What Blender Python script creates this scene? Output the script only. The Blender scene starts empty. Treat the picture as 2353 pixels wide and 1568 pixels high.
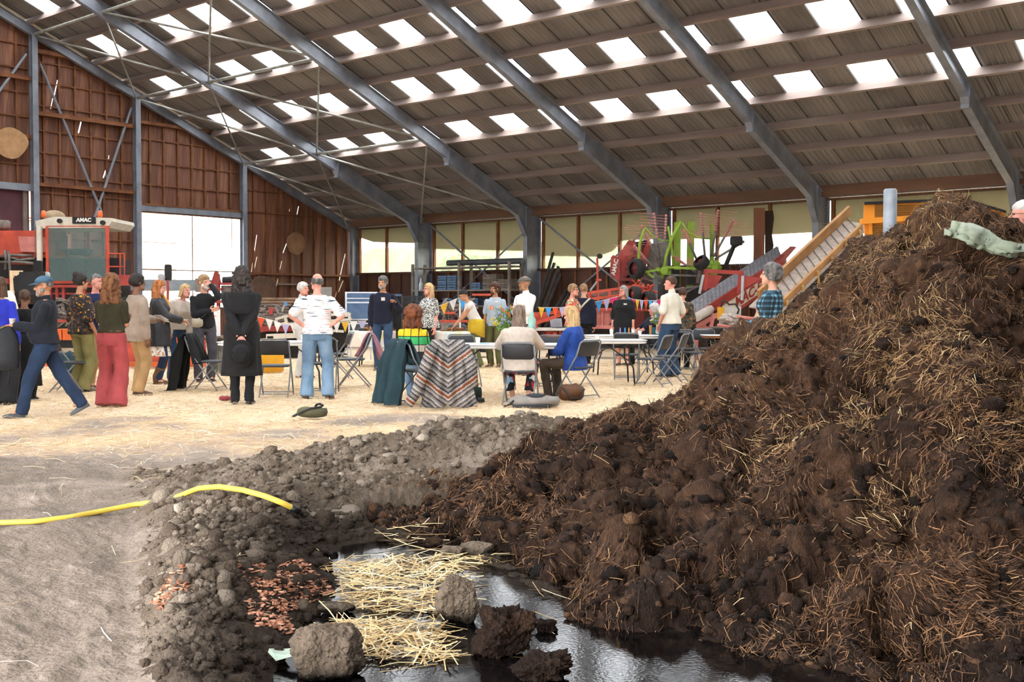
import bpy, bmesh, math, random
import numpy as np
from mathutils import Vector, Matrix, Quaternion
# ------------------------------------------------------------------ camera, world, light, exposure
SC = bpy.context.scene
COL = SC.collection
IMW, IMH = 2353, 1568
FPX = 2498.46
YAW, PITCH, ROLL = math.radians(40.064), math.radians(-1.987), math.radians(0.1157)
CAM = np.array([32.533, -29.672, 1.35])
_cy, _sy = math.cos(YAW), math.sin(YAW)
FW = np.array([-_sy*math.cos(PITCH), _cy*math.cos(PITCH), math.sin(PITCH)])
_r0 = np.array([_cy, _sy, 0.0]); _u0 = np.cross(_r0, FW)
RT = math.cos(ROLL)*_r0 + math.sin(ROLL)*_u0
UP = -math.sin(ROLL)*_r0 + math.cos(ROLL)*_u0
cam_data = bpy.data.cameras.new('camera'); cam = bpy.data.objects.new('camera', cam_data); COL.objects.link(cam)
cam_data.sensor_fit = 'HORIZONTAL'; cam_data.sensor_width = 36.0
cam_data.lens = 36.0*FPX/IMW; cam_data.clip_start = 0.1; cam_data.clip_end = 400
cam.matrix_world = Matrix(((RT[0], UP[0], -FW[0], CAM[0]), (RT[1], UP[1], -FW[1], CAM[1]), (RT[2], UP[2], -FW[2], CAM[2]), (0, 0, 0, 1)))
SC.camera = cam
SC.view_settings.view_transform = 'Standard'; SC.view_settings.look = 'None'
SC.view_settings.gamma = 1.0; SC.view_settings.use_curve_mapping = False
SC.view_settings.exposure = 0.85
SC.cycles.max_bounces = 7; SC.cycles.diffuse_bounces = 4; SC.cycles.glossy_bounces = 3
SC.cycles.transmission_bounces = 4; SC.cycles.transparent_max_bounces = 10
SC.cycles.caustics_reflective = False; SC.cycles.caustics_refractive = False
SC.cycles.use_adaptive_sampling = True; SC.cycles.adaptive_threshold = 0.03
SC.cycles.use_denoising = True
SC.cycles.sample_clamp_indirect = 6.0
world = bpy.data.worlds.new('overcast_sky'); SC.world = world; world.use_nodes = True
_bg = world.node_tree.nodes['Background']
_bg.inputs[0].default_value = (0.97, 0.98, 1.0, 1); _bg.inputs[1].default_value = 9.0

# ------------------------------------------------------------------ helpers
rng = np.random.default_rng(7); random.seed(7)
V = Vector
def ray(x, y): return FW + RT*(x-IMW/2)/FPX + UP*(IMH/2-y)/FPX
def at(x, y, d): return V(CAM + ray(x, y)*d)                       # point at depth d along the line of sight
def gnd(x, d, z=0.0):                                              # ground point below image column x at depth d
    p = CAM + (FW + RT*(x-IMW/2)/FPX)*d; return V((p[0], p[1], z))
def gy(x, y, z=0.0):
    r = ray(x, y); t = (z-CAM[2])/r[2]; return V(CAM + r*t)
def onX(x, y, c): r = ray(x, y); return V(CAM + r*(c-CAM[0])/r[0])
def onY(x, y, c): r = ray(x, y); return V(CAM + r*(c-CAM[1])/r[1])
def yaw_to(p, phi):                                                # heading of a thing facing -Y turned phi degrees from "towards the camera"
    dx, dy = CAM[0]-p[0], CAM[1]-p[1]
    return math.atan2(dx, -dy) + math.radians(phi)
def lin(h):
    if isinstance(h, (tuple, list)): return tuple(h)
    h = h.lstrip('#'); c = [int(h[i:i+2], 16)/255 for i in (0, 2, 4)]
    return tuple(((v/12.92) if v <= .04045 else ((v+.055)/1.055)**2.4) for v in c)

_P = np.random.default_rng(3).permutation(256); _P = np.concatenate([_P, _P, _P])
_G = np.random.default_rng(4).normal(size=(256, 3)); _G /= np.linalg.norm(_G, axis=1)[:, None]
def perlin(p):
    p = np.asarray(p, float); i = np.floor(p).astype(int); f = p-i; i &= 255
    w = f*f*f*(f*(f*6-15)+10); out = 0
    for dx in (0, 1):
        for dy in (0, 1):
            for dz in (0, 1):
                h = _P[_P[_P[(i[..., 0]+dx) & 255]+((i[..., 1]+dy) & 255)]+((i[..., 2]+dz) & 255)]
                g = _G[h]; d = f-np.array([dx, dy, dz])
                ww = (w[..., 0] if dx else 1-w[..., 0])*(w[..., 1] if dy else 1-w[..., 1])*(w[..., 2] if dz else 1-w[..., 2])
                out = out + ww*(g*d).sum(-1)
    return out*1.5
def fbm(p, oct=4, gain=.5):
    s, a = 0, 1.0; p = np.asarray(p, float)
    for k in range(oct): s = s+a*perlin(p*(2.03**k)+k*17.3); a *= gain
    return s
def ss(a, b, x): t = np.clip((x-a)/(b-a), 0, 1); return t*t*(3-2*t)

MATS = {}
def mat(name, c1, c2=None, scale=6.0, rough=.75, bump=0.0, bscale=None, metal=0.0, stretch=(1, 1, 1), spec=.35, detail=5, lo=.35, hi=.65, alpha=1.0, sheen=0):
    if name in MATS: return MATS[name]
    m = bpy.data.materials.new(name); m.use_nodes = True; nt = m.node_tree; b = nt.nodes['Principled BSDF']
    b.inputs['Roughness'].default_value = rough; b.inputs['Metallic'].default_value = metal
    b.inputs['Specular IOR Level'].default_value = spec
    if sheen: b.inputs['Sheen Weight'].default_value = sheen
    c1 = lin(c1); c2 = lin(c2) if c2 else tuple(v*.78 for v in c1)
    tc = nt.nodes.new('ShaderNodeTexCoord'); mp = nt.nodes.new('ShaderNodeMapping'); mp.inputs['Scale'].default_value = stretch
    nt.links.new(tc.outputs['Object'], mp.inputs[0])
    n = nt.nodes.new('ShaderNodeTexNoise'); n.inputs['Scale'].default_value = scale; n.inputs['Detail'].default_value = detail
    r = nt.nodes.new('ShaderNodeValToRGB'); r.color_ramp.elements[0].position = lo; r.color_ramp.elements[1].position = hi
    r.color_ramp.elements[0].color = (*c1, 1); r.color_ramp.elements[1].color = (*c2, 1)
    nt.links.new(mp.outputs[0], n.inputs['Vector']); nt.links.new(n.outputs['Fac'], r.inputs[0]); nt.links.new(r.outputs[0], b.inputs['Base Color'])
    if bump:
        n2 = nt.nodes.new('ShaderNodeTexNoise'); n2.inputs['Scale'].default_value = bscale or scale*4; n2.inputs['Detail'].default_value = 4
        nt.links.new(mp.outputs[0], n2.inputs['Vector'])
        bp = nt.nodes.new('ShaderNodeBump'); bp.inputs['Strength'].default_value = bump; bp.inputs['Distance'].default_value = .02
        nt.links.new(n2.outputs['Fac'], bp.inputs['Height']); nt.links.new(bp.outputs[0], b.inputs['Normal'])
    MATS[name] = m; return m

class MB:
    """collects shapes into one mesh"""
    def __init__(s): s.v = []; s.f = []; s.m = []; s.n = 0
    def add(s, vs, fs, mi=0):
        vs = np.asarray([tuple(v) for v in vs], float) if not isinstance(vs, np.ndarray) else vs
        s.v.append(vs); b = s.n; s.f += [[i+b for i in f] for f in fs]; s.m += [mi]*len(fs); s.n += len(vs); return s
    def box(s, c, d, R=None, mi=0, ch=0.0):
        x, y, z = d[0]/2, d[1]/2, d[2]/2
        vs = np.array([(i*x, j*y, k*z) for i in (-1, 1) for j in (-1, 1) for k in (-1, 1)])
        if R is not None: vs = vs@np.array(R.to_3x3()).T
        return s.add(vs+np.array(tuple(c)), [(0, 1, 3, 2), (4, 6, 7, 5), (0, 4, 5, 1), (2, 3, 7, 6), (0, 2, 6, 4), (1, 5, 7, 3)], mi)
    def bar(s, a, b, w, h, up=(0, 0, 1), mi=0):                   # rectangular bar from a to b; w across, h along up
        a, b = V(a), V(b); x = (b-a); L = x.length; x.normalize(); y = V(up).cross(x)
        if y.length < 1e-4: y = V((1, 0, 0)).cross(x)
        y.normalize(); z = x.cross(y)
        return s.box((a+b)/2, (L, w, h), Matrix((x, y, z)).transposed(), mi)
    def tube(s, pts, r, n=8, mi=0, cap=True):
        pts = [V(p) for p in pts]; k = len(pts); rs = list(r) if hasattr(r, '__len__') else [r]*k
        t = [(pts[min(i+1, k-1)]-pts[max(i-1, 0)]).normalized() for i in range(k)]
        u = t[0].orthogonal().normalized(); vs = []
        for i in range(k):
            u = (u-t[i]*u.dot(t[i])).normalized(); w = t[i].cross(u)
            for j in range(n):
                a = 2*math.pi*j/n; vs.append(pts[i]+(u*math.cos(a)+w*math.sin(a))*rs[i])
        fs = [(i*n+j, i*n+(j+1) % n, (i+1)*n+(j+1) % n, (i+1)*n+j) for i in range(k-1) for j in range(n)]
        if cap: fs += [tuple(range(n-1, -1, -1)), tuple((k-1)*n+j for j in range(n))]
        return s.add(vs, fs, mi)
    def loft(s, rings, mi=0, cap=True, close=True):                # rings: list of equal-length point lists
        k, n = len(rings), len(rings[0]); vs = [p for r in rings for p in r]
        fs = [(i*n+j, i*n+(j+1) % n, (i+1)*n+(j+1) % n, (i+1)*n+j) for i in range(k-1) for j in range(n if close else n-1)]
        if cap and close: fs += [tuple(range(n-1, -1, -1)), tuple((k-1)*n+j for j in range(n))]
        return s.add(vs, fs, mi)
    def ell(s, c, r, R=None, n=12, k=8, mi=0):
        vs = [(0, 0, -1)]+[(math.cos(2*math.pi*j/n)*math.sin(math.pi*i/k), math.sin(2*math.pi*j/n)*math.sin(math.pi*i/k), -math.cos(math.pi*i/k)) for i in range(1, k) for j in range(n)]+[(0, 0, 1)]
        vs = np.array(vs)*np.array(r if hasattr(r, '__len__') else (r, r, r))
        if R is not None: vs = vs@np.array(R.to_3x3()).T
        fs = [(0, 1+(j+1) % n, 1+j) for j in range(n)]
        fs += [(1+i*n+j, 1+i*n+(j+1) % n, 1+(i+1)*n+(j+1) % n, 1+(i+1)*n+j) for i in range(k-2) for j in range(n)]
        e = len(vs)-1; fs += [(e, 1+(k-2)*n+j, 1+(k-2)*n+(j+1) % n) for j in range(n)]
        return s.add(vs+np.array(tuple(c)), fs, mi)
    def cone(s, a, b, ra, rb, n=10, mi=0):                         # tapered capsule
        a, b = V(a), V(b); d = b-a; L = d.length
        if L < 1e-6: return s.ell(a, ra, n=n, k=6, mi=mi)
        d /= L; P = []; R = []
        for q in (-.98, -.8, -.45, 0): P.append(a+d*(ra*q)); R.append(ra*math.sqrt(max(0, 1-q*q)))
        for q in (0, .45, .8, .98): P.append(b+d*(rb*q)); R.append(rb*math.sqrt(max(0, 1-q*q)))
        return s.tube(P, R, n, mi)
    def poly(s, pts, nrm, th, mi=0):                               # flat polygon given depth th along nrm (both sides)
        nrm = V(nrm).normalized()*th/2; k = len(pts); pts = [V(p) for p in pts]
        vs = [p-nrm for p in pts]+[p+nrm for p in pts]
        fs = [tuple(range(k-1, -1, -1)), tuple(range(k, 2*k))]+[(i, (i+1) % k, k+(i+1) % k, k+i) for i in range(k)]
        return s.add(vs, fs, mi)
    def disc(s, c, ax, r, th, n=20, mi=0):
        c = V(c); a = V(ax).normalized()*th/2; return s.tube([c-a, c+a], r, n, mi)
    def tyre(s, c, ax, R, w, n=24, mi=0, hub=1):
        c = V(c); a = V(ax).normalized(); u = a.orthogonal().normalized(); q = a.cross(u); pr = []
        for (rr, ww) in ((.62, -.5), (.8, -.52), (.94, -.45), (1, -.3), (1, .3), (.94, .45), (.8, .52), (.62, .5)): pr.append((rr*R, ww*w))
        rings = [[c+a*ww+(u*math.cos(2*math.pi*j/n)+q*math.sin(2*math.pi*j/n))*rr for (rr, ww) in pr] for j in range(n)]
        k = len(pr); vs = [p for r in rings for p in r]
        s.add(vs, [(j*k+i, j*k+i+1, ((j+1) % n)*k+i+1, ((j+1) % n)*k+i) for j in range(n) for i in range(k-1)], mi)
        s.disc(c, a, R*.64, w*.5, n, hub); s.disc(c, a, R*.2, w*.8, 10, hub); return s
    def data(s, name):
        me = bpy.data.meshes.new(name); me.from_pydata(np.concatenate(s.v).tolist() if s.v else [], [], s.f); return me
    def obj(s, name, mats, parent=None, smooth=False, loc=None, rz=0.0):
        me = s.data(name); mats = mats if isinstance(mats, (list, tuple)) else [mats]
        for m in mats: me.materials.append(m)
        if len(mats) > 1: me.polygons.foreach_set('material_index', s.m)
        if smooth: me.polygons.foreach_set('use_smooth', [True]*len(me.polygons))
        me.update(); o = bpy.data.objects.new(name, me); COL.objects.link(o)
        if parent: o.parent = parent
        if loc is not None: o.location = loc
        o.rotation_euler.z = rz
        return o
def rawmesh(name, vs, faces, m, smooth=False, parent=None):       # numpy quads/tris, fast
    me = bpy.data.meshes.new(name); faces = np.asarray(faces); n, k = faces.shape
    me.vertices.add(len(vs)); me.vertices.foreach_set('co', np.asarray(vs, np.float32).ravel())
    me.loops.add(n*k); me.loops.foreach_set('vertex_index', faces.astype(np.int32).ravel())
    me.polygons.add(n); me.polygons.foreach_set('loop_start', np.arange(0, n*k, k, dtype=np.int32))
    if smooth: me.polygons.foreach_set('use_smooth', np.ones(n, bool))
    for q in (m if isinstance(m, (list, tuple)) else [m]): me.materials.append(q)
    me.update(calc_edges=True); o = bpy.data.objects.new(name, me); COL.objects.link(o)
    if parent: o.parent = parent
    return o
def vattr(o, name, arr):
    a = o.data.attributes.new(name, 'FLOAT', 'POINT'); a.data.foreach_set('value', np.asarray(arr, np.float32))
def tag(o, label, cat, group=None, kind=None):
    o['label'] = label; o['category'] = cat
    if group: o['group'] = group
    if kind: o['kind'] = kind
    return o
def thing(name, label, cat, loc=(0, 0, 0), rz=0.0, group=None, kind=None):
    o = bpy.data.objects.new(name, None); COL.objects.link(o); o.location = loc; o.rotation_euler.z = rz
    o.empty_display_size = .2
    return tag(o, label, cat, group, kind)
def struct(o, label=None, cat=None, group=None):
    o['kind'] = 'structure'
    if label: o['label'] = label; o['category'] = cat
    if group: o['group'] = group
    return o
def dup(root, loc, rz=None, label=None, group=None, scale=None):
    r = root.copy(); COL.objects.link(r); r.location = loc
    if rz is not None: r.rotation_euler.z = rz
    if label: r['label'] = label
    if group: r['group'] = group
    if scale: r.scale = (scale,)*3
    for ch in root.children:
        c = ch.copy(); COL.objects.link(c); c.parent = r
        for g in ch.children:
            d = g.copy(); COL.objects.link(d); d.parent = c
    return r
def text(s, size, m, name='lettering', parent=None, M=None, ext=.004, bold=.012, shear=0.0, spc=1.0):
    cu = bpy.data.curves.new(name, 'FONT'); cu.body = s; cu.size = size; cu.extrude = ext; cu.offset = bold; cu.align_x = 'CENTER'; cu.align_y = 'CENTER'; cu.shear = shear; cu.space_character = spc
    o = bpy.data.objects.new(name, cu); COL.objects.link(o); o.data.materials.append(m)
    me = bpy.data.meshes.new_from_object(o.evaluated_get(bpy.context.evaluated_depsgraph_get())); bpy.data.objects.remove(o); bpy.data.curves.remove(cu)
    o = bpy.data.objects.new(name, me); COL.objects.link(o)
    if M is not None: o.matrix_world = M
    if parent:
        o.parent = parent
        o.matrix_parent_inverse = Matrix.LocRotScale(parent.location, parent.rotation_euler, None).inverted() if M is not None else Matrix()
    return o
def basis(x, y, z, o): return Matrix(((x[0], y[0], z[0], o[0]), (x[1], y[1], z[1], o[1]), (x[2], y[2], z[2], o[2]), (0, 0, 0, 1)))
# ------------------------------------------------------------------ barn shell
TAN = .412; ZT = lambda y: 5.98+TAN*(-5.8-y)                       # top of the rafters
RIDGE = -16.2; X0, X1 = .8, 38.0
SL = math.atan(TAN); SD = V((0, -math.cos(SL), math.sin(SL))); SN = V((0, math.sin(SL), math.cos(SL)))   # up-slope, outward normal
M_steel = mat('grey_blue_steel_paint', '#81858e', '#6c7079', 3, .42, .05, 30, spec=.5)
M_purlin = mat('weathered_pale_timber', '#8f8078', '#7a6a62', 3, .8, .15, 40, stretch=(.15, 1, 1))
M_fascia = mat('brown_timber', '#73533f', '#5a4031', 3, .75, .15, 40, stretch=(.15, 1, 1))
M_stud = mat('orange_brown_timber', '#80502f', '#643b22', 4, .7, .15, 40)
M_galv = mat('galvanised_tube', '#a7a69c', '#8d8c84', 5, .5, .05, metal=.3)

def board_material(name, a, b, c, lean):
    m = bpy.data.materials.new(name); m.use_nodes = True; nt = m.node_tree; L = nt.links; bs = nt.nodes['Principled BSDF']
    tc = nt.nodes.new('ShaderNodeTexCoord'); mp = nt.nodes.new('ShaderNodeMapping'); mp.inputs['Rotation'].default_value = (lean, 0, 0); mp.inputs['Scale'].default_value = (1, 5.5, .35)
    L.new(tc.outputs['Object'], mp.inputs[0])
    n = nt.nodes.new('ShaderNodeTexNoise'); n.inputs['Scale'].default_value = 1.2; n.inputs['Detail'].default_value = 6; n.inputs['Roughness'].default_value = .62; L.new(mp.outputs[0], n.inputs[0])
    r = nt.nodes.new('ShaderNodeValToRGB'); e = r.color_ramp.elements; e[0].position = .36; e[0].color = (*lin(a), 1); e[1].position = .62; e[1].color = (*lin(b), 1)
    e2 = e.new(.74); e2.color = (*lin(c), 1); L.new(n.outputs['Fac'], r.inputs[0])
    mp2 = nt.nodes.new('ShaderNodeMapping'); mp2.inputs['Rotation'].default_value = (lean, 0, 0); L.new(tc.outputs['Object'], mp2.inputs[0])
    sx = nt.nodes.new('ShaderNodeSeparateXYZ'); L.new(mp2.outputs[0], sx.inputs[0])
    md = nt.nodes.new('ShaderNodeMath'); md.operation = 'MULTIPLY'; md.inputs[1].default_value = 1/.21; L.new(sx.outputs[1], md.inputs[0])
    fl = nt.nodes.new('ShaderNodeMath'); fl.operation = 'FLOOR'; L.new(md.outputs[0], fl.inputs[0]); fr = nt.nodes.new('ShaderNodeMath'); fr.operation = 'FRACT'; L.new(md.outputs[0], fr.inputs[0])
    wn = nt.nodes.new('ShaderNodeTexWhiteNoise'); wn.noise_dimensions = '1D'; L.new(fl.outputs[0], wn.inputs['W'])
    mr = nt.nodes.new('ShaderNodeMapRange'); mr.inputs[3].default_value = .72; mr.inputs[4].default_value = 1.12; L.new(wn.outputs[0], mr.inputs[0])
    gp = nt.nodes.new('ShaderNodeMath'); gp.operation = 'LESS_THAN'; gp.inputs[1].default_value = .05; L.new(fr.outputs[0], gp.inputs[0])
    gm = nt.nodes.new('ShaderNodeMapRange'); gm.inputs[3].default_value = 1; gm.inputs[4].default_value = .35; L.new(gp.outputs[0], gm.inputs[0])
    mu = nt.nodes.new('ShaderNodeMath'); mu.operation = 'MULTIPLY'; L.new(mr.outputs[0], mu.inputs[0]); L.new(gm.outputs[0], mu.inputs[1])
    mx = nt.nodes.new('ShaderNodeVectorMath'); mx.operation = 'SCALE'; L.new(r.outputs[0], mx.inputs[0]); L.new(mu.outputs[0], mx.inputs['Scale'])
    L.new(mx.outputs[0], bs.inputs['Base Color']); bs.inputs['Roughness'].default_value = .7; return m
M_board = board_material('diagonal_brown_boards', '#633a2b', '#875a42', '#9f7355', .12)
M_board_low = board_material('dark_brown_boards', '#3a2015', '#55311f', '#6d452d', .0)

# roof sheets: real corrugation, skylight sheets left open and filled with translucent ones
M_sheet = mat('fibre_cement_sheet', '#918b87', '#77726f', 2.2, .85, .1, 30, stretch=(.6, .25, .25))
def roof_mat():
    nt = M_sheet.node_tree; b = nt.nodes['Principled BSDF']; src = b.inputs['Base Color'].links[0].from_socket; L = nt.links
    tc = nt.nodes.new('ShaderNodeTexCoord'); sx = nt.nodes.new('ShaderNodeSeparateXYZ'); L.new(tc.outputs['Object'], sx.inputs[0])
    d = nt.nodes.new('ShaderNodeMath'); d.operation = 'MULTIPLY_ADD'; d.inputs[1].default_value = 1/.865; d.inputs[2].default_value = -15.8/.865; L.new(sx.outputs[0], d.inputs[0])
    f = nt.nodes.new('ShaderNodeMath'); f.operation = 'FLOOR'; L.new(d.outputs[0], f.inputs[0]); fr = nt.nodes.new('ShaderNodeMath'); fr.operation = 'FRACT'; L.new(d.outputs[0], fr.inputs[0])
    d2 = nt.nodes.new('ShaderNodeMath'); d2.operation = 'MULTIPLY'; d2.inputs[1].default_value = 1/2.04; L.new(sx.outputs[1], d2.inputs[0]); f2 = nt.nodes.new('ShaderNodeMath'); f2.operation = 'FLOOR'; L.new(d2.outputs[0], f2.inputs[0])
    cb = nt.nodes.new('ShaderNodeCombineXYZ'); L.new(f.outputs[0], cb.inputs[0]); L.new(f2.outputs[0], cb.inputs[1])
    wn = nt.nodes.new('ShaderNodeTexWhiteNoise'); L.new(cb.outputs[0], wn.inputs['Vector'])
    mr = nt.nodes.new('ShaderNodeMapRange'); mr.inputs[3].default_value = .82; mr.inputs[4].default_value = 1.12; L.new(wn.outputs[0], mr.inputs[0])
    lt = nt.nodes.new('ShaderNodeMath'); lt.operation = 'LESS_THAN'; lt.inputs[1].default_value = .03; L.new(fr.outputs[0], lt.inputs[0])
    m2 = nt.nodes.new('ShaderNodeMapRange'); m2.inputs[3].default_value = 1; m2.inputs[4].default_value = .3; L.new(lt.outputs[0], m2.inputs[0])
    mu0 = nt.nodes.new('ShaderNodeMath'); mu0.operation = 'MULTIPLY'; L.new(mr.outputs[0], mu0.inputs[0]); L.new(m2.outputs[0], mu0.inputs[1])
    # grazing-light shade of the corrugations, painted into the sheet colour as stripes
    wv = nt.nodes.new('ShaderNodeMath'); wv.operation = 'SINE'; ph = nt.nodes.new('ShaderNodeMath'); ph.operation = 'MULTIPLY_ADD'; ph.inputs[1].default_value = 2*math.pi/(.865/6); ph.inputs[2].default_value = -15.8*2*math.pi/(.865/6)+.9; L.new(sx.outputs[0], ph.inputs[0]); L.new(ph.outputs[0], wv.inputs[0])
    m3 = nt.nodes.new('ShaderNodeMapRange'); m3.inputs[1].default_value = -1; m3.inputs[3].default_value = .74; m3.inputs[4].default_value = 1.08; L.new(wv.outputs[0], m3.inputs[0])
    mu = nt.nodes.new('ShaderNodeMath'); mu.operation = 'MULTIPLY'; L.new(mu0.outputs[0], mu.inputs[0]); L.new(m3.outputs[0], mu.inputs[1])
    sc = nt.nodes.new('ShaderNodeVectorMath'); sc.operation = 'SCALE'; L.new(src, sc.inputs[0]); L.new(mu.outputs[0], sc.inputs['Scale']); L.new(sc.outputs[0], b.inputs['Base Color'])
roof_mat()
def translucent(name, col, tr, tl, gl=0.0, bump=0):
    m = bpy.data.materials.new(name); m.use_nodes = True; nt = m.node_tree; L = nt.links; nt.nodes.remove(nt.nodes['Principled BSDF'])
    t = nt.nodes.new('ShaderNodeBsdfTransparent'); t.inputs[0].default_value = (*tr, 1)
    l = nt.nodes.new('ShaderNodeBsdfTranslucent'); l.inputs[0].default_value = (*col, 1); d = nt.nodes.new('ShaderNodeBsdfDiffuse'); d.inputs[0].default_value = (*col, 1)
    m1 = nt.nodes.new('ShaderNodeMixShader'); m1.inputs[0].default_value = .5; L.new(l.outputs[0], m1.inputs[1]); L.new(d.outputs[0], m1.inputs[2])
    m2 = nt.nodes.new('ShaderNodeMixShader'); m2.inputs[0].default_value = tl; L.new(t.outputs[0], m2.inputs[1]); L.new(m1.outputs[0], m2.inputs[2])
    L.new(m2.outputs[0], nt.nodes['Material Output'].inputs[0]); return m
M_sky = translucent('translucent_corrugated_sheet', (.9, .93, .95), (.85, .88, .9), .3)
PITCH_C = .865/6
def zsheet(y): return ZT(y)+.235
def corr(xa, xb, ya, yb, zf, off=0.0):
    n = max(1, round((xb-xa)/PITCH_C*8)); xs = np.linspace(xa, xb, n+1)
    w = .030*np.sin((xs-15.8)/PITCH_C*2*math.pi)+off
    ys = (ya, yb); vs = np.array([(x, y, zf(y)+q) for y in ys for x, q in zip(xs, w)])
    f = [(i, i+1, n+2+i, n+1+i) for i in range(n)]
    return vs, f
rows_y = [-.95, -3.02, -5.06] + [-6.08-1.02*k for k in range(10)]   # sheet row limits on the visible slope
sky_rows = [(-5.92-2.04*k, -6.92-2.04*k) for k in range(5)]
sk_x = [15.8+1.73*n for n in range(-8, 13)]
rb = MB(); nsky = 0
def in_sky(a, b): return any(abs(a-s[0]) < .06 and abs(b-s[1]) < .06 for s in sky_rows)
def put_roof(flip):
    global nsky
    zf = zsheet
    fy = (lambda y: y) if not flip else (lambda y: 2*RIDGE-y)
    ya = -.95
    segs = []
    for s in sky_rows: segs += [(ya, s[0], False), (s[0], s[1], True)]; ya = s[1]
    segs.append((ya, RIDGE+.02, False))
    for a, b, sk in segs:
        xs = [(X0-.35, X1, False)]
        if sk:
            xs = []; x = X0-.35
            for s in sk_x:
                if s < X0: continue
                xs += [(x, s, False), (s, s+.865, True)]; x = s+.865
            xs.append((x, X1, False))
        for xa, xb, hole in xs:
            if xb-xa < .02: continue
            vs, f = corr(xa, xb, a, b, zf); vs[:, 1] = [fy(y) for y in vs[:, 1]]
            if hole:
                q = MB().add(vs, f); nsky += 1
                o = struct(q.obj('skylight', M_sky)); o['group'] = 'translucent roof sheets'
            else: rb.add(vs, f)
put_roof(False); put_roof(True)
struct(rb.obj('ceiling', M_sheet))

# purlins
PY = [-2.88, -3.94, -4.98, -6.08, -7.09, -8.12, -9.17, -10.2, -11.21, -12.24, -13.26, -14.28, -15.3]
def purlin(y, x0, x1, mirror=False):
    c = V((0, y, ZT(y)))+SN*.1+SD*-.035
    R = Matrix((V((1, 0, 0)), SD, SN)).transposed() if False else Matrix(((1, 0, 0), (0, SD.y, SN.y), (0, SD.z, SN.z)))
    q = MB(); q.box(((x0+x1)/2, c.y, c.z), (x1-x0, .07, .2), R)
    o = q.obj('roof_purlin', M_purlin)
    if mirror: o.scale.y = -1; o.location.y = 2*RIDGE
    return struct(o, group='timber roof purlins')
frames_x = [1.1, 5, 10, 15, 20, 25, 30, 35]
for y in PY:
    purlin(y, X0-.2, X1)
    purlin(y, X0-.2, X1, True)
q = MB(); q.box(((X0+X1)/2, -1.84, ZT(-1.84)+.03), (X1-X0, .08, .3)); struct(q.obj('eaves_purlin', M_fascia))
q = MB(); q.box(((X0+X1)/2, 2*RIDGE+1.84, ZT(-1.84)+.03), (X1-X0, .08, .3)); struct(q.obj('eaves_purlin', M_fascia))

# portal frames
def frame_mb(heavy=True):
    q = MB(); T = .012; W = .17
    d = .37
    if heavy:
        top = [(-1.5, 0), (-1.5, ZT(-1.5)), (RIDGE, ZT(RIDGE))]
        zs = lambda y: ZT(y)-.50; zr = lambda y: ZT(y)-d
        bot = [(RIDGE, zr(RIDGE)), (-6.02, zr(-6.02)), (-5.92, zs(-5.92)), (-2.66, zs(-2.66)), (-2.22, 3.52), (-2.22, 0)]
    else:
        d = .27; zr = lambda y: ZT(y)-d
        top = [(-1.5, 0), (-1.5, ZT(-1.5)), (RIDGE, ZT(RIDGE))]; bot = [(RIDGE, zr(RIDGE)), (-1.82, zr(-1.82)), (-1.82, 0)]; W = .16
    def seg(a, b, w, t=.016): q.bar((0, *a), (0, *b), w, t, (1, 0, 0)) if False else q.poly([(w/2, *a), (w/2, *b), (-w/2, *b), (-w/2, *a)], (0, -(b[1]-a[1]), b[0]-a[0]), t)
    # web as convex pieces
    if heavy:
        q.poly([(0, -1.5, 0), (0, -1.5, ZT(-1.5)), (0, -2.22, ZT(-2.22)), (0, -2.22, 0)], (1, 0, 0), T)
        q.poly([(0, -2.22, ZT(-2.22)), (0, -2.66, ZT(-2.66)), (0, -2.66, zs(-2.66)), (0, -2.22, 3.52)], (1, 0, 0), T)
        q.poly([(0, -2.66, ZT(-2.66)), (0, -5.92, ZT(-5.92)), (0, -5.92, zs(-5.92)), (0, -2.66, zs(-2.66))], (1, 0, 0), T)
        q.poly([(0, -5.92, ZT(-5.92)), (0, RIDGE, ZT(RIDGE)), (0, RIDGE, zr(RIDGE)), (0, -5.92, zr(-5.92))], (1, 0, 0), T)
        q.poly([(W/2, -5.86, ZT(-5.86)), (-W/2, -5.86, ZT(-5.86)), (-W/2, -5.94, zs(-5.9)-.05), (W/2, -5.94, zs(-5.9)-.05)], (0, 1, .05), .03)     # splice plates
        for z in (3.52, ZT(-2.22)-.55): q.box((0, -1.86, z), (W, .7, .014))
        q.box((0, -2.22, (3.52+ZT(-2.22))/2), (W*.9, .016, ZT(-2.22)-3.52))
        for s in (-1, 1):
            for k in range(5): q.box((s*.05, -2.205, 3.75+k*.17), (.022, .03, .022))
    else:
        q.poly([(0, -1.5, 0), (0, -1.5, ZT(-1.5)), (0, -1.82, ZT(-1.82)), (0, -1.82, 0)], (1, 0, 0), T)
        q.poly([(0, -1.82, ZT(-1.82)), (0, RIDGE, ZT(RIDGE)), (0, RIDGE, zr(RIDGE)), (0, -1.82, zr(-1.82))], (1, 0, 0), T)
    for a, b in zip(top, top[1:]): seg(a, b, W)
    for a, b in zip(bot, bot[1:]): seg(a, b, W)
    return q
fm = frame_mb().data('steel_portal_frame'); fm.materials.append(M_steel); gm = frame_mb(False).data('steel_gable_frame'); gm.materials.append(M_steel)
for x in frames_x:
    for s in (1, -1):
        o = bpy.data.objects.new('steel_gable_frame' if x < 2 else 'steel_portal_frame', gm if x < 2 else fm); COL.objects.link(o)
        o.location = (x, 0 if s > 0 else 2*RIDGE, 0); o.scale.y = s; struct(o, group='steel portal frames')
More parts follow.
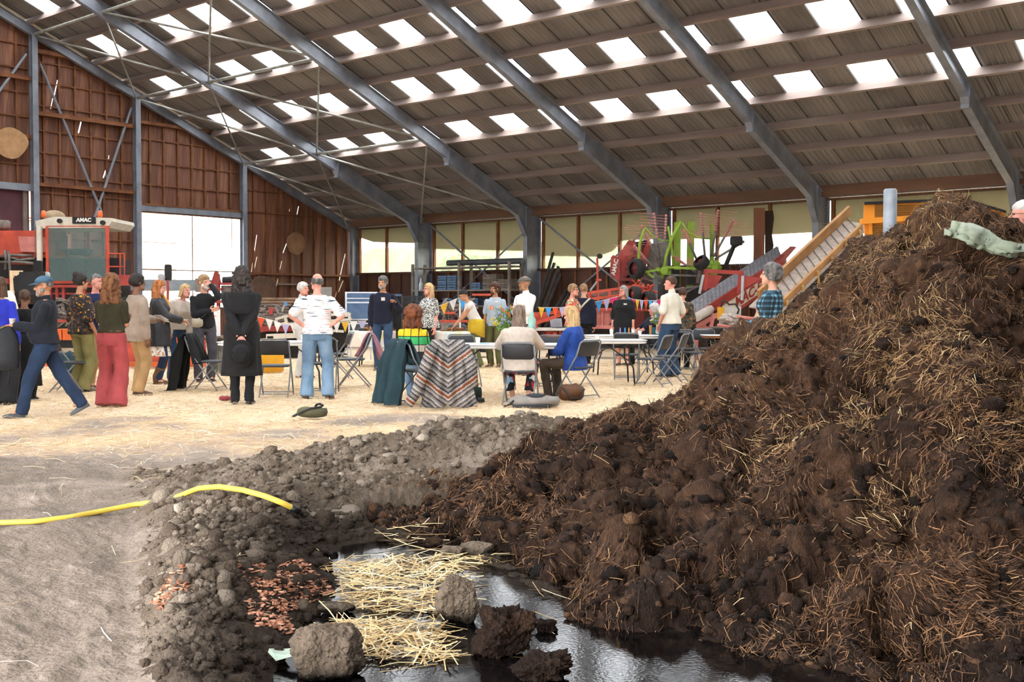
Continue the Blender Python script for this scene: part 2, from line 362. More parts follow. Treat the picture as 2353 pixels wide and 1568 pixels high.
# gable columns
GC = [-6.75, -10.8, -14.12, -18.3, -21.6, -25.6]
for y in GC:
    q = MB(); z = ZT(y if y > RIDGE else 2*RIDGE-y)-.2
    q.box((1.1, y, z/2), (.2, .012, z)); [q.box((1.1+s*.1, y, z/2), (.014, .17, z)) for s in (-1, 1)]
    struct(q.obj('steel_column', M_steel))
def rod(a, b, r, name='steel_brace', m=None): return struct(MB().tube([a, b], r, 8).obj(name, m or M_galv))
nodeY = [-2.0, -6.75, -10.8, -14.12]
zn = lambda y: ZT(y)-.22
for xa, xb in ((1.1, 5), (5, 10)):
    for i, y in enumerate(nodeY[1:]): rod((xa, y, zn(y)), (xb, y, zn(y)), .045, 'steel_strut')
    for a, b in zip(nodeY, nodeY[1:]):
        rod((xa, b, zn(b)), (xb, a, zn(a)), .032); rod((xa, a, zn(a)), (xb, b, zn(b)), .028)
for (xa, xb) in ((5, 10), (10, 15)):
    rod((xa+.1, -1.62, 4.15), (xb-.1, -1.62, .9), .035, m=M_steel); rod((xb-.1, -1.66, 4.0), (xa+.1, -1.66, .7), .03, m=M_steel)
rod((1.05, -13.9, 8.4), (1.05, -12.0, 4.15), .04, m=M_steel); rod((1.05, -10.95, 7.5), (1.05, -12.25, 3.9), .04, m=M_steel); rod((1.05, -14.3, 8.6), (1.05, -17.0, 4.6), .04, m=M_steel)
for xa, xb in zip(frames_x, frames_x[1:]):
    q = MB(); q.box(((xa+xb)/2, -1.66, 4.27), (xb-xa-.14, .12, .1)); struct(q.obj('steel_eaves_beam', M_steel))

# gable wall: boards with slits of daylight, battens and girts
XW = .9
def ptop(y): return ZT(y if y > RIDGE else 2*RIDGE-y)+.12
def panel(poly, y_shift=0): return MB().poly([(XW-.05, *p) for p in poly], (1, 0, 0), .03)
gpan = []
WIN = (-10.62, -6.72, 1.2, 4.3)
def gp(pts): gpan.append(MB().poly([(XW-.05, *p) for p in pts], (1, 0, 0), .03))
gp([(-1.5, 0), (-1.5, ptop(-1.5)), (WIN[1], ptop(WIN[1])), (WIN[1], 0)])
gp([(WIN[1], WIN[3]), (WIN[1], ptop(WIN[1])), (WIN[0], ptop(WIN[0])), (WIN[0], WIN[3])])
gp([(WIN[1], 0), (WIN[1], WIN[2]), (WIN[0], WIN[2]), (WIN[0], 0)])
gp([(WIN[0], 0), (WIN[0], ptop(WIN[0])), (-14.1, ptop(-14.1)), (-14.1, 0)])
gp([(-14.1, 4.72), (-14.1, ptop(-14.1)), (RIDGE, ptop(RIDGE)), (-18.3, ptop(-18.3)), (-18.3, 4.72)])
gp([(-18.3, 0), (-18.3, ptop(-18.3)), (-30.9, ptop(-30.9)), (-30.9, 0)])
def slit(px, py0, px2, py1, w=.05):
    a, b = onX(px, py0, XW-.05), onX(px2, py1, XW-.05); return a, b, w*.55
slits = [slit(132, 184, 124, 222), slit(121, 226, 116, 250, .04), slit(186, 280, 180, 306, .07), slit(250, 357, 249, 368, .04), slit(243, 391, 237, 409, .07), slit(590, 540, 576, 632, .05), slit(590, 590, 581, 632, .05),
         slit(658, 560, 650, 582, .05), slit(647, 600, 632, 670, .05), slit(686, 474, 682, 494, .05), slit(667, 474, 664, 486, .04), slit(793, 583, 779, 645, .07), slit(788, 645, 777, 672, .05), slit(774, 668, 767, 692, .04)]
cq = MB()
for a, b, w in slits:
    d = (b-a).normalized(); s = V((0, d.z, -d.y))*w/2; cq.poly([a-s, a+s, b+s, b-s], (1, 0, 0), .3)
cut = cq.obj('cutter', M_board); wq = MB()
for g in gpan:
    w = g.obj('board_panel', M_board); md = w.modifiers.new('slits', 'BOOLEAN'); md.object = cut; md.operation = 'DIFFERENCE'; md.solver = 'EXACT'
    nm = w.evaluated_get(bpy.context.evaluated_depsgraph_get()).to_mesh()
    wq.add(np.array([v.co[:] for v in nm.vertices]), [tuple(p.vertices) for p in nm.polygons]); bpy.data.objects.remove(w)
bpy.data.objects.remove(cut); struct(wq.obj('wall_left', M_board))
def batten(y0, z0, y1, z1, w=.06, d=.06, name='wall_batten', m=None):
    return struct(MB().bar((XW-.02+d/2, y0, z0), (XW-.02+d/2, y1, z1), d if abs(z1-z0) > abs(y1-y0) else d, w, (0, 1, 0) if abs(z1-z0) > abs(y1-y0) else (0, 0, 1)).obj(name, m or M_stud), group='battens on the gable wall')
for y in (-14.55, -15.1, -15.65, -16.2, -13.74, -13.25, -12.75, -12.25, -11.73, -11.22):
    batten(y, 4.85 if y > -14.2 else 4.75, y, ptop(y)-.1)
for y in (-13.5, -12.95, -12.45, -11.85, -11.3): batten(y, .2, y, 4.8)
for y in (-10.23, -9.73, -9.2, -8.68, -8.17, -7.67, -7.15): batten(y, 4.5, y, ptop(y)-.1)
for y in (-6.2, -5.65, -5.1, -4.55, -4.0, -3.45, -2.9, -2.35, -1.9): batten(y, .2, y, ptop(y)-.1, .05, .05)
def yroof(z): return (5.98-5.8*TAN+.12-z)/TAN                      # where the roof comes down to height z
for z in (8.47, 7.88, 7.19, 6.45, 5.81, 5.12): batten(-14.05, z, min(-10.85, yroof(z)), z, .045, .05)
for z in (8.9, 8.2, 7.5, 6.8, 6.1, 5.4): batten(-16.4, z, -14.2, z, .045, .05)
for z in (6.6, 5.85, 5.15): batten(-10.75, z, min(-6.8, yroof(z)), z, .045, .05)
for z in (4.62, 3.3): batten(-14.05, z, -10.85, z, .045, .05)
for z in (4.55, 5.3): batten(-6.7, z, min(-1.9, yroof(z)), z, .045, .05)
def girt(y0, y1, z, w=.12, d=.2, m=None): return struct(MB().box((XW+.1, (y0+y1)/2, z), (d, y1-y0, w)).obj('timber_girt', m or M_stud))
girt(-14.05, -12.3, 8.75); girt(-14.05, -10.88, 6.93); girt(-10.72, -7.4, 7.1, .1); girt(-14.05, -10.88, 4.84, .1); girt(-10.72, -6.82, 4.5, .06); girt(-16.4, -14.2, 7.9); girt(-16.4, -14.2, 6.2); girt(-6.7, -1.9, 2.38, .07, .16); girt(-6.2, -3.6, 2.02, .05, .1, M_purlin)
struct(MB().box((XW+.1, -8.77, 4.38), (.16, 3.9, .2)).obj('steel_lintel', M_steel)); struct(MB().box((XW+.1, -8.77, 4.26), (.1, 3.9, .05)).obj('window_head', M_stud))
struct(MB().box((XW+.1, -16.2, 4.72), (.16, 4.1, .2)).obj('steel_lintel', M_steel))
M_maroon = mat('maroon_door_sheet', '#5c343b', '#4a2a30', 2, .6)
dq = MB(); dq.box((XW-.05, -16.25, 2.33), (.05, 4.1, 4.7)); dr = struct(dq.obj('door_1', M_maroon)); struct(MB().box((XW, -14.34, 2.33), (.1, .12, 4.7)).obj('door_frame', M_purlin))
# gable window: pane, cross rails
M_pane = translucent('clear_plastic_sheet', (.9, .9, .85), (.96, .97, .95), .12)
w = MB().box((XW-.06, (WIN[0]+WIN[1])/2, (WIN[2]+WIN[3])/2), (.01, WIN[1]-WIN[0], WIN[3]-WIN[2])).obj('window_1', M_pane); struct(w)
wb = MB(); wb.box((XW, -8.67, 2.42), (.05, 3.9, .035)); wb.box((XW, -8.67, 2.75), (.03, .03, 3.1)); wb.box((XW, -7.1, 2.75), (.02, .02, 3.1)); wb.box((XW, -8.67, 3.3), (.02, 3.9, .015))
fr = wb.obj('window_frame', M_stud, w)

# eaves wall: boarded below, netting above
YW = -1.46
eq = MB(); eq.box(((X0+X1)/2, YW, 1.22), (X1-X0, .05, 2.44)); struct(eq.obj('wall_back', M_board_low))
struct(MB().box(((X0+X1)/2, YW-.06, 2.46), (X1-X0, .14, .07)).obj('window_sill', M_board_low))
struct(MB().box(((X0+X1)/2, YW-.04, 4.18), (X1-X0, .1, .06)).obj('window_head', M_fascia))
bays = [(1.1, 5), (5, 10), (10, 15), (15, 20), (20, 25), (25, 30), (30, 35)]
M_net = translucent('windbreak_netting', (.46, .46, .38), (.78, .78, .72), .25)
M_cur = translucent('beige_canvas_curtain', (.44, .40, .30), (.30, .27, .2), .95)
# hem heights of the half-lowered curtains along each bay
hems = [[(1.1, 3.85), (1.9, 3.66), (5, 3.5)], [(5, 3.31), (7.4, 3.2), (10, 3.08)], [(10, 2.93), (12.3, 2.84), (12.9, 3.0), (13.3, 3.32), (15, 3.3)], [(15, 3.27), (20, 3.32)], [(20, 3.25), (25, 3.2)], [(25, 3.2), (30, 3.2)], [(30, 3.2), (35, 3.2)]]
for k, (a, b) in enumerate(bays):
    w = MB().box(((a+b)/2, YW-.0, 3.33), (b-a-.1, .006, 1.7)).obj('window_%d' % (k+2), M_net); struct(w)
    c = MB(); H_ = [(min(max(x, a+.08), b-.08), z) for x, z in hems[k]]
    for (xa, za), (xb, zb) in zip(H_, H_[1:]): c.poly([(xa, YW+.04, 4.2), (xa, YW+.04, za), (xb, YW+.04, zb), (xb, YW+.04, 4.2)], (0, 1, 0), .012)
    struct(c.obj('curtain', M_cur, w))
mull = [1.25, 2.74, 5.2, 6.6, 8.22, 10.2, 11.63, 13.24, 15.2, 16.67, 18.33, 20.2, 21.7, 23.37, 25.2, 26.7, 28.3]
for x in mull: struct(MB().box((x, YW-.06, 3.32), (.08, .1, 1.75)).obj('window_mullion', M_stud), group='timber mullions of the back wall')
bx = 1.6
while bx < 30:
    struct(MB().box((bx, YW-.05, 1.22), (.06, .06, 2.42)).obj('wall_batten', M_stud if bx > 5 else M_board_low), group='battens below the windows'); bx += .62
# outside: grass, hedge, pale house and trees seen through the openings
M_grass = mat('grass', '#7f9a52', '#5d7c38', 2, .9)
struct(MB().add([(-60, -60, -.3), (70, -60, -.3), (70, 60, -.3), (-60, 60, -.3)], [(0, 1, 2, 3)]).obj('ground_outside', M_grass))
# the two walls behind the camera: boarded, with a wide doorway left open
fq = MB(); fy = 2*RIDGE+1.4
fq.box((10, fy, 2.2), (20, .06, 4.4)); fq.box((36, fy, 2.2), (6, .06, 4.4)); fq.box((26.5, fy, 4.1), (13, .06, .7)); struct(fq.obj('wall_front', M_board_low))
rq = MB(); rq.poly([(X1, -1.4, 0), (X1, -1.4, ZT(-1.4)), (X1, RIDGE, ZT(RIDGE)+.1), (X1, fy, ZT(-1.4)), (X1, fy, 0)], (1, 0, 0), .05); struct(rq.obj('wall_right', M_board_low))
# ------------------------------------------------------------------ ground, puddle, soil bank, manure heap
# local ground frame: u across the view, v along it
_f2 = np.array([FW[0], FW[1]]); _f2 /= np.linalg.norm(_f2); _r2 = np.array([_f2[1], -_f2[0]])
def uv2xy(u, v): return CAM[0]+_r2[0]*u+_f2[0]*v, CAM[1]+_r2[1]*u+_f2[1]*v
def xy2uv(x, y): dx, dy = x-CAM[0], y-CAM[1]; return dx*_r2[0]+dy*_r2[1], dx*_f2[0]+dy*_f2[1]
def bear(u, v): return IMW/2+FPX*u/np.maximum(v, .1)
def hz(y, v): return CAM[2]-(np.asarray(y)-697.3)*v/FPX
def vg(y, z=0.0): return (CAM[2]-z)*FPX/(np.asarray(y)-697.3)
def P3(u, v, z): x, y = uv2xy(u, v); return np.stack([x, y, z], -1)
PUD = [(540, 1600), (625, 1490), (690, 1405), (745, 1335), (700, 1290), (760, 1250), (860, 1236), (1000, 1240), (1140, 1290), (1300, 1370), (1500, 1420), (1700, 1460), (1900, 1470), (2400, 1500), (3100, 1520), (3100, 1750), (540, 1750)]
PUDW = np.array([((x-IMW/2)/FPX*vg(y, -.03), vg(y, -.03)) for x, y in PUD])
def pud_sd(u, v):                                                  # signed distance to the pool edge, negative inside
    p = np.stack([u, v], -1); d = np.full(u.shape, 1e9); ins = np.zeros(u.shape, bool)
    for a, b in zip(PUDW, np.roll(PUDW, -1, 0)):
        e = b-a; w = p-a; t = np.clip((w@e)/(e@e), 0, 1); d = np.minimum(d, np.hypot(*(np.moveaxis(w-t[..., None]*e, -1, 0))))
        c = ((a[1] > p[..., 1]) != (b[1] > p[..., 1])) & (p[..., 0] < (b[0]-a[0])*(p[..., 1]-a[1])/(b[1]-a[1]+1e-12)+a[0]); ins ^= c
    return np.where(ins, -d, d)
HX = [800, 850, 900, 960, 1050, 1100, 1160, 1230, 1290, 1330, 1390, 1440, 1500, 1560, 1620, 1640, 1700, 1780, 1850, 1910, 1960, 2000, 2080, 2120, 2170, 2230, 2300, 2353, 2450, 2700, 3100, 4600]
HY = [1190, 1148, 1124, 1120, 1126, 1104, 1076, 1043, 1020, 988, 946, 936, 952, 916, 874, 832, 802, 744, 724, 658, 588, 570, 552, 485, 463, 472, 505, 555, 560, 600, 740, 1150]
HV = [6.9, 7.0, 7.1, 7.2, 7.4, 7.5, 7.6, 7.7, 7.8, 7.9, 8.0, 8.05, 8.1, 8.1, 8.1, 8.0, 8.0, 7.9, 7.9, 7.8, 7.7, 7.7, 7.6, 7.5, 7.5, 7.5, 7.4, 7.4, 7.4, 7.4, 7.4, 7.4]
FX = [800, 850, 950, 1100, 1200, 1290, 1320, 1400, 1600, 1750, 1900, 2100, 2353, 2700, 3100, 4600]
FY = [1215, 1235, 1255, 1290, 1340, 1385, 1452, 1470, 1500, 1535, 1570, 1620, 1690, 1700, 1700, 1560]
BX = [150, 250, 400, 550, 700, 900, 1100, 1200, 1300, 1500, 1800]
BZ = [0, .0, .035, .10, .18, .30, .40, .40, .38, .3, .2]
BV = [7.6, 7.6, 7.8, 8.0, 8.3, 8.5, 8.6, 8.6, 8.6, 8.6, 8.6]
BF = [5.0, 4.6, 4.3, 4.6, 5.1, 6.2, 6.5, 6.8, 7.0, 7.2, 7.2]
def bank_h(u, v):
    b = bear(u, v); zc = np.interp(b, BX, BZ); vc = np.interp(b, BX, BV); vf = np.interp(b, BX, BF)
    h = zc*np.where(v < vc, ss(0, 1, (v-vf)/(vc-vf)), 1-ss(0, 1, (v-vc)/(.5+zc*2.2)))
    r = ss(270, 420, b)*(1-ss(600, 760, b))*(1-ss(7.2, 8.4, v))*.10   # low ridge beside the wheel track
    fx, fy = np.interp(b, FX, FY), 0
    vfh = vg(fx, -.06); vch = np.interp(b, HX, HV); und = ss(vfh-.15, vfh+.25, v)*(1-ss(vch-.5, vch-.05, v))*ss(800, 850, b)
    return (h+r)*(1-und)-.25*und
def soil_amt(u, v):                                                # how broken-up the ground is
    b = bear(u, v); vc = np.interp(b, BX, BV)+.5
    return ss(230, 480, b+60*perlin(np.stack([u*1.5, v*1.5, v*0], -1)))*(1-ss(vc, vc+.9, v))*ss(0, .03, vc-v+.9)
def ground_h(u, v):
    p = np.stack([u, v, 0*u], -1)
    h = .03*fbm(p*.9, 3)+.012*fbm(p*4, 3)*(1-ss(9, 14, v))
    h += (.03*perlin(np.stack([u*3.0+v*.9, v*1.1, 0*u+5], -1))+.018*(.4-np.abs(perlin(np.stack([u*7+v*3, v*5, 0*u+8], -1))))+.007*fbm(np.stack([u*16, v*14, 0*u], -1), 2))*(1-ss(7, 11, v))
    h += bank_h(u, v)
    sd = pud_sd(u, v); h = h*ss(-.15, .45, sd)-.13*(1-ss(-.25, .12, sd))
    return h*(1-ss(14, 22, v))
def straw_amt(u, v):
    p = np.stack([u*.6, v*.6, 0*u+3], -1); n = fbm(p, 3); b = bear(u, v)
    s = .55*ss(8.3, 10.5, v+n*2.2)*ss(-.2, .5, n+.15+.12*(v-9.5))+.45*ss(10.2, 13.2, v+n*1.5); s = np.where(v > 13.5, 1, s)
    s = np.maximum(s, .5*np.exp(-(((b-300)/260)**2+((v-10.2)/1.0)**2)))
    return np.clip(s, 0, 1)*(1-ss(30, 34, v+n))

def grid_faces(nr, nc):
    i = np.arange((nr-1)*(nc-1)); r, c = i//(nc-1), i % (nc-1); a = r*nc+c
    return np.stack([a, a+1, a+nc+1, a+nc], 1)
def attr_mat(name, cols, attr, rough=.9, spec=.2, nscale=8, bump=.5, bscale=60, stretch=(1, 1, 1), var=.35, wet=None):
    """surface colour from a 0..1 attribute (what the ground is made of there) broken up by noise"""
    m = bpy.data.materials.new(name); m.use_nodes = True; nt = m.node_tree; L = nt.links; b = nt.nodes['Principled BSDF']
    at_ = nt.nodes.new('ShaderNodeAttribute'); at_.attribute_name = attr
    tc = nt.nodes.new('ShaderNodeTexCoord'); mp = nt.nodes.new('ShaderNodeMapping'); mp.inputs['Scale'].default_value = stretch; L.new(tc.outputs['Object'], mp.inputs[0])
    n = nt.nodes.new('ShaderNodeTexNoise'); n.inputs['Scale'].default_value = nscale; n.inputs['Detail'].default_value = 8; n.inputs['Roughness'].default_value = .65; L.new(mp.outputs[0], n.inputs[0])
    ma = nt.nodes.new('ShaderNodeMath'); ma.operation = 'MULTIPLY_ADD'; ma.inputs[1].default_value = var*2; L.new(n.outputs['Fac'], ma.inputs[0])
    mb = nt.nodes.new('ShaderNodeMath'); mb.operation = 'SUBTRACT'; mb.inputs[1].default_value = var; L.new(at_.outputs['Fac'], mb.inputs[0]); L.new(mb.outputs[0], ma.inputs[2])
    r = nt.nodes.new('ShaderNodeValToRGB'); e = r.color_ramp.elements
    for k, (pos, c) in enumerate(cols):
        q = e[k] if k < 2 else e.new(pos); q.position = pos; q.color = (*lin(c), 1)
    L.new(ma.outputs[0], r.inputs[0]); L.new(r.outputs[0], b.inputs['Base Color']); b.inputs['Roughness'].default_value = rough; b.inputs['Specular IOR Level'].default_value = spec
    n2 = nt.nodes.new('ShaderNodeTexNoise'); n2.inputs['Scale'].default_value = bscale; n2.inputs['Detail'].default_value = 6; L.new(mp.outputs[0], n2.inputs[0])
    bp = nt.nodes.new('ShaderNodeBump'); bp.inputs['Strength'].default_value = bump; bp.inputs['Distance'].default_value = .03; L.new(n2.outputs['Fac'], bp.inputs['Height']); L.new(bp.outputs[0], b.inputs['Normal'])
    if wet:
        w = nt.nodes.new('ShaderNodeAttribute'); w.attribute_name = wet[0]; mx = nt.nodes.new('ShaderNodeMix'); mx.data_type = 'RGBA'; mx.inputs['B'].default_value = (*lin(wet[1]), 1)
        L.new(w.outputs['Fac'], mx.inputs['Factor']); L.new(r.outputs[0], mx.inputs['A']); L.new(mx.outputs['Result'], b.inputs['Base Color'])
    return m
M_floor = attr_mat('earth_floor_with_straw', [(.0, '#776b60'), (.28, '#9a8c80'), (.5, '#b39d88'), (.78, '#d0b592'), (1, '#e2ccae')], 'straw', .95, .1, 9, .6, 42, (1, 1, 1), .38, ('wet', '#1d1712'))
nc, nr = 760, 470
th = np.tan(np.radians(np.linspace(-40, 48, nc))); vv = np.geomspace(2.4, 60, nr)
vG, tG = np.meshgrid(vv, th, indexing='ij'); uG = tG*vG
hG = ground_h(uG, vG)
pts = P3(uG, vG, hG); inside = None
floor_o = rawmesh('floor', pts.reshape(-1, 3), grid_faces(nr, nc)[:, ::-1], M_floor, True); struct(floor_o)
vattr(floor_o, 'straw', straw_amt(uG, vG).ravel()); sdG = pud_sd(uG, vG); vattr(floor_o, 'wet', (.9*(1-ss(.0, .35, sdG+.12*perlin(np.stack([uG*3, vG*3, 0*uG], -1))))).ravel())
struct(MB().add([(.9, -60, -.2), (70, -60, -.2), (70, -1.5, -.2), (.9, -1.5, -.2)], [(0, 1, 2, 3)]).obj('floor', mat('trodden_earth', '#9c8b78', '#85766a', 3, .95)))

# dark liquid pool
def pool_mat():
    m = bpy.data.materials.new('dark_slurry_water'); m.use_nodes = True; nt = m.node_tree; L = nt.links; b = nt.nodes['Principled BSDF']
    tc = nt.nodes.new('ShaderNodeTexCoord'); n = nt.nodes.new('ShaderNodeTexNoise'); n.inputs['Scale'].default_value = 9; n.inputs['Detail'].default_value = 7; n.inputs['Roughness'].default_value = .7; L.new(tc.outputs['Object'], n.inputs[0])
    r = nt.nodes.new('ShaderNodeValToRGB'); e = r.color_ramp.elements; e[0].position = .5; e[0].color = (.004, .0035, .004, 1); e[1].position = .74; e[1].color = (.02, .015, .011, 1)
    L.new(n.outputs['Fac'], r.inputs[0]); L.new(r.outputs[0], b.inputs['Base Color'])
    rr = nt.nodes.new('ShaderNodeMapRange'); rr.inputs[1].default_value = .45; rr.inputs[2].default_value = .75; rr.inputs[3].default_value = .015; rr.inputs[4].default_value = .16; L.new(n.outputs['Fac'], rr.inputs[0]); L.new(rr.outputs[0], b.inputs['Roughness'])
    n2 = nt.nodes.new('ShaderNodeTexNoise'); n2.inputs['Scale'].default_value = 60; n2.inputs['Detail'].default_value = 5; L.new(tc.outputs['Object'], n2.inputs[0])
    bp = nt.nodes.new('ShaderNodeBump'); bp.inputs['Strength'].default_value = .13; bp.inputs['Distance'].default_value = .004; L.new(n2.outputs['Fac'], bp.inputs['Height']); L.new(bp.outputs[0], b.inputs['Normal'])
    b.inputs['IOR'].default_value = 1.34; b.inputs['Specular IOR Level'].default_value = .4; return m
pu, pv = np.meshgrid(np.linspace(-1.9, 3.2, 60), np.linspace(2.5, 6.9, 60)); 
pool = rawmesh('slurry_pool', P3(pu, pv, 0*pu-.045).reshape(-1, 3), grid_faces(60, 60), pool_mat(), True)
tag(pool, 'shallow dark shiny pool of liquid at the foot of the manure heap', 'puddle', kind='stuff')

# strands (straw) as narrow folded ribbons
def strands(name, P, D, N, L, Wd, m, bend=.12, parent=None):
    n = len(P); D = D/np.linalg.norm(D, axis=1)[:, None]; S = np.cross(D, N); S /= np.linalg.norm(S, axis=1)[:, None]+1e-9
    Lc = L[:, None]; w = Wd[:, None]; bn = (rng.normal(size=(n, 3))*bend)*Lc
    a = P-D*Lc*.5; c = P+D*Lc*.5; b = P+bn*.5; c = c+bn*rng.normal(size=(n, 1))*.3
    v = np.stack([a-S*w, a+S*w, b-S*w+N*w*.6, b+S*w+N*w*.6, c-S*w*.8, c+S*w*.8], 1).reshape(-1, 3)
    k = np.arange(n)[:, None]*6; f = np.concatenate([k+np.array([[0, 1, 3, 2]]), k+np.array([[2, 3, 5, 4]])], 1).reshape(-1, 4)
    return rawmesh(name, v, f, m, False, parent)
def island_mat(name, stops, rough=.75, spec=.25):
    m = bpy.data.materials.new(name); m.use_nodes = True; nt = m.node_tree; L = nt.links; b = nt.nodes['Principled BSDF']
    g = nt.nodes.new('ShaderNodeNewGeometry'); r = nt.nodes.new('ShaderNodeValToRGB'); e = r.color_ramp.elements
    for k, (pos, c) in enumerate(stops):
        q = e[k] if k < 2 else e.new(pos); q.position = pos; q.color = (*lin(c), 1)
    L.new(g.outputs['Random Per Island'], r.inputs[0]); L.new(r.outputs[0], b.inputs['Base Color']); b.inputs['Roughness'].default_value = rough; b.inputs['Specular IOR Level'].default_value = spec
    return m
M_straw = island_mat('dry_straw', [(0, '#9c7d57'), (.35, '#cfad7f'), (.7, '#e6cca2'), (1, '#f4e6cd')])
M_straw_n = island_mat('yellow_wet_straw', [(0, '#a5865a'), (.4, '#c9ad7a'), (.75, '#dfc99b'), (1, '#efe0bf')])
def floor_straw(n, vlo, vhi, wd, ln, name, thr=.0):
    v = np.sqrt(rng.uniform(vlo**2, vhi**2, n*2)); t = rng.uniform(-.62, .62, n*2); u = t*v
    s = straw_amt(u, v); keep = (rng.random(n*2) < s+thr) & (pud_sd(u, v) > .1); u, v = u[keep][:n], v[keep][:n]; k = len(u)
    a = rng.uniform(0, 2*math.pi, k); D = np.stack([np.cos(a), np.sin(a), rng.normal(0, .13, k)], 1); N = np.stack([rng.normal(0, .35, k), rng.normal(0, .35, k), np.ones(k)], 1); N /= np.linalg.norm(N, axis=1)[:, None]
    o = strands(name, P3(u, v, ground_h(u, v)+rng.uniform(.004, .03, k)), D, N, rng.uniform(*ln, k), rng.uniform(*wd, k), M_straw)
    return o
tag(floor_straw(120000, 8.2, 25, (.0013, .0032), (.05, .2), 'loose_straw'), 'pale straw spread over the barn floor under the tables and people', 'straw', kind='stuff')
tag(floor_straw(2600, 3.4, 10.5, (.0012, .0028), (.06, .28), 'scattered_straw', .05), 'few stray stalks lying on the bare grey soil', 'straw', kind='stuff')

# manure heap -----------------------------------------------------------------
def heap_cols(b):
    vc = np.interp(b, HX, HV); zc = hz(np.interp(b, HX, HY), vc); vf = vg(np.interp(b, FX, FY), -.06); return vc, zc, vf
def heap_base(b, t):                                               # t: 0 foot .. 1 crest .. 2 back foot
    vc, zc, vf = heap_cols(b)
    f = np.clip(t, 0, 1); prof = .62*f+.38*ss(0, 1, f)+.10*np.sin(f*math.pi*3.2+b*.004)*f*(1-f)*2
    v = np.where(t <= 1, vf+(vc-vf)*t, vc+(t-1)*(zc*1.25+.5)); z = np.where(t <= 1, -.1+(zc+.1)*prof, zc-(zc+.2)*ss(0, 1, t-1))
    u = (b-IMW/2)/FPX*v; return u, v, z
nbc, nf, nb = 800, 440, 70
bb = np.concatenate([np.linspace(790, 2420, 640), np.linspace(2424, 4600, 160)]); tt = np.concatenate([np.linspace(-.02, 1, nf), np.linspace(1, 2, nb)[1:]])
tT, bB = np.meshgrid(tt, bb, indexing='ij')
u, v, z = heap_base(bB, tT); Q = P3(u, v, z)
def gnorm(Q):
    a = np.gradient(Q, axis=0); b = np.gradient(Q, axis=1); n = np.cross(b, a); n /= np.linalg.norm(n, axis=2)[..., None]+1e-9; return n
n0 = gnorm(Q); n0 *= np.sign((n0[..., 2:].mean()))
edge = ss(-.02, .10, tT)*ss(790, 850, bB); crest = 1-.8*np.exp(-((tT-1)/.08)**2)
p = Q*np.array([1, 1, 1.3])
big = fbm(p*1.25, 3, .5)*.15; rid = (.5-np.abs(perlin(p*2.1+9)))*.16
gul = -.16*ss(.12, .0, np.abs(perlin(p*1.15+31)))*ss(-.1, .3, perlin(p*.7+50))
d = (big*1.3+rid*1.7+gul-.03)*edge*crest
Q1 = Q+n0*d[..., None]; n1 = gnorm(Q1); n1 *= np.sign(n1[..., 2:].mean())
med = fbm(p*5.5+3, 3, .55)*.06+(.35-np.abs(perlin(p*8.0)))*.06; fine = fbm(p*19, 3, .6)*.019
straight = np.stack([p[..., 0]*30, p[..., 1]*30, p[..., 2]*9], -1); fib = perlin(straight)*.008
Q2 = Q1+n1*((med+fine+fib)*(.35+.65*edge))[..., None]
cav = ss(-.05, .07, med+fine+d*.35)
M_heap = attr_mat('damp_manure', [(.0, '#0f0906'), (.33, '#271a12'), (.58, '#4a3425'), (.8, '#6e5239'), (1, '#946f4e')], 'kind_mix', .85, .15, 14, .9, 110, (1, 1, .6), .38)
heap = rawmesh('manure_heap', Q2.reshape(-1, 3), grid_faces(len(tt), nbc), M_heap, True)
tag(heap, 'big brown heap of rotted straw manure filling the right foreground', 'manure heap', kind='stuff')
ton = .43+.17*fbm(p*.9+20, 3)+.16*ss(.25, .9, tT)*ss(1300, 1900, bB)-.10*(1-ss(.0, .4, tT))
vattr(heap, 'kind_mix', np.clip(ton, 0, 1).ravel())
n2 = gnorm(Q2); n2 *= np.sign(n2[..., 2:].mean())
def heap_straw(n, ln, wd, m, name, dens, lift=.25, down=.5):
    i = rng.integers(2, len(tt)-2, n*4); j = rng.integers(2, nbc-2, n*4); i = (rng.random(n*4)**.8*(nf+25)).astype(int)
    w = dens(bB[i, j], tT[i, j], Q2[i, j]); k = rng.random(n*4) < w; i, j = i[k][:n], j[k][:n]; n = len(i)
    N = n2[i, j]; R = rng.normal(size=(n, 3)); g = np.array([0, 0, -1.0]); T = g-N*(N@g)[:, None]
    fq_ = Q2[i, j]*2.3; R = R*.5+1.5*np.stack([perlin(fq_), perlin(fq_+7.7), perlin(fq_+15.1)], 1)*1.6; D = R-N*(R*N).sum(1)[:, None]*.8+T*down*rng.normal(1, .6, (n, 1))+N*lift*rng.random((n, 1)); S = N+rng.normal(size=(n, 3))*.5; S /= np.linalg.norm(S, axis=1)[:, None]
    return strands(name, Q2[i, j]+N*rng.uniform(.0, .018, (n, 1)), D, S, rng.uniform(*ln, n)*rng.uniform(.4, 1, n), rng.uniform(*wd, n), m, .16, heap)
M_hs1 = island_mat('rotted_brown_straw', [(0, '#21140c'), (.4, '#442e1d'), (.75, '#694a31'), (1, '#936c48')], .7, .3)
M_hs2 = island_mat('tan_straw_in_manure', [(0, '#57402a'), (.5, '#7f633f'), (.85, '#a5855a'), (1, '#d6bc8f')], .7, .3)
dn = lambda s, a, o: (lambda b, t, q: np.clip(.35+1.1*fbm(q*s+o, 3)+a*(t-.4), .05, 1))
heap_straw(105000, (.03, .14), (.0007, .0022), M_hs1, 'rotted_straw', dn(1.3, .3, 3), .3)['kind'] = 'stuff'
heap_straw(40000, (.03, .15), (.0007, .0019), M_hs2, 'tan_straw', lambda b, t, q: np.clip((-.12+1.5*fbm(q*1.1+11, 3)+.55*(t-.45))*ss(1300, 1900, b)*ss(.12, .4, t)+.02, .008, 1), .35, .7)['kind'] = 'stuff'
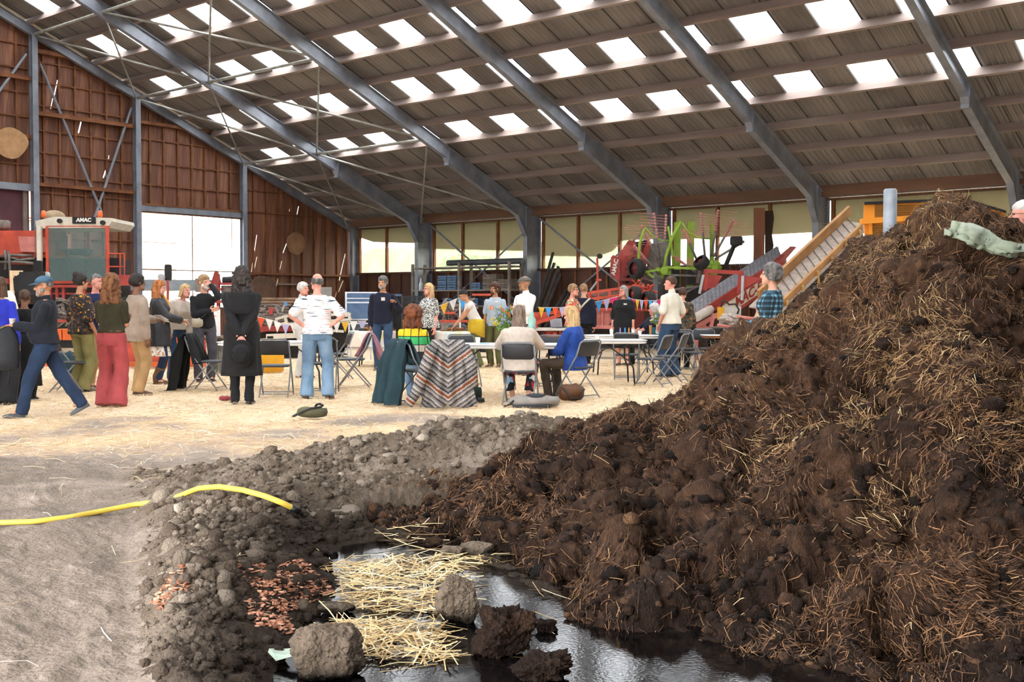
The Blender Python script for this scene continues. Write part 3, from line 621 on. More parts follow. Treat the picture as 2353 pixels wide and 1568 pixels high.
def lumps(name, C, S, m, attr=None, seed=1, parent=None, nsub=2, amp=.35):
    """lots of lumpy clods gathered into one mass"""
    bm = bmesh.new(); bmesh.ops.create_icosphere(bm, subdivisions=nsub, radius=1); bv = np.array([q.co[:] for q in bm.verts]); bf = np.array([[q.index for q in f.verts] for f in bm.faces]); bm.free()
    n = len(C); r = np.random.default_rng(seed); var = []
    for k in range(14):
        d = 1+amp*fbm(bv*1.3+k*7.7, 3, .6); var.append(bv*d[:, None]*np.array([1, r.uniform(.7, 1.1), r.uniform(.55, .9)]))
    var = np.array(var)[r.integers(0, 14, n)]; a = r.uniform(0, 6.28, n); c, s = np.cos(a)[:, None], np.sin(a)[:, None]
    x = var[..., 0]*c-var[..., 1]*s; y = var[..., 0]*s+var[..., 1]*c; W = np.stack([x, y, var[..., 2]], -1)*S[:, None, None]+C[:, None, :]
    F = (bf[None]+np.arange(n)[:, None, None]*len(bv)).reshape(-1, 3); return rawmesh(name, W.reshape(-1, 3), F, m, name != 'soil_clods', parent), len(bv)
i = (rng.random(5200)*nf*.97).astype(int)+3; j = (rng.random(5200)**1.3*(nbc-4)*.9).astype(int)+2
S = rng.lognormal(-4.25, .5, 5200).clip(.006, .05)
lo, nv = lumps('manure_clods', Q2[i, j]+n2[i, j]*S[:, None]*.2, S, M_heap, parent=heap, amp=.5); lo['kind'] = 'stuff'; vattr(lo, 'kind_mix', np.repeat(np.clip(rng.normal(.32, .16, 5200), 0, 1), nv))

# grey soil bank ---------------------------------------------------------------
M_soil = attr_mat('grey_crumbly_soil', [(0, '#4a3f35'), (.4, '#695c4f'), (.7, '#877a6c'), (1, '#a59888')], 'tone', .95, .12, 9, .8, 70, (1, 1, 1), .3, ('wet', '#2a211a'))
nx, ny = 620, 460
b2, v2 = np.meshgrid(np.linspace(200, 1480, nx), np.geomspace(3.3, 9.9, ny)); u2 = (b2-IMW/2)/FPX*v2
s2 = soil_amt(u2, v2); pp = np.stack([u2, v2, 0*u2], -1); sd2 = pud_sd(u2, v2)
def bank_surface(u, v):
    p = np.stack([u, v, 0*u], -1); s = soil_amt(u, v)
    cell = .5-np.abs(perlin(p*6.5)); c2_ = .5-np.abs(perlin(p*14+4)); c3_ = fbm(p*30, 2)
    return ground_h(u, v)+s*(.055*fbm(p*2.4, 2)+.05*cell+.028*c2_+.012*c3_-.006)*ss(-.35, .25, pud_sd(u, v))+(s-.12)*.03-.012
zb = bank_surface(u2, v2)
bank = rawmesh('soil_bank', P3(u2, v2, zb).reshape(-1, 3), grid_faces(ny, nx), M_soil, True)
tag(bank, 'low bank of crumbled grey clay soil between the straw floor and the pool', 'soil', kind='stuff')
vattr(bank, 'tone', np.clip(.42+.25*fbm(pp*1.1, 3), 0, 1).ravel()); wetf = lambda u, v: .92*(1-ss(.0, .85, pud_sd(u, v)+.2*perlin(np.stack([u*2.5, v*2.5, 0*u], -1)))); vattr(bank, 'wet', wetf(u2, v2).ravel())
n = 16000; b3 = rng.uniform(230, 1400, n*3); v3 = np.exp(rng.uniform(math.log(3.4), math.log(9.6), n*3)); u3 = (b3-IMW/2)/FPX*v3
vfx = vg(np.interp(b3, FX, FY), -.06); k = ~((b3 > 815) & (v3 > vfx-.05) & (v3 < np.interp(b3, HX, HV))) & (rng.random(n*3) < soil_amt(u3, v3)**1.5*(.35+.6*fbm(np.stack([u3, v3, 0*u3], -1)*1.2+5, 2))) & (pud_sd(u3, v3) > -.05); u3, v3 = u3[k][:n], v3[k][:n]
S = rng.lognormal(-4.75, .72, len(u3)).clip(.004, .06); z3 = bank_surface(u3, v3)+S*.15
co, nv = lumps('soil_clods', P3(u3, v3, z3), S, M_soil, parent=bank, seed=5, amp=.45); co['kind'] = 'stuff'
vattr(co, 'tone', np.repeat(np.clip(rng.normal(.45, .2, len(u3)), 0, 1), nv)); vattr(co, 'wet', np.repeat(wetf(u3, v3), nv))
# ------------------------------------------------------------------ folding chairs and tables
M_blackpl = mat('black_plastic', '#24262b', '#1c1d21', 8, .45, .05, 60, spec=.5)
M_greypl = mat('dark_grey_plastic', '#3b3e45', '#303238', 8, .5, .05, 60, spec=.5)
M_tubeg = mat('grey_enamel_tube', '#85868a', '#6f7074', 6, .4, spec=.5)
M_blacktube = mat('black_steel_tube', '#1d1e22', '#141518', 6, .45, spec=.5)
M_white = mat('white_table_plastic', '#e9e7e4', '#dcdad6', 5, .5)
M_paper = mat('white_paper', '#f1efec', '#e6e4e0', 4, .85)
M_wood = mat('brown_board_edge', '#8a5a34', '#6e4526', 6, .6)
def rrect(w, h, r, n=5):
    P = []
    for cx, cy, a0 in ((w/2-r, h/2-r, 0), (-w/2+r, h/2-r, 90), (-w/2+r, -h/2+r, 180), (w/2-r, -h/2+r, 270)):
        for k in range(n+1): a = math.radians(a0+90*k/n); P.append((cx+r*math.cos(a), cy+r*math.sin(a)))
    return P
def slab(w, d, th, r, z, ins=.012, cup=0):
    P = rrect(w, d, r); f = lambda s, zz: [((x*s), (y*s), zz+cup*(x/w*2)**2) for x, y in P]
    k = 1-ins*2/min(w, d)
    return [f(k, z-th/2), f(1, z-th*.25), f(1, z+th*.25), f(k, z+th/2)]
def make_chair(label):
    t = thing('folding_chair', label, 'chair')
    MB().loft([[(x, y-.02, z) for x, y, z in R] for R in slab(.40, .39, .03, .07, .445, .01, .006)]).obj('seat', M_greypl, t, True)
    bk = MB(); tilt = math.radians(18); rings = slab(.43, .215, .03, .06, 0, .01)
    bk.loft([[(x, .235+z*math.cos(tilt)+(y)*math.sin(tilt)*.9-.25*x*x, .715+y*math.cos(tilt)-z*math.sin(tilt)) for x, y, z in R] for R in rings]); bk.obj('backrest', M_blackpl, t, True)
    for s in (-1, 1):
        MB().tube([(s*.215, .265, .80), (s*.222, .20, .62), (s*.222, .07, .44), (s*.218, -.235, .012)], .0115, 8).obj('leg', M_tubeg, t, True)
        MB().tube([(s*.195, -.10, .43), (s*.198, .06, .25), (s*.2, .27, .012)], .0105, 8).obj('leg', M_tubeg, t, True)
    MB().tube([(-.215, .265, .80), (-.17, .285, .835), (.17, .285, .835), (.215, .265, .80)], .0115, 8).obj('back_frame', M_tubeg, t, True)
    MB().tube([(-.218, -.20, .055), (.218, -.20, .055)], .008, 6).obj('stretcher', M_tubeg, t, True)
    MB().tube([(-.2, .24, .06), (.2, .24, .06)], .008, 6).obj('stretcher', M_tubeg, t, True)
    return t
_chair0 = None
def chair(px, d, phi, label, sz=1.0):
    global _chair0
    p = gnd(px, d); rz = yaw_to(p, phi); g = 'folding chairs around the tables'
    if _chair0 is None:
        _chair0 = make_chair(label); _chair0.location = p; _chair0.rotation_euler.z = rz; _chair0['group'] = g; return _chair0
    return dup(_chair0, p, rz, label, g)
CH = {}
CH['cap'] = chair(163, 16.3, 75, 'folding chair behind the walking man in the blue cap')
CH['coat'] = chair(476, 16.7, 70, 'folding chair with a black coat draped over its back')
CH['c3'] = chair(634, 15.6, 172, 'folding chair seen from behind, between the long-coated man and the striped-shirt man')
CH['c4'] = chair(742, 16.2, 176, 'folding chair half hidden behind the legs of the striped-shirt man')
CH['scarf'] = chair(812, 17.4, -95, 'folding chair with a pink scarf over its backrest')
CH['c6'] = chair(772, 19.2, -80, 'empty folding chair behind the one with the pink scarf')
CH['curly'] = chair(962, 14.5, 120, 'folding chair with a dark teal jacket on it, under the curly-haired seated woman')
CH['cardi'] = chair(1032, 14.25, 178, 'folding chair under the striped knitted cardigan')
CH['cream'] = chair(1196, 14.5, 172, 'folding chair the seated woman in the cream jumper sits on')
CH['blue'] = chair(1325, 15.4, -132, 'folding chair the long-haired woman in the blue jacket sits on')
CH['c11'] = chair(1068, 17.6, 15, 'folding chair behind the centre table, black backrest left of its white cup')
CH['c12'] = chair(1254, 17.2, -20, 'folding chair behind the centre table, between the two seated women')
CH['c13'] = chair(1440, 19.2, 178, 'folding chair pushed up to the round-ended table in front of the woman in black')
CH['c14'] = chair(1500, 17.7, -112, 'folding chair in the open, seen side-on, left of the jeans of the cream-shirted man')
CH['c15'] = chair(1540, 18.6, -105, 'folding chair just behind and right of the side-on open chair')
CH['c16'] = chair(1598, 20.0, 130, 'folding chair turned towards the heap, right of the cream-shirted man')
CH['c17'] = chair(1578, 21.8, 160, 'folding chair tucked behind the one turned towards the heap')
CH['c18'] = chair(1622, 21.9, 10, 'folding chair with its broad grey backrest left of the brown-edged table')
CH['c19'] = chair(1660, 23.6, 20, 'folding chair behind the brown-edged table, farthest right row')
CH['c20'] = chair(1705, 18.6, -170, 'folding chair half sunk behind the edge of the manure heap')
CH['c21'] = chair(1693, 22.0, -90, 'folding chair seen edge-on beyond the brown-edged table')
CH['c22'] = chair(1050, 26.0, 0, 'folding chair behind the cloth-covered food table')
CH['white'] = chair(1486, 23.8, -60, 'folding chair the white-haired seated man sits on')
def table(px, d, yaw, L, W, label, edge=None, round_=.08, cover=True, z=.74):
    p = gnd(px, d); rz = YAW+math.radians(yaw); t = thing('folding_table', label, 'table', p, rz, 'folding tables')
    MB().loft(slab(L, W, .045, round_, z-.023)).obj('tabletop', edge or M_white, t)
    if cover: MB().loft(slab(L+.03, W+.03, .012, round_+.01, z+.008, .004)).obj('paper_cover', M_paper, t)
    for s in (-1, 1):
        for q in (-1, 1): MB().tube([(s*(L/2-.28), q*(W/2-.12), z-.05), (s*(L/2-.28), q*(W/2-.12), .42), (s*(L/2-.22), q*(W/2-.06), .3), (s*(L/2-.2), q*(W/2-.02), .02)], .014, 8).obj('leg', M_blacktube, t, True)
        b = MB(); b.tube([(s*(L/2-.28), -(W/2-.12), .42), (s*(L/2-.28), W/2-.12, .42)], .012, 6); b.tube([(s*(L/2-.28), 0, .42), (s*(L/2-.65), 0, z-.05)], .011, 6); b.tube([(s*(L/2-.28), -(W/2-.12), .62), (s*(L/2-.28), W/2-.12, .62)], .01, 6); b.obj('brace', M_blacktube, t, True)
    return t
TB = {}
TB['left'] = table(640, 16.9, 4, 1.75, .75, 'white table behind the man in the long black coat')
TB['centre'] = table(1155, 15.75, -2, 1.9, .8, 'white paper-covered table in the middle, between the seated women', z=.75)
TB['right'] = table(1362, 18.0, 3, 1.7, .72, 'white table just right of the woman in the blue jacket')
TB['round'] = table(1432, 20.6, 2, 1.45, .8, 'round-ended white table with cups in front of the woman in black', round_=.3)
TB['laptop'] = table(1262, 26.5, 4, .95, .7, 'small white table with a laptop, right of the man in the flat cap')
TB['small'] = table(1600, 25.2, 2, .95, .6, 'small white table right of the cream-shirted man')
TB['edge'] = table(1660, 20.8, 0, .75, .6, 'small table with a brown underside at the edge of the heap', M_wood)
M_cup = mat('white_cup', '#f3f1ee', '#eceae6', 5, .5)
def cup(p, label, m=None, h=.095, r=.038, grp='paper cups on the tables'):
    return tag(MB().loft([[(math.cos(a*.5236)*q, math.sin(a*.5236)*q, z) for a in range(12)] for q, z in ((r*.74, 0), (r, h), (r*1.05, h), (r*1.05, h-.006), (r*.93, h-.004), (r*.7, .01))]).obj('cup', m or M_cup, None, True, p), label, 'cup', grp)
def on(px, d, z=.767): p = gnd(px, d); return V((p.x, p.y, z))
cup(on(1098, 15.6, .766), 'white paper cup on the centre table, behind the striped cardigan')
cup(on(1405, 20.5), 'leftmost white cup on the round-ended table')
cup(on(1455, 20.6), 'white cup on the round-ended table in front of the woman in black')
cup(on(1470, 20.4), 'white cup near the right end of the round-ended table', h=.07)
cup(on(1372, 17.9), 'small white cup beside the shoulder of the blue jacket', h=.06)
cup(on(697, 16.8, .757), 'white paper cup on the table beside the striped-shirt man')
cup(on(1580, 25.1, .757), 'white paper cup on the small table right of the cream-shirted man')
M_tealcup = mat('teal_cup', '#1f6a78', '#185764', 5, .4); M_ambercup = mat('amber_tumbler', '#c98a52', '#b5773f', 5, .4)
cup(on(1503, 20.75), 'teal tumbler at the right end of the round-ended table', M_tealcup, .13, .036, 'tumblers'); cup(on(1495, 20.8), 'tall amber tumbler beside the teal one', M_ambercup, .17, .032, 'tumblers')
for k, (x, c, nm) in enumerate(((1425, '#8d7bd0', 'purple'), (1436, '#3aa0e0', 'blue'), (1445, '#e88a3c', 'orange'))):
    b = MB(); b.tube([(0, 0, 0), (0, 0, .1), (0, 0, .13)], [.012, .012, .006], 8); tag(b.obj('marker_pen', mat('pen_'+nm, c, None, 5, .4), None, True, on(x, 20.5)), nm+' marker pen standing on the round-ended table', 'pen', 'marker pens on the round-ended table')
b = MB(); b.bar((-.07, 0, 0), (.07, .03, 0), .012, .01); tag(b.obj('marker_pen', mat('pen_blue', '#3aa0e0'), None, False, on(1112, 15.5, .772)), 'blue pen lying on the centre table', 'pen')
lp = thing('laptop', 'open grey laptop on the small table behind the floral-top woman', 'laptop', on(1285, 26.4, .757), YAW+.5)
MB().box((0, 0, .01), (.33, .23, .018)).obj('keyboard_base', M_greypl, lp); MB().box((0, .15, .12), (.33, .012, .22), Matrix.Rotation(-.25, 4, 'X')).obj('screen', mat('grey_laptop_lid', '#b5b8bf', None, 5, .4), lp)
# cloth-covered food tables
def cloth_mat():
    m = bpy.data.materials.new('pastel_checked_cloth'); m.use_nodes = True; nt = m.node_tree; L = nt.links; b = nt.nodes['Principled BSDF']
    tc = nt.nodes.new('ShaderNodeTexCoord'); mp = nt.nodes.new('ShaderNodeMapping'); mp.inputs['Rotation'].default_value = (.4, .785, .785); L.new(tc.outputs['Object'], mp.inputs[0])
    c = nt.nodes.new('ShaderNodeTexVoronoi'); c.inputs['Scale'].default_value = 5; L.new(mp.outputs[0], c.inputs[0])
    r = nt.nodes.new('ShaderNodeValToRGB'); r.color_ramp.interpolation = 'CONSTANT'; e = r.color_ramp.elements; e[0].color = (*lin('#f0e6da'), 1); e[1].position = .35; e[1].color = (*lin('#dcd79c'), 1); q = e.new(.55); q.color = (*lin('#eed6c4'), 1); q = e.new(.8); q.color = (*lin('#d3dcd8'), 1)
    sx = nt.nodes.new('ShaderNodeSeparateColor'); L.new(c.outputs['Color'], sx.inputs[0]); L.new(sx.outputs[0], r.inputs[0]); L.new(r.outputs[0], b.inputs['Base Color']); b.inputs['Roughness'].default_value = .85; return m
M_cloth = cloth_mat()
def cloth_table(px, d, L, label, clabel):
    t = table(px, d, 3, L, .7, label, cover=False)
    q = MB(); P = rrect(L+.03, .74, .05, 3); n = len(P); rings = []
    for z, o in ((.757, -.02), (.755, .0), (.70, .01), (.56, .015), (.42, .03)):
        rings.append([(x+(o+.014*math.sin(i*2.1)*(0.75-z)*2.6)*(1 if x > 0 else -1), y+(o+.012*math.cos(i*1.7)*(0.75-z)*2.6)*(1 if y > 0 else -1), z+(.012*math.sin(i*1.3) if z < .5 else 0)) for i, (x, y) in enumerate(P)])
    rings = [[(x*.02, y*.02, .758) for x, y in P]]+rings
    o = q.loft(rings, cap=False).obj('tablecloth', M_cloth, None, True, t.location, t.rotation_euler.z); tag(o, clabel, 'tablecloth'); return t
cloth_table(866, 23.2, 1.1, 'food table under a pale cloth behind the man in the navy jumper', 'pale patterned cloth over the food table behind the navy-jumper man')
cloth_table(1041, 23.0, .72, 'food table under a pastel cloth beside the woman bending over', 'pastel checked cloth over the table beside the woman bending over')
M_crust = mat('baked_brown', '#8a5a34', '#a8743f', 20, .8, .4, 60); M_glass = mat('clear_glass_jar', '#c8cfc4', '#b4bcb0', 5, .15, spec=.7)
for k, (x, d, nm) in enumerate(((843, 23.2, 'left end of the cloth table'), (905, 23.2, 'cloth table behind the curly-haired woman'), (1030, 22.9, 'pastel cloth table, left side'), (1058, 23.1, 'pastel cloth table, right side'))):
    t = thing('bread_board', 'brown bread board with food on the '+nm, 'board', on(x, d, .764), .3*k, 'food on the cloth tables'); MB().box((0, 0, .012), (.3, .2, .024)).obj('board', M_wood, t); q = MB(); [q.ell((random.uniform(-.1, .1), random.uniform(-.06, .06), .045), (.04, .035, .025)) for _ in range(4)]; q.obj('bread', M_crust, t, True)['kind'] = 'stuff'
q = MB().tube([(0, 0, 0), (0, 0, .05), (0, 0, .055)], [.07, .075, .055], 14); tag(q.obj('pot', M_blackpl, None, True, on(831, 23.0, .764)), 'small dark pot at the left end of the cloth table', 'pot')
q = MB().tube([(0, 0, 0), (0, 0, .16), (0, 0, .2), (0, 0, .23)], [.05, .05, .03, .03], 12); tag(q.obj('jar', mat('amber_drink', '#b07a2e', '#8d5d1e', 5, .15, spec=.6), None, True, on(925, 23.0, .764)), 'amber glass jug of drink beside the curly-haired woman', 'jug')
q = MB().tube([(0, 0, 0), (0, 0, .3), (0, 0, .34), (0, 0, .38)], [.05, .05, .022, .02], 12); tag(q.obj('bottle', mat('blue_bottle', '#6d93b8', '#5a7fa5', 5, .3), None, True, on(1214, 17.0, .62)), 'tall blue bottle behind the cream-jumper woman, right of her hair', 'bottle')
q = MB().tube([(0, 0, 0), (0, 0, .36), (0, 0, .4), (0, 0, .46)], [.055, .055, .03, .028], 12); tag(q.obj('bottle', mat('mint_bottle', '#9fc8bb', '#8bb5a8', 5, .3), None, True, on(1222, 15.3, .766)), 'mint green flask on the centre table beside the cream jumper', 'bottle')
for b_, h in ((1048, .34), (884, .3)):
    q = MB().box((0, 0, h/2), (.36, .3, h)); tag(q.obj('cardboard_box', mat('cardboard', '#b98a5a', '#a5784a', 5, .85), None, False, gnd(b_-36 if b_ > 1000 else b_+10, 22.2), .6), 'cardboard box under the '+('pastel cloth table' if b_ > 1000 else 'table behind the navy-jumper man'), 'box', 'cardboard boxes')
# ------------------------------------------------------------------ people
TMP = bpy.data.scenes.new('workbench')
def fuse(mb, voxel=.009, it=4, fac=.5):
    """union of overlapping shapes as one continuous surface -> verts, faces"""
    me = mb.data('f'); o = bpy.data.objects.new('f', me); TMP.collection.objects.link(o)
    r = o.modifiers.new('r', 'REMESH'); r.mode = 'VOXEL'; r.voxel_size = voxel; r.adaptivity = 0
    s = o.modifiers.new('s', 'SMOOTH'); s.iterations = it; s.factor = fac
    vl = TMP.view_layers[0]; vl.update(); ev = o.evaluated_get(vl.depsgraph).to_mesh()
    n = len(ev.vertices); v = np.empty(n*3, np.float32); ev.vertices.foreach_get('co', v)
    f = np.empty(len(ev.loops), np.int32); ev.loops.foreach_get('vertex_index', f); lt = np.empty(len(ev.polygons), np.int32); ev.polygons.foreach_get('loop_total', lt)
    nr = np.empty(n*3, np.float32); ev.vertices.foreach_get('normal', nr)
    assert (lt == 4).all()
    bpy.data.objects.remove(o); bpy.data.meshes.remove(me); return v.reshape(-1, 3).astype(float), f.reshape(-1, 4), nr.reshape(-1, 3)
def finish(name, vf, m, parent, amp=0, freq=7, extra=None, st=(1, 1, .6), smooth=True):
    v, f, n = vf
    if amp: v = v+n*(amp*fbm(v*freq*np.array(st)+hash(name) % 13, 3))[:, None]
    o = rawmesh(name, v, f, m, smooth)
    if parent: o.parent = parent
    return o
SKIN = {'fair': mat('fair_skin', '#d9a58c', '#c98f76', 12, .55, sheen=.1), 'tan': mat('tanned_skin', '#c08a6a', '#ad7858', 12, .55), 'brown': mat('brown_skin', '#8a5f48', '#775040', 12, .55), 'pink': mat('pink_skin', '#dda08c', '#d08a78', 12, .55)}
M_eye = mat('eye', '#1c1512', None, 5, .2); M_lip = mat('lips', '#a85f55', None, 10, .5); M_lens = mat('glasses_frame', '#2a2322', None, 5, .3)
def HM(name, a, b): return mat('hair_'+name, a, b, 26, .55, .5, 120, stretch=(1, 1, .12))
H_black = HM('black', '#1d1614', '#2e2420'); H_brown = HM('brown', '#3d281c', '#5b3d29'); H_grey = HM('grey', '#77736f', '#a5a09a'); H_white = HM('white', '#b3aea8', '#dcd7d0')
H_dkgrey = HM('dark_grey', '#45413f', '#7d7975'); H_blond = HM('blond', '#a98456', '#d3b482'); H_red = HM('red_blond', '#8a4a24', '#bf7a43'); H_curl = HM('curly_brown', '#54301a', '#8a5a32'); H_greybrown = HM('grey_brown', '#5e4c41', '#8c7868'); H_sandy = HM('sandy', '#7b5a3c', '#a88660'); H_auburn = HM('auburn', '#4a2413', '#8b4a22')
LEATH = mat('black_leather', '#1b1b1d', '#26262a', 9, .4, .3, 30, spec=.5); SHOE_D = mat('dark_shoe', '#1c1a1a', '#2a2725', 8, .5); SHOE_B = mat('brown_leather', '#5a3f2b', '#46301f', 8, .55, .2); SHOE_G = mat('grey_shoe', '#55585c', '#44474b', 8, .6)
def ik(S, T, l1, l2, pole):
    S, T, pole = V(S), V(T), V(pole); d = T-S; L = d.length; mx = l1+l2-.004
    if L > mx: T = S+d*(mx/L); L = mx; d = T-S
    u = d/L; a = (l1*l1-l2*l2+L*L)/(2*L); h = math.sqrt(max(1e-6, l1*l1-a*a)); p = pole-u*pole.dot(u)
    if p.length < 1e-3: p = u.orthogonal()
    return S+u*a+p.normalized()*h, T
def hand_mb(mb, W, d, nrm, side, curl=.5, s=1.0):
    """palm, four fingers of unequal length and a thumb; nrm = palm side"""
    W, d = V(W), V(d).normalized(); nrm = V(nrm); nrm = (nrm-d*nrm.dot(d)).normalized(); x = d.cross(nrm)*side   # x towards the thumb
    R = Matrix((x, d, nrm)).transposed()
    mb.ell(W+d*.045*s, (.037*s, .055*s, .017*s), R, 10, 8)
    for k, (o, L) in enumerate(((.028, .9), (.010, 1.0), (-.009, .95), (-.026, .75))):
        p = W+d*.085*s+x*o*s; a = 0
        for i, l in enumerate((.042, .027, .021)):
            a += curl*(.55, .8, .6)[i]*(1+.12*k); q = p+(d*math.cos(a)+nrm*math.sin(a)+x*o*1.2)*l*L*s
            mb.cone(p, q, (.0092-.0008*i)*s, (.0086-.0008*i)*s, 7); p = q
    p = W+d*.02*s+x*.032*s; q = p+(d*.65+x*.62+nrm*.35)*.04*s; r = q+(d*.85+x*.1+nrm*(.3+curl*.3))*.032*s
    mb.cone(p, q, .0115*s, .0098*s, 7); mb.cone(q, r, .0096*s, .008*s, 7)
TW = [(-.12, .150, .105, .01), (-.04, .165, .115, .012), (.06, .155, .108, 0), (.15, .140, .098, -.004), (.24, .145, .102, -.004), (.34, .162, .112, -.006), (.41, .168, .108, 0), (.455, .142, .092, .006), (.49, .108, .078, .012), (.53, .072, .062, .018)]
def person(label, px, d, phi, H=1.75, sex='m', skin='fair', fat=1.0, arms=('hang', 'hang'), feet=None, lean=0, side=0, twist=0, head=(0, 0), sit=False, top=None, bottom=None, shoes=None, hair=None, curls=(.5, .5), z0=0.0, vox=.0095, feature=(), palms=None, belly=0, pelvis=None):
    base = gnd(px, d, z0); rz = yaw_to(base, phi); k = H/1.75
    fem = sex == 'f'; sw = .168 if fem else .188
    Pv = V((0, 0, .95)) if not sit else V((0, .02, .545))
    if pelvis: Pv = V(pelvis)
    RT_ = Matrix.Rotation(math.radians(twist), 3, 'Z') @ Matrix.Rotation(math.radians(side), 3, 'Y') @ Matrix.Rotation(math.radians(lean), 3, 'X')
    RP = Matrix.Rotation(math.radians(lean)*.35, 3, 'X')
    def Tt(x, y, z):                                               # torso coordinates -> local, bending along the spine
        f = min(1, max(0, z/.25)); q = V((x, y, z)); a = RP @ q; b = RT_ @ q; return Pv+a.lerp(b, f)
    hip = [Pv+V((s*.092, 0, -.03)) for s in (-1, 1)]               # index 0: right (-x), 1: left (+x)
    S = [Tt(s*sw, .005, .432) for s in (-1, 1)]
    nb = Tt(0, .022, .54); hc0 = Tt(0, -.012, .70)
    Rh = RT_.to_4x4() @ Matrix.Rotation(-math.radians(lean)*.6, 4, 'X') @ Matrix.Rotation(math.radians(head[0]), 4, 'Z') @ Matrix.Rotation(math.radians(head[1]), 4, 'X')
    R3 = Rh.to_3x3(); hc = hc0
    def Hd(x, y, z): return hc+R3 @ V((x, y, z))
    # ---- arms
    pre = {'hang': ((.235, -.03, .81), (.3, .6, .1)), 'hip': ((.175, -.06, 1.03), (1, .5, .1)), 'hipb': ((.17, .05, 1.02), (1, .35, 0)), 'cross': ((-.05, -.175, 1.18), (.7, .1, -.8)), 'front': ((.05, -.33, 1.12), (.6, .2, -1)), 'behind': ((.02, .20, .90), (1, .5, -.2)), 'pocket': ((.185, -.06, .92), (.7, .8, 0)), 'lap': ((.06, -.34, .68), (.6, .4, -.6)), 'chin': ((.02, -.17, 1.52), (.3, -.2, -1)), 'table': ((.12, -.42, .80), (.8, .3, -.3))}
    ar = []
    for i, s in enumerate((-1, 1)):
        a = arms[i]; T, pole = pre[a] if isinstance(a, str) else (a[0], a[1] if len(a) > 1 else (.5, .5, -.6))
        T = V((s*T[0], T[1], T[2])); pole = V((s*pole[0], pole[1], pole[2]))
        E, W = ik(S[i], T, .285, .25, pole); ar.append((S[i], E, W))
    # ---- legs
    if feet is None: feet = ((.10, 0, 8), (.10, 0, 8)) if not sit else ((.11, -.36, 6), (.11, -.40, 6))
    lg = []
    for i, s in enumerate((-1, 1)):
        ft = feet[i]; A = V((s*ft[0], ft[1]+.04, .085+(ft[3] if len(ft) > 3 else 0))); Kp = (s*(.15 if not sit else .25), -1, .2)
        K, A = ik(hip[i], A, .43, .435, Kp); lg.append((hip[i], K, A, math.radians(s*ft[2]), ft[4] if len(ft) > 4 else 0))
    fw = fat*(.96 if fem else 1.0)
    def ring(z, a, b, yo, n=20): return [Tt(a*math.cos(2*math.pi*j/n), yo+b*math.sin(2*math.pi*j/n), z) for j in range(n)]
    def torso(q, z0_, z1_, off, flare=0.0):
        zs = [t[0] for t in TW]; R = []
        for z in np.linspace(z0_, z1_, 14):
            a = np.interp(z, zs, [t[1] for t in TW])*fw+off; b = np.interp(z, zs, [t[2] for t in TW])*(.5+.5*fat)*(1.0)+off; yo = np.interp(z, zs, [t[3] for t in TW])
            if fem: a *= 1-.07*math.exp(-((z-.17)/.07)**2)+.05*math.exp(-((z+.04)/.09)**2); b += .016*math.exp(-((z-.33)/.06)**2); yo -= .014*math.exp(-((z-.33)/.06)**2)
            bl = belly*math.exp(-((z-.12)/.11)**2); b += bl*.5; yo -= bl*.5
            fl = flare*max(0, 1-(z-z0_)/.25); R.append(ring(z, a+fl, b+fl, yo))
        q.loft(R)
    # ---- body: one continuous skin
    B = MB(); torso(B, -.12, .53, -.008)
    B.cone(nb-V((0, 0, .03)), Hd(0, .012, -.075), .056 if not fem else .05, .05 if not fem else .045, 12)
    hs = 1.02 if not fem else .97
    B.ell(Hd(0, .012, .022), (.076*hs, .096*hs, .098*hs), R3.to_4x4(), 18, 14)
    B.cone(Hd(0, -.025, -.03), Hd(0, -.068, -.092), .064*hs, .034*hs, 14); B.cone(Hd(-.025, -.04, -.07), Hd(.025, -.04, -.07), .045*hs, .045*hs, 10)
    B.cone(Hd(-.03, -.07, .022), Hd(.03, -.07, .022), .019, .019, 8)                              # brow
    B.cone(Hd(0, -.088, .012), Hd(0, -.112, -.028), .010, .0145, 8); B.ell(Hd(0, -.095, -.034), (.018, .012, .009), R3.to_4x4(), 8, 6)
    B.cone(Hd(-.036, -.066, -.028), Hd(-.03, -.06, -.05), .022, .02, 8); B.cone(Hd(.036, -.066, -.028), Hd(.03, -.06, -.05), .022, .02, 8)
    B.cone(Hd(-.016, -.086, -.062), Hd(.016, -.086, -.062), .011, .011, 8)
    for s in (-1, 1): B.ell(Hd(s*.078*hs, .014, -.008), (.010, .021, .033), (R3.to_4x4() @ Matrix.Rotation(s*.35, 4, 'Z')), 8, 8)
    for (s0, e, w) in ar: B.cone(s0, e, .050*fw, .039, 10); B.cone(e, w, .038, .026, 10)
    for (h, kn, a, yw, tp) in lg: B.cone(h, kn, .080*fw, .054, 12); B.cone(kn.lerp(a, .02), kn.lerp(a, .35), .052, .053, 10); B.cone(kn.lerp(a, .35), a, .053, .036, 10); B.cone(a, a+V((math.sin(yw)*.1, -math.cos(yw)*.1, -.045)), .036, .026, 8)
    v, f, n = fuse(B, vox)
    HB = MB()
    for i, (s0, e, w) in enumerate(ar):
        dd = (w-e).normalized(); pn = V(palms[i]) if palms and palms[i] else V(((1, -1)[i]*1.0, 0, 0)) if arms[i] == 'hang' else V((0, .3, -1)) if dd.y < -.5 else V((0, 1, 0))
        if abs(dd.dot(pn.normalized())) > .95: pn = V((0, 0, -1)) if abs(dd.z) < .8 else V((0, 1, 0))
        hand_mb(HB, w, dd, pn, (1, -1)[i], curls[i])
    hv = np.concatenate(HB.v); hf = HB.f
    me = bpy.data.meshes.new('person'); 
    me.from_pydata((np.concatenate([v, hv])*k).tolist(), [], f.tolist()+[[j+len(v) for j in q] for q in hf]); me.polygons.foreach_set('use_smooth', [True]*len(me.polygons)); me.materials.append(SKIN[skin])
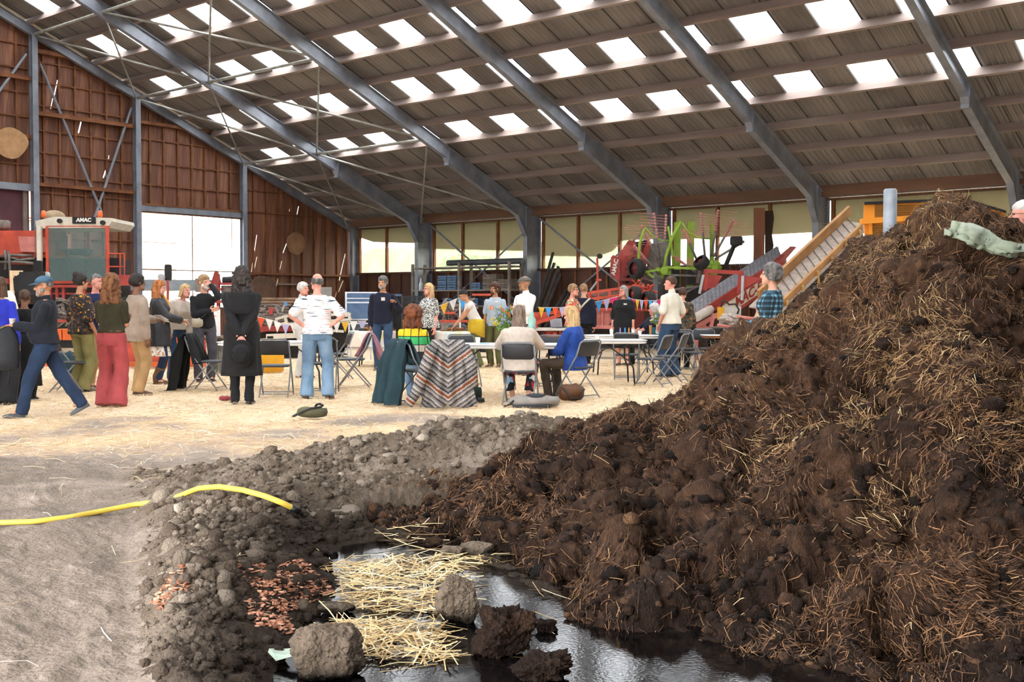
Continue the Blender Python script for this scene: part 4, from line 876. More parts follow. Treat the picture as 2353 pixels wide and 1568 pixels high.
    body = bpy.data.objects.new('person', me); COL.objects.link(body); body.location = base; body.rotation_euler.z = rz; tag(body, label, 'person', 'people at the gathering')
    def child(name, mb, m, smooth=True):
        mb.v = [q*k for q in mb.v]; return mb.obj(name, m, body, smooth)
    def childf(name, vf, m, amp=0, freq=7, st=(1, 1, .6)):
        v, f, n = vf
        if amp: v = v+n*(amp*fbm(v*freq*np.array(st)+px % 13, 3))[:, None]
        return rawmesh(name, v*k, f, m, True, body)
    # ---- face
    for s in (-1, 1): child('eye', MB().ell(Hd(s*.031, -.083, .004), (.0125, .007, .006), R3.to_4x4(), 8, 6), M_eye)
    child('mouth', MB().ell(Hd(0, -.0965, -.062), (.021, .006, .006), R3.to_4x4(), 8, 6), M_lip)
    # ---- clothes
    for bottom in ([] if not bottom else bottom if isinstance(bottom, list) else [bottom]):
        kind = bottom.get('kind', 'trousers'); bm_ = bottom['m']
        if kind == 'trousers':
            q = MB(); lo = bottom.get('loose', .012); cut = bottom.get('cut', 1.0)
            torso(q, -.12, bottom.get('waist', .09), .008+lo*.3)
            for (h, kn, a, yw, tp) in lg:
                q.cone(h+V((0, 0, .02)), kn, .088*fw+lo*.7, .062+lo, 14)
                e = kn.lerp(a+V((0, 0, -.045)), cut); fl = bottom.get('flare', .0); rr = .058+lo*.8; R = []
                for t in np.linspace(0, 1, 7):
                    c = kn.lerp(e, t); ax = (e-kn).normalized(); u = ax.orthogonal().normalized(); w_ = ax.cross(u); r_ = (.062+lo)*(1-t)+t*(.050+lo+fl)+(.004 if t > .8 else 0)
                    R.append([c+(u*math.cos(2*math.pi*j/14)+w_*math.sin(2*math.pi*j/14))*r_ for j in range(14)])
                q.loft(R)
            childf('trousers', fuse(q, vox+.001, 3), bm_, bottom.get('amp', .009), 9)
            if bottom.get('belt'): 
                q = MB(); R = [ring(z, np.interp(z, [t[0] for t in TW], [t[1] for t in TW])*fw+.022+lo*.3, np.interp(z, [t[0] for t in TW], [t[2] for t in TW])*(.5+.5*fat)+.022+lo*.3, 0) for z in (.055, .09)]; q.loft(R); child('belt', q, bottom['belt'])
        else:                                                      # skirt / dress / apron
            q = MB(); zt, zb = bottom.get('z', (.1, -.55)); n = 40; fl = bottom.get('flare', .08); R = []; fo = bottom.get('fold', .02)
            for t in np.linspace(0, 1, 12):
                z = zt+(zb-zt)*t; a = np.interp(z, [x[0] for x in TW], [x[1] for x in TW])*fw+.015+fl*t; b = np.interp(z, [x[0] for x in TW], [x[2] for x in TW])*(.5+.5*fat)+.018+fl*.9*t
                R.append([Pv+V(((a+fo*t*math.sin(7*th+px)+fo*.5*t*math.sin(13*th))*math.cos(th), (b+fo*t*math.sin(7*th+px))*math.sin(th), z)) for th in np.linspace(0, 2*math.pi, n, endpoint=False)])
            q.loft(R); child('skirt', q, bm_)
    if top:
        q = MB(); lo = top.get('loose', .014); hem = top.get('hem', -.06)
        torso(q, hem, .515, .010+lo, top.get('flare', .012)); 
        if top.get('collar'): q.cone(nb+V((0, 0, -.03)), nb+V((0, -.004, .015)), .068, .062, 14)
        sl = top.get('sleeve', 1.0)
        for (s0, e, w) in ar:
            if sl <= 0: q.cone(s0+(e-s0)*-.05, s0+(e-s0)*.12, .062*fw+lo*.5, .056*fw+lo*.5, 12); continue
            L1, L2 = (e-s0).length, (w-e).length; L = sl*(L1+L2*.96); p1 = s0+(e-s0)*min(1, L/L1)
            q.cone(s0, p1, .050*fw+lo*.65, .050+lo*.85, 14)
            if L > L1: q.cone(e, e+(w-e)*((L-L1)/L2), .054+lo*.9, .038+lo*.8, 12)
        childf(top.get('name', 'shirt'), fuse(q, vox+.0005, 3), top['m'], top.get('amp', .009), top.get('freq', 8))
        if top.get('skirts'):                                      # coat tails
            zb, fl = top['skirts']; q = MB(); R = []
            for t in np.linspace(0, 1, 12):
                z = .12+(zb-.12)*t; a = np.interp(z, [x[0] for x in TW], [x[1] for x in TW])*fw+.03+lo+fl*t; b = np.interp(z, [x[0] for x in TW], [x[2] for x in TW])*(.5+.5*fat)+.035+lo+fl*.8*t
                R.append([Tt(0, 0, 0)+V(((a+.016*t*math.sin(6*th+1)+.008*t*math.sin(11*th))*math.cos(th), (b+.014*t*math.sin(6*th))*math.sin(th), z)) for th in np.linspace(0, 2*math.pi, 40, endpoint=False)])
            q.loft(R); child('coat_skirt', q, top['m'])
    sm = shoes or SHOE_D
    for (h, kn, a, yw, tp) in lg:
        q = MB(); fwd = V((math.sin(yw), -math.cos(yw), 0)); rt = V((fwd.y, -fwd.x, 0)); up = V((0, 0, 1)); tpr = math.radians(tp); f2 = fwd*math.cos(tpr)+up*-math.sin(tpr); u2 = up*math.cos(tpr)+fwd*math.sin(tpr); c0 = a+u2*-.045-f2*.05; R = []
        for t, wd_, hh in ((0, .022, .03), (.012, .033, .062), (.07, .037, .085), (.13, .042, .062), (.19, .047, .046), (.235, .040, .038), (.262, .02, .026)):
            R.append([c0+f2*t+rt*(wd_*math.cos(th))+u2*(-.04+(hh*.5 if False else 0)+max(0, math.sin(th))*hh+(-.004 if math.sin(th) < 0 else 0)) for th in np.linspace(0, 2*math.pi, 14, endpoint=False)])
        q.loft(R); child('shoe', q, sm)
        if 'boots' in dict(feature): q = MB(); q.tube([a+V((0, .0, -.03)), a+V((0, .005, .05)), a.lerp(kn, .38), a.lerp(kn, .48)], [.055, .058, .066, .07], 14); child('boot_shaft', q, sm)
    # ---- hair
    if hair:
        kind, hm = hair['kind'], hair['m']; q = MB(); th = hair.get('t', .014)
        def shell(thick, line=.30, low=-.45, back=True):
            n, kk = 26, 18; vs = []; fs = []
            for i in range(kk+1):
                for j in range(n):
                    p_ = math.pi*i/kk; a = 2*math.pi*j/n; dv = V((math.cos(a)*math.sin(p_), math.sin(a)*math.sin(p_), math.cos(p_)))
                    face = ss(-.05, -.35, np.array(dv.y))*ss(line+.12, line-.12, np.array(dv.z)); below = ss(low+.1, low-.15, np.array(dv.z)); temple = ss(.25, -.1, np.array(dv.y))*ss(.1, -.1, np.array(dv.z))
                    m_ = 1-max(float(face), float(below), float(temple)); r_ = (.82+.18*m_)
                    vs.append(Hd(dv.x*(.076*hs+thick)*r_, .012+dv.y*(.096*hs+thick)*r_, .022+dv.z*(.098*hs+thick)*r_))
            fs = [(i*n+j, (i+1)*n+j, (i+1)*n+(j+1) % n, i*n+(j+1) % n) for i in range(kk) for j in range(n)]; q.add(vs, fs)
        def curtain(z1, a1, b1, arc, yo=.02, th_=.022, wav=.0):
            R = []
            for t in np.linspace(0, 1, 12):
                z = .05+(z1-.05)*t; a = .084+(a1-.084)*t+wav*math.sin(t*14); b = .105+(b1-.105)*t; ang = np.linspace(math.radians(90-arc), math.radians(90+arc), 22)
                f_ = min(1, max(0, -(z+.05)/.12)); gp = lambda x, y, z: Hd(x, y, z) if z > -.06 else Hd(x, y, -.06).lerp(hc+(RT_ @ V((x, y, z))), 1) if z < -.18 else Hd(x, y, z).lerp(hc+(RT_ @ V((x, y, z))), f_)
                R.append([gp(a*math.cos(g), yo*t+b*math.sin(g)*(1 if math.sin(g) > 0 else .8), z) for g in ang]+[gp((a-th_)*math.cos(g), yo*t+(b-th_)*math.sin(g)*(1 if math.sin(g) > 0 else .8), z) for g in ang[::-1]])
            q.loft(R)
        if kind == 'short': shell(th, hair.get('line', .30))
        elif kind == 'bald': shell(.010, .75, -.5); 
        elif kind == 'bun': shell(th); q.ell(Hd(0, .085, .105), .05)
        elif kind == 'bob': shell(th); curtain(hair.get('z', -.16), .105, .115, 115)
        elif kind == 'long': shell(th); curtain(hair.get('z', -.4), hair.get('a', .12), hair.get('b', .10), hair.get('arc', 120), .03, .03, .006)
        elif kind in ('curly', 'curlylong'):
            shell(th+.012); rr = random.Random(int(px)); R_ = hair.get('r', .05); zz = hair.get('z', -.3)
            for _ in range(hair.get('n', 90)):
                dv = V((rr.gauss(0, 1), rr.gauss(.35, 1), rr.gauss(.25, 1))).normalized()
                if dv.y < -.35 and dv.z < .5 or dv.z < -.75: continue
                q.ell(Hd(dv.x*(.080+R_*.4), .02+dv.y*(.1+R_*.35), .02+dv.z*(.10+R_*.3)), rr.uniform(.018, .03), None, 7, 5)
            if kind == 'curlylong':
                curtain(zz*.92, .105, .10, 112, .02, .04)
                for _ in range(110):
                    t = rr.random(); g = rr.uniform(-1.9, 1.9); q.ell(Hd(math.sin(g)*(.095+.03*t), .03+math.cos(g)*(.10), 0)+V((0, 0, zz*t)), rr.uniform(.02, .032), None, 7, 5)
        vf = fuse(q, .0085, 2); v, f, n = vf; v = v+n*(.006*perlin(v*np.array([70, 70, 16]))+.005*perlin(v*25))[:, None]*hair.get('rough', 1.0)
        if kind == 'bald':
            top_ = np.array(Hd(0, 0, .06)); Z = np.array(R3 @ V((0, 0, 1))); hcx = np.array(hc); ht = (v-hcx)@Z; v = v-n*(.022*ss(.045, .075, ht))[:, None]
        rawmesh('hair', v*k, f, hm, True, body)
    fe = dict(feature) if feature else {}
    if 'glasses' in fe:
        q = MB()
        for s in (-1, 1): q.tube([Hd(s*.033+.024*math.cos(a), -.101, .004+.017*math.sin(a)) for a in np.linspace(0, 6.28, 14)], .0022, 5); q.tube([Hd(s*.057, -.1, .008), Hd(s*.083, .01, .008)], .0022, 5)
        q.tube([Hd(-.01, -.102, .006), Hd(.01, -.102, .006)], .0022, 5); child('glasses', q, fe['glasses'] or M_lens)
    if 'beard' in fe:
        q = MB(); q.cone(Hd(-.045, -.03, -.055), Hd(0, -.072, -.095), .036, .036, 10); q.cone(Hd(.045, -.03, -.055), Hd(0, -.072, -.095), .036, .036, 10); q.cone(Hd(-.022, -.088, -.047), Hd(.022, -.088, -.047), .010, .010, 8)
        vf = fuse(q, .007, 2); rawmesh('beard', (vf[0]+vf[2]*(.004*perlin(vf[0]*80))[:, None])*k, vf[1], fe['beard'], True, body)
    if 'cap' in fe or 'flatcap' in fe:
        m_ = fe.get('cap') or fe.get('flatcap'); q = MB(); n = 20; R = []; fl = 'flatcap' in fe
        for t in (0, .25, .5, .75, .92, 1): R.append([Hd(math.cos(a)*(.092 if not fl else .1)*math.cos(t*1.5), .012+math.sin(a)*(.112 if not fl else .125)*math.cos(t*1.5)-(.02*t if fl else 0), .04+math.sin(t*1.57)*(.085 if not fl else .075)) for a in np.linspace(0, 6.283, n, endpoint=False)])
        q.loft(R); c1 = child('cap', q, m_); q = MB(); arc = np.linspace(math.radians(200), math.radians(340), 12); L_ = .17 if not fl else .15
        R = [[Hd(math.cos(a)*r_*.86, -.0+math.sin(a)*r_, z_) for a in arc] for r_, z_ in ((.095, .05), (L_, .035), (L_, .028), (.095, .042))]; q.loft([[R[i][j] for i in range(4)] for j in range(12)]); child('cap_peak', q, m_)
    M = Matrix.LocRotScale(base, Matrix.Rotation(rz, 3, 'Z'), None)
    return dict(o=body, k=k, M=M, hand=[M @ ((w+(w-e).normalized()*.07)*k) for (s0, e, w) in ar], rz=rz, head=M @ (hc*k), P=lambda x, y, z: M @ (V((x, y, z))*k), child=child)
# ---- cloth materials
def C(name, a, b=None, scale=8, rough=.9, bump=.25, bs=90): return mat(name, a, b, scale, rough, bump, bs, sheen=.02)
def pat(name, build, rough=.9):
    m = bpy.data.materials.new(name); m.use_nodes = True; nt = m.node_tree; b = nt.nodes['Principled BSDF']; b.inputs['Roughness'].default_value = rough
    tc = nt.nodes.new('ShaderNodeTexCoord'); s = build(nt, tc.outputs['Object']); nt.links.new(s, b.inputs['Base Color']); MATS[name] = m; return m
def N(nt, t, ins={}, **kw):
    n = nt.nodes.new(t)
    for a, v in kw.items(): setattr(n, a, v)
    for a, v in ins.items():
        if isinstance(v, bpy.types.NodeSocket): nt.links.new(v, n.inputs[a])
        else: n.inputs[a].default_value = v
    return n
def ramp(nt, fac, stops, const=True):
    r = nt.nodes.new('ShaderNodeValToRGB'); r.color_ramp.interpolation = 'CONSTANT' if const else 'LINEAR'; e = r.color_ramp.elements
    for k, (p, c) in enumerate(stops):
        q = e[k] if k < 2 else e.new(p); q.position = p; q.color = (*lin(c), 1)
    nt.links.new(fac, r.inputs[0]); return r.outputs[0]
def mapn(nt, s, sc=(1, 1, 1), rot=(0, 0, 0), loc=(0, 0, 0)): return N(nt, 'ShaderNodeMapping', {'Vector': s, 'Scale': sc, 'Rotation': rot, 'Location': loc}).outputs[0]
def cells(stops, scale, rnd=1.0):
    def f(nt, s):
        w = N(nt, 'ShaderNodeTexNoise', {'Vector': s, 'Scale': 14.0}); d = N(nt, 'ShaderNodeVectorMath', {0: w.outputs['Color'], 'Scale': .06}, operation='SCALE'); ad = N(nt, 'ShaderNodeVectorMath', {0: s, 1: d.outputs[0]}, operation='ADD')
        v = N(nt, 'ShaderNodeTexVoronoi', {'Vector': ad.outputs[0], 'Scale': float(scale)}); c = N(nt, 'ShaderNodeSeparateColor', {0: v.outputs['Color']}); return ramp(nt, c.outputs[0], stops)
    return f
P_floral = pat('dark_floral_print', cells([(0, '#1c1a1d'), (.5, '#2c2c33'), (.66, '#6f471b'), (.74, '#241c18'), (.86, '#c08a2a'), (.95, '#6b3a22')], 44))
P_tropic = pat('red_floral_print', cells([(0, '#c8553f'), (.35, '#3f6a4c'), (.55, '#d98a72'), (.72, '#5f8a63'), (.88, '#d8c79a')], 24))
P_zebra = pat('black_white_print', lambda nt, s: ramp(nt, N(nt, 'ShaderNodeTexNoise', {'Vector': mapn(nt, s, (1, 1, 2.6), (.3, .4, 0)), 'Scale': 34.0, 'Detail': 3.0}).outputs['Fac'], [(0, '#17171a'), (.5, '#d9d8d2')]))
P_stripe = pat('dashed_stripe_print', lambda nt, s: ramp(nt, N(nt, 'ShaderNodeTexNoise', {'Vector': mapn(nt, s, (5, 5, 62), (0, .05, 0)), 'Scale': 1.0, 'Detail': 1.0}).outputs['Fac'], [(0, '#33343c'), (.33, '#9fb4c4'), (.365, '#e9e5e1'), (.63, '#e9e5e1'), (.655, '#cf7a72'), (.70, '#e9e5e1')]))
def _plaid(nt, s):
    sx = N(nt, 'ShaderNodeSeparateXYZ', {0: s}); o = []
    for ax in (0, 2):
        m1 = N(nt, 'ShaderNodeMath', {0: sx.outputs[ax], 1: 16.0}, operation='MULTIPLY'); o.append(N(nt, 'ShaderNodeMath', {0: m1.outputs[0]}, operation='FRACT'))
    a = N(nt, 'ShaderNodeMath', {0: o[0].outputs[0], 1: .4}, operation='LESS_THAN'); b = N(nt, 'ShaderNodeMath', {0: o[1].outputs[0], 1: .4}, operation='LESS_THAN'); ad = N(nt, 'ShaderNodeMath', {0: a.outputs[0], 1: b.outputs[0]}, operation='ADD'); h = N(nt, 'ShaderNodeMath', {0: ad.outputs[0], 1: .4}, operation='MULTIPLY')
    return ramp(nt, h.outputs[0], [(0, '#16242f'), (.3, '#2f5263'), (.7, '#6fa3b4')])
P_plaid = pat('blue_black_plaid', _plaid)
P_camo = pat('dark_leaf_print', cells([(0, '#2a241e'), (.4, '#4a3e2f'), (.7, '#5d5a48'), (.9, '#8a5a3a')], 20))
def _patch(nt, s):
    sx = N(nt, 'ShaderNodeSeparateXYZ', {0: s}); z = N(nt, 'ShaderNodeMapRange', {'Value': sx.outputs[2], 1: .60, 2: 1.16}); nz = N(nt, 'ShaderNodeTexNoise', {'Vector': s, 'Scale': 55.0}); off = N(nt, 'ShaderNodeMath', {0: nz.outputs['Fac'], 1: .03, 2: -.015}, operation='MULTIPLY_ADD'); zz = N(nt, 'ShaderNodeMath', {0: z.outputs[0], 1: off.outputs[0]}, operation='ADD')
    c = ramp(nt, zz.outputs[0], [(0, '#2a2322'), (.13, '#d9cdbd'), (.29, '#1b1a1c'), (.31, '#3fb568'), (.5, '#1b1a1c'), (.52, '#e0b81e'), (.71, '#1b1a1c'), (.73, '#2b6fb5'), (.9, '#d8d2cc')])
    at2 = N(nt, 'ShaderNodeMath', {0: sx.outputs[0], 1: 1/.105}, operation='MULTIPLY'); ad = N(nt, 'ShaderNodeMath', {0: at2.outputs[0], 1: off.outputs[0]}, operation='ADD'); fr = N(nt, 'ShaderNodeMath', {0: ad.outputs[0]}, operation='FRACT'); l = N(nt, 'ShaderNodeMath', {0: fr.outputs[0], 1: .1}, operation='LESS_THAN')
    return N(nt, 'ShaderNodeMix', {'Factor': l.outputs[0], 'A': c, 'B': (.012, .011, .012, 1)}, data_type='RGBA').outputs['Result']
P_patch = pat('crochet_patchwork', _patch)
def _knit(nt, s):
    sx = N(nt, 'ShaderNodeSeparateXYZ', {0: s}); ab = N(nt, 'ShaderNodeMath', {0: sx.outputs[0]}, operation='ABSOLUTE'); zx = N(nt, 'ShaderNodeMath', {0: ab.outputs[0], 1: -.75, 2: sx.outputs[2]}, operation='MULTIPLY_ADD'); z = N(nt, 'ShaderNodeMath', {0: zx.outputs[0], 1: 2.6}, operation='MULTIPLY'); nz = N(nt, 'ShaderNodeTexNoise', {'Vector': mapn(nt, s, (60, 60, 60)), 'Scale': 1.0}); o = N(nt, 'ShaderNodeMath', {0: nz.outputs['Fac'], 1: .09, 2: z.outputs[0]}, operation='MULTIPLY_ADD'); fr = N(nt, 'ShaderNodeMath', {0: o.outputs[0]}, operation='FRACT')
    return ramp(nt, fr.outputs[0], [(0, '#6f6b6a'), (.08, '#2c2b2f'), (.14, '#8d827a'), (.24, '#46454a'), (.3, '#a3988d'), (.36, '#75391f'), (.46, '#988d84'), (.53, '#2c2b30'), (.6, '#6f6b69'), (.7, '#242428'), (.76, '#8a8078'), (.85, '#48474c'), (.92, '#9f948a')])
P_knit = pat('grey_rust_knit', _knit)
P_redfl = pat('black_red_floral', cells([(0, '#16151a'), (.55, '#a32a2c'), (.72, '#8fb0cc'), (.84, '#1a191e'), (.93, '#d8cfc8')], 20))
P_creamfl = pat('cream_floral', cells([(0, '#ddd3c4'), (.8, '#b98a6a'), (.9, '#e2d9cc'), (.96, '#7a4a3a')], 30))
NAVY = C('navy_wool', '#191d2d', '#12162a'); NAVY2 = C('dark_navy_fleece', '#14171f', '#1c2029'); DENIM = C('dark_blue_denim', '#22344f', '#17263d', 5); DENIM_L = C('washed_denim', '#7d96ac', '#5d7a96', 4); DENIM_M = C('blue_denim', '#354d69', '#263a52', 5); BLACKC = C('black_cloth', '#131315', '#1c1c1f'); BLACKW = C('black_gabardine', '#1a1a1b', '#141415', 6)
KHAKI = C('khaki_cotton', '#8b8352', '#7a7246', 6); TAN = C('tan_cotton', '#b08b60', '#9c7a52', 6); RUSTP = C('brick_red_cotton', '#a8494a', '#963f41', 5); OLIVE = C('olive_jersey', '#37321f', '#2e2a1a', 6); BEIGEJ = C('beige_linen', '#a39080', '#928071', 8); CREAMK = C('cream_knit', '#cabcae', '#bbac9d', 20); GREYP = C('grey_corduroy', '#4a474d', '#3b393f', 10); CREAMS = C('cream_shirt', '#ddd6c6', '#d0c8b6', 6); BLUEJ = C('royal_blue_shell', '#1f4696', '#1a3c82', 5, .7); BROWNP = C('brown_grey_trousers', '#4f4339', '#41372f', 6)
WHITES = C('white_linen', '#efecea', '#e2dedb', 5); OLIVEP = C('olive_work_trousers', '#61603a', '#53522f', 6); GREYT = C('pale_grey_blue_tee', '#a9b4bd', '#9aa6b0', 5); OFFW = C('off_white_top', '#d8d3cd', '#cbc5be', 6); MUST = C('mustard_shirt', '#cfae2e', '#b99a24', 6); TEALC = C('teal_fleece', '#1e5555', '#184646', 6); GREENP = C('mint_green_trousers', '#8fc9a0', '#7fb890', 5); BROWNA = C('brown_apron', '#3c281b', '#2f1f14', 6); NAVYRED = C('navy_tee', '#20264c', '#1a1f40', 5); BLUEC = C('bright_blue_knit', '#2a34b0', '#222b96', 5); TEALJ = C('dark_teal_jacket', '#1f3b42', '#182f36', 5, .8); LEA = C('black_leather_coat', '#1d1d20', '#2b2b30', 8, .45); JEANB = C('boot_leather', '#6a4b2f', '#553a22', 6, .6); LTG = C('light_grey_linen', '#cfcac5', '#c0bab4', 6); GREYTEE = C('grey_tee', '#65626c', '#57545e', 6); CAPB = C('faded_blue_cap', '#47657a', '#38536a', 8); TWEED = C('tweed', '#6e6860', '#5a554e', 40)
PEO = {}
def tr(m, **k): return dict(kind='trousers', m=m, **k)
def sk(m, **k): return dict(kind='skirt', m=m, **k)
PEO['cap'] = person('man in a blue cap and navy jumper striding left with a cup and a rucksack', 98, 12.9, -88, 1.66, 'm', 'tan', 1.12, arms=(((.10, -.27, 1.13), (.2, 1, -.5)), ((.08, -.30, 1.13), (.2, 1, -.5))), feet=((.07, .44, 0, .05, 28), (.08, -.30, 0)), head=(0, 8), top=dict(m=NAVY2, hem=-.02, loose=.026, collar=1, name='jumper'), bottom=tr(DENIM, loose=.022), shoes=SHOE_G, hair=dict(kind='short', m=H_dkgrey, t=.006), feature=dict(cap=CAPB, glasses=None, beard=H_grey).items(), belly=.06, pelvis=(0, .03, .93))
PEO['edge'] = person('person in a bright blue top and wide black trousers cut off by the left edge', 2, 14.3, 150, 1.66, 'f', 'fair', 1.05, top=dict(m=BLUEC), bottom=tr(BLACKC, loose=.05, flare=.03), hair=dict(kind='bob', m=H_brown))
PEO['behind'] = person('dark-haired person in a long black coat, half hidden behind the striding man', 58, 15.0, 165, 1.5, 'm', 'brown', 1.0, arms=('front', 'hang'), top=dict(m=BLACKW, skirts=(-.72, .05), name='coat'), bottom=tr(BLACKC), hair=dict(kind='short', m=H_brown))
PEO['floral'] = person('woman with a dark bun in a dark floral shirt and khaki trousers', 186, 16.4, 125, 1.76, 'f', 'tan', .98, arms=((( .21, -.10, .90), (.4, .7, .0)), 'hang'), top=dict(m=P_floral, sleeve=.55, hem=-.08, loose=.03), bottom=tr(KHAKI, loose=.03, flare=.012), shoes=SHOE_D, hair=dict(kind='bun', m=H_black, t=.022))
PEO['navyred'] = person('man in a navy and red T-shirt behind the woman in the floral shirt', 222, 17.2, 40, 1.78, 'm', 'pink', 1.0, arms=('cross', 'cross'), head=(15, 0), top=dict(m=NAVYRED, sleeve=.45), bottom=tr(TAN), hair=dict(kind='short', m=H_dkgrey, t=.006), shoes=SHOE_B)
PEO['olive'] = person('woman with long curly hair, olive T-shirt and brick-red trousers', 256, 13.9, 158, 1.68, 'f', 'tan', .97, arms=('cross', 'cross'), feet=((.09, .02, 10), (.10, -.02, 10)), head=(15, 4), top=dict(m=OLIVE, sleeve=.4, hem=.06, loose=.016), bottom=tr(RUSTP, loose=.035, flare=.035, waist=.14, belt=SHOE_B, amp=.012), shoes=SHOE_B, hair=dict(kind='curlylong', m=H_curl, z=-.27, n=120))
PEO['beige'] = person('man in a beige linen jacket and tan trousers holding white papers', 316, 15.9, 118, 1.74, 'm', 'brown', 1.0, arms=('hang', ((.08, -.32, 1.10), (.6, .4, -.6))), feet=((.08, .0, 8), (.09, -.06, 8)), top=dict(m=BEIGEJ, hem=-.16, loose=.026, flare=.02, name='jacket'), bottom=tr(TAN, loose=.02), shoes=SHOE_B, hair=dict(kind='short', m=H_black, t=.024))
PEO['leather'] = person('red-haired woman in a black leather coat over a cream skirt, with brown boots', 366, 18.0, 82, 1.70, 'f', 'fair', 1.06, arms=(((.05, -.36, 1.10), (.6, .4, -.6)), ((.07, -.34, 1.08), (.6, .4, -.6))), head=(0, 14), top=dict(m=LEA, hem=-.08, loose=.03, skirts=(-.30, .03), name='coat'), bottom=[sk(P_creamfl, z=(-.1, -.47), flare=.07), tr(DENIM, loose=.004, cut=.9)], shoes=JEANB, hair=dict(kind='long', m=H_red, z=-.22, rough=1.8), feature=dict(boots=1).items())
PEO['blonde'] = person('smiling blonde woman leaning over in a cream jumper and jeans', 404, 18.8, 30, 1.68, 'f', 'pink', 1.02, arms=(((.2, -.12, .80), (.5, .8, 0)), ((.2, -.14, .80), (.5, .8, 0))), lean=14, side=8, head=(10, -6), top=dict(m=CREAMK, loose=.035, hem=-.02, name='jumper'), bottom=tr(DENIM_M, loose=.006), hair=dict(kind='bob', m=H_blond, z=-.14))
PEO['chin'] = person('grey-bearded man in a black jumper with one hand to his cheek', 470, 18.6, 12, 1.80, 'm', 'fair', .94, arms=('cross', ((.085, -.13, 1.60), (.5, -.3, -1))), head=(25, 2), top=dict(m=BLACKC, loose=.01, name='jumper'), bottom=tr(GREYP, loose=.02), hair=dict(kind='short', m=H_sandy, t=.02), feature=dict(beard=H_white).items(), palms=(None, (-1, 0, 0)))
PEO['coat'] = person('man with long wavy hair in a long black trench coat, seen from behind', 556, 14.5, 178, 1.80, 'm', 'pink', 1.02, arms=('behind', 'behind'), feet=((.085, .0, 14), (.085, .02, 14)), top=dict(m=BLACKW, loose=.026, skirts=(-.58, .04), collar=1, name='coat', amp=.011), bottom=tr(BLACKC, loose=.006), hair=dict(kind='curlylong', m=HM('wavy_black', '#1e1917', '#453b36'), z=-.30, r=.03, n=70, rough=1.5), curls=(.8, .8))
PEO['mic'] = person('white-haired woman in pale clothes speaking into a microphone', 696, 19.6, 55, 1.70, 'f', 'pink', .95, arms=(((.0, -.20, 1.42), (.6, -.2, -1)), 'hang'), top=dict(m=LTG, loose=.025, collar=1), bottom=tr(LTG, loose=.02), hair=dict(kind='short', m=H_white, t=.02))
PEO['stripe'] = person('man in a dashed-stripe T-shirt and washed jeans, hands on hips', 729, 15.3, 176, 1.74, 'm', 'pink', 1.06, arms=('hipb', 'hipb'), feet=((.15, 0, 14), (.15, 0, 14)), head=(18, 0), top=dict(m=P_stripe, sleeve=.42, hem=-.03, loose=.03), bottom=tr(DENIM_L, loose=.026, flare=.014, amp=.013), shoes=SHOE_B, hair=dict(kind='bald', m=H_dkgrey, rough=2.4))
PEO['navy'] = person('grey-bearded man in a navy jumper holding up a phone', 880, 21.8, -10, 1.86, 'm', 'tan', 1.0, arms=('hang', ((.27, -.2, 1.27), (.5, .5, -1))), head=(-12, 0), top=dict(m=NAVY, hem=-.07, loose=.02, name='jumper'), bottom=tr(DENIM_M, loose=.016), shoes=SHOE_B, hair=dict(kind='short', m=H_dkgrey, t=.022), feature=dict(beard=H_grey).items())
PEO['zebra'] = person('blonde woman with glasses in a black and white patterned top', 986, 22.4, -52, 1.74, 'f', 'pink', 1.18, arms=(((.12, -.28, 1.13), (.6, .4, -.5)), 'hang'), head=(-10, 0), top=dict(m=P_zebra, sleeve=.42, hem=-.10, loose=.03, flare=.03), bottom=tr(BLACKC), hair=dict(kind='bob', m=H_blond, z=-.18), feature=dict(glasses=None).items())
PEO['bend'] = person('dark-haired woman bending to the food table, mustard shirt round her waist', 1096, 22.8, -82, 1.68, 'f', 'tan', .94, arms=(((.10, -.52, .86), (.4, .6, 0)), ((.04, -.55, .84), (.4, .6, 0))), lean=24, head=(0, 22), top=dict(m=OFFW, sleeve=0, hem=.0, loose=.012), bottom=tr(OLIVEP, loose=.03, flare=.02), shoes=SHOE_G, hair=dict(kind='bun', m=H_black, t=.012))
PEO['tee'] = person('curly-haired man with glasses in a pale grey-blue T-shirt and olive trousers', 1137, 23.0, -25, 1.76, 'm', 'tan', .98, head=(-18, 0), top=dict(m=GREYT, sleeve=.45, hem=-.08), bottom=tr(OLIVEP, loose=.018), shoes=SHOE_B, hair=dict(kind='curly', m=H_brown, r=.02, n=70), feature=dict(glasses=None, beard=H_brown).items())
PEO['flat'] = person('man in a flat cap, white shirt and long brown apron with folded arms', 1206, 20.4, -48, 1.83, 'm', 'tan', .98, arms=('cross', 'cross'), head=(-14, 4), top=dict(m=WHITES, sleeve=.5, hem=-.03, loose=.024, collar=1), bottom=sk(BROWNA, z=(.02, -.62), flare=.07, fold=.03), hair=dict(kind='short', m=H_sandy, t=.004), feature=dict(flatcap=TWEED, beard=H_sandy).items())
PEO['patch'] = person('seated woman with bushy curly hair in a bright crochet patchwork jumper', 950, 15.2, 168, 1.66, 'f', 'fair', 1.02, sit=True, arms=('lap', 'lap'), head=(10, 0), top=dict(m=P_patch, loose=.022, hem=-.02, name='jumper'), bottom=tr(DENIM_L, waist=.02), hair=dict(kind='curlylong', m=H_auburn, z=-.17, r=.11, n=230))
PEO['cream'] = person('seated woman with straight grey-brown hair in a long cream jumper, seen from behind', 1192, 14.55, 176, 1.70, 'f', 'fair', 1.16, sit=True, arms=('table', 'table'), lean=6, top=dict(m=CREAMK, loose=.03, hem=-.10, flare=.03, name='jumper', amp=.006), bottom=tr(P_redfl, loose=.02, cut=.75), shoes=SHOE_G, hair=dict(kind='bob', m=H_greybrown, z=-.19))
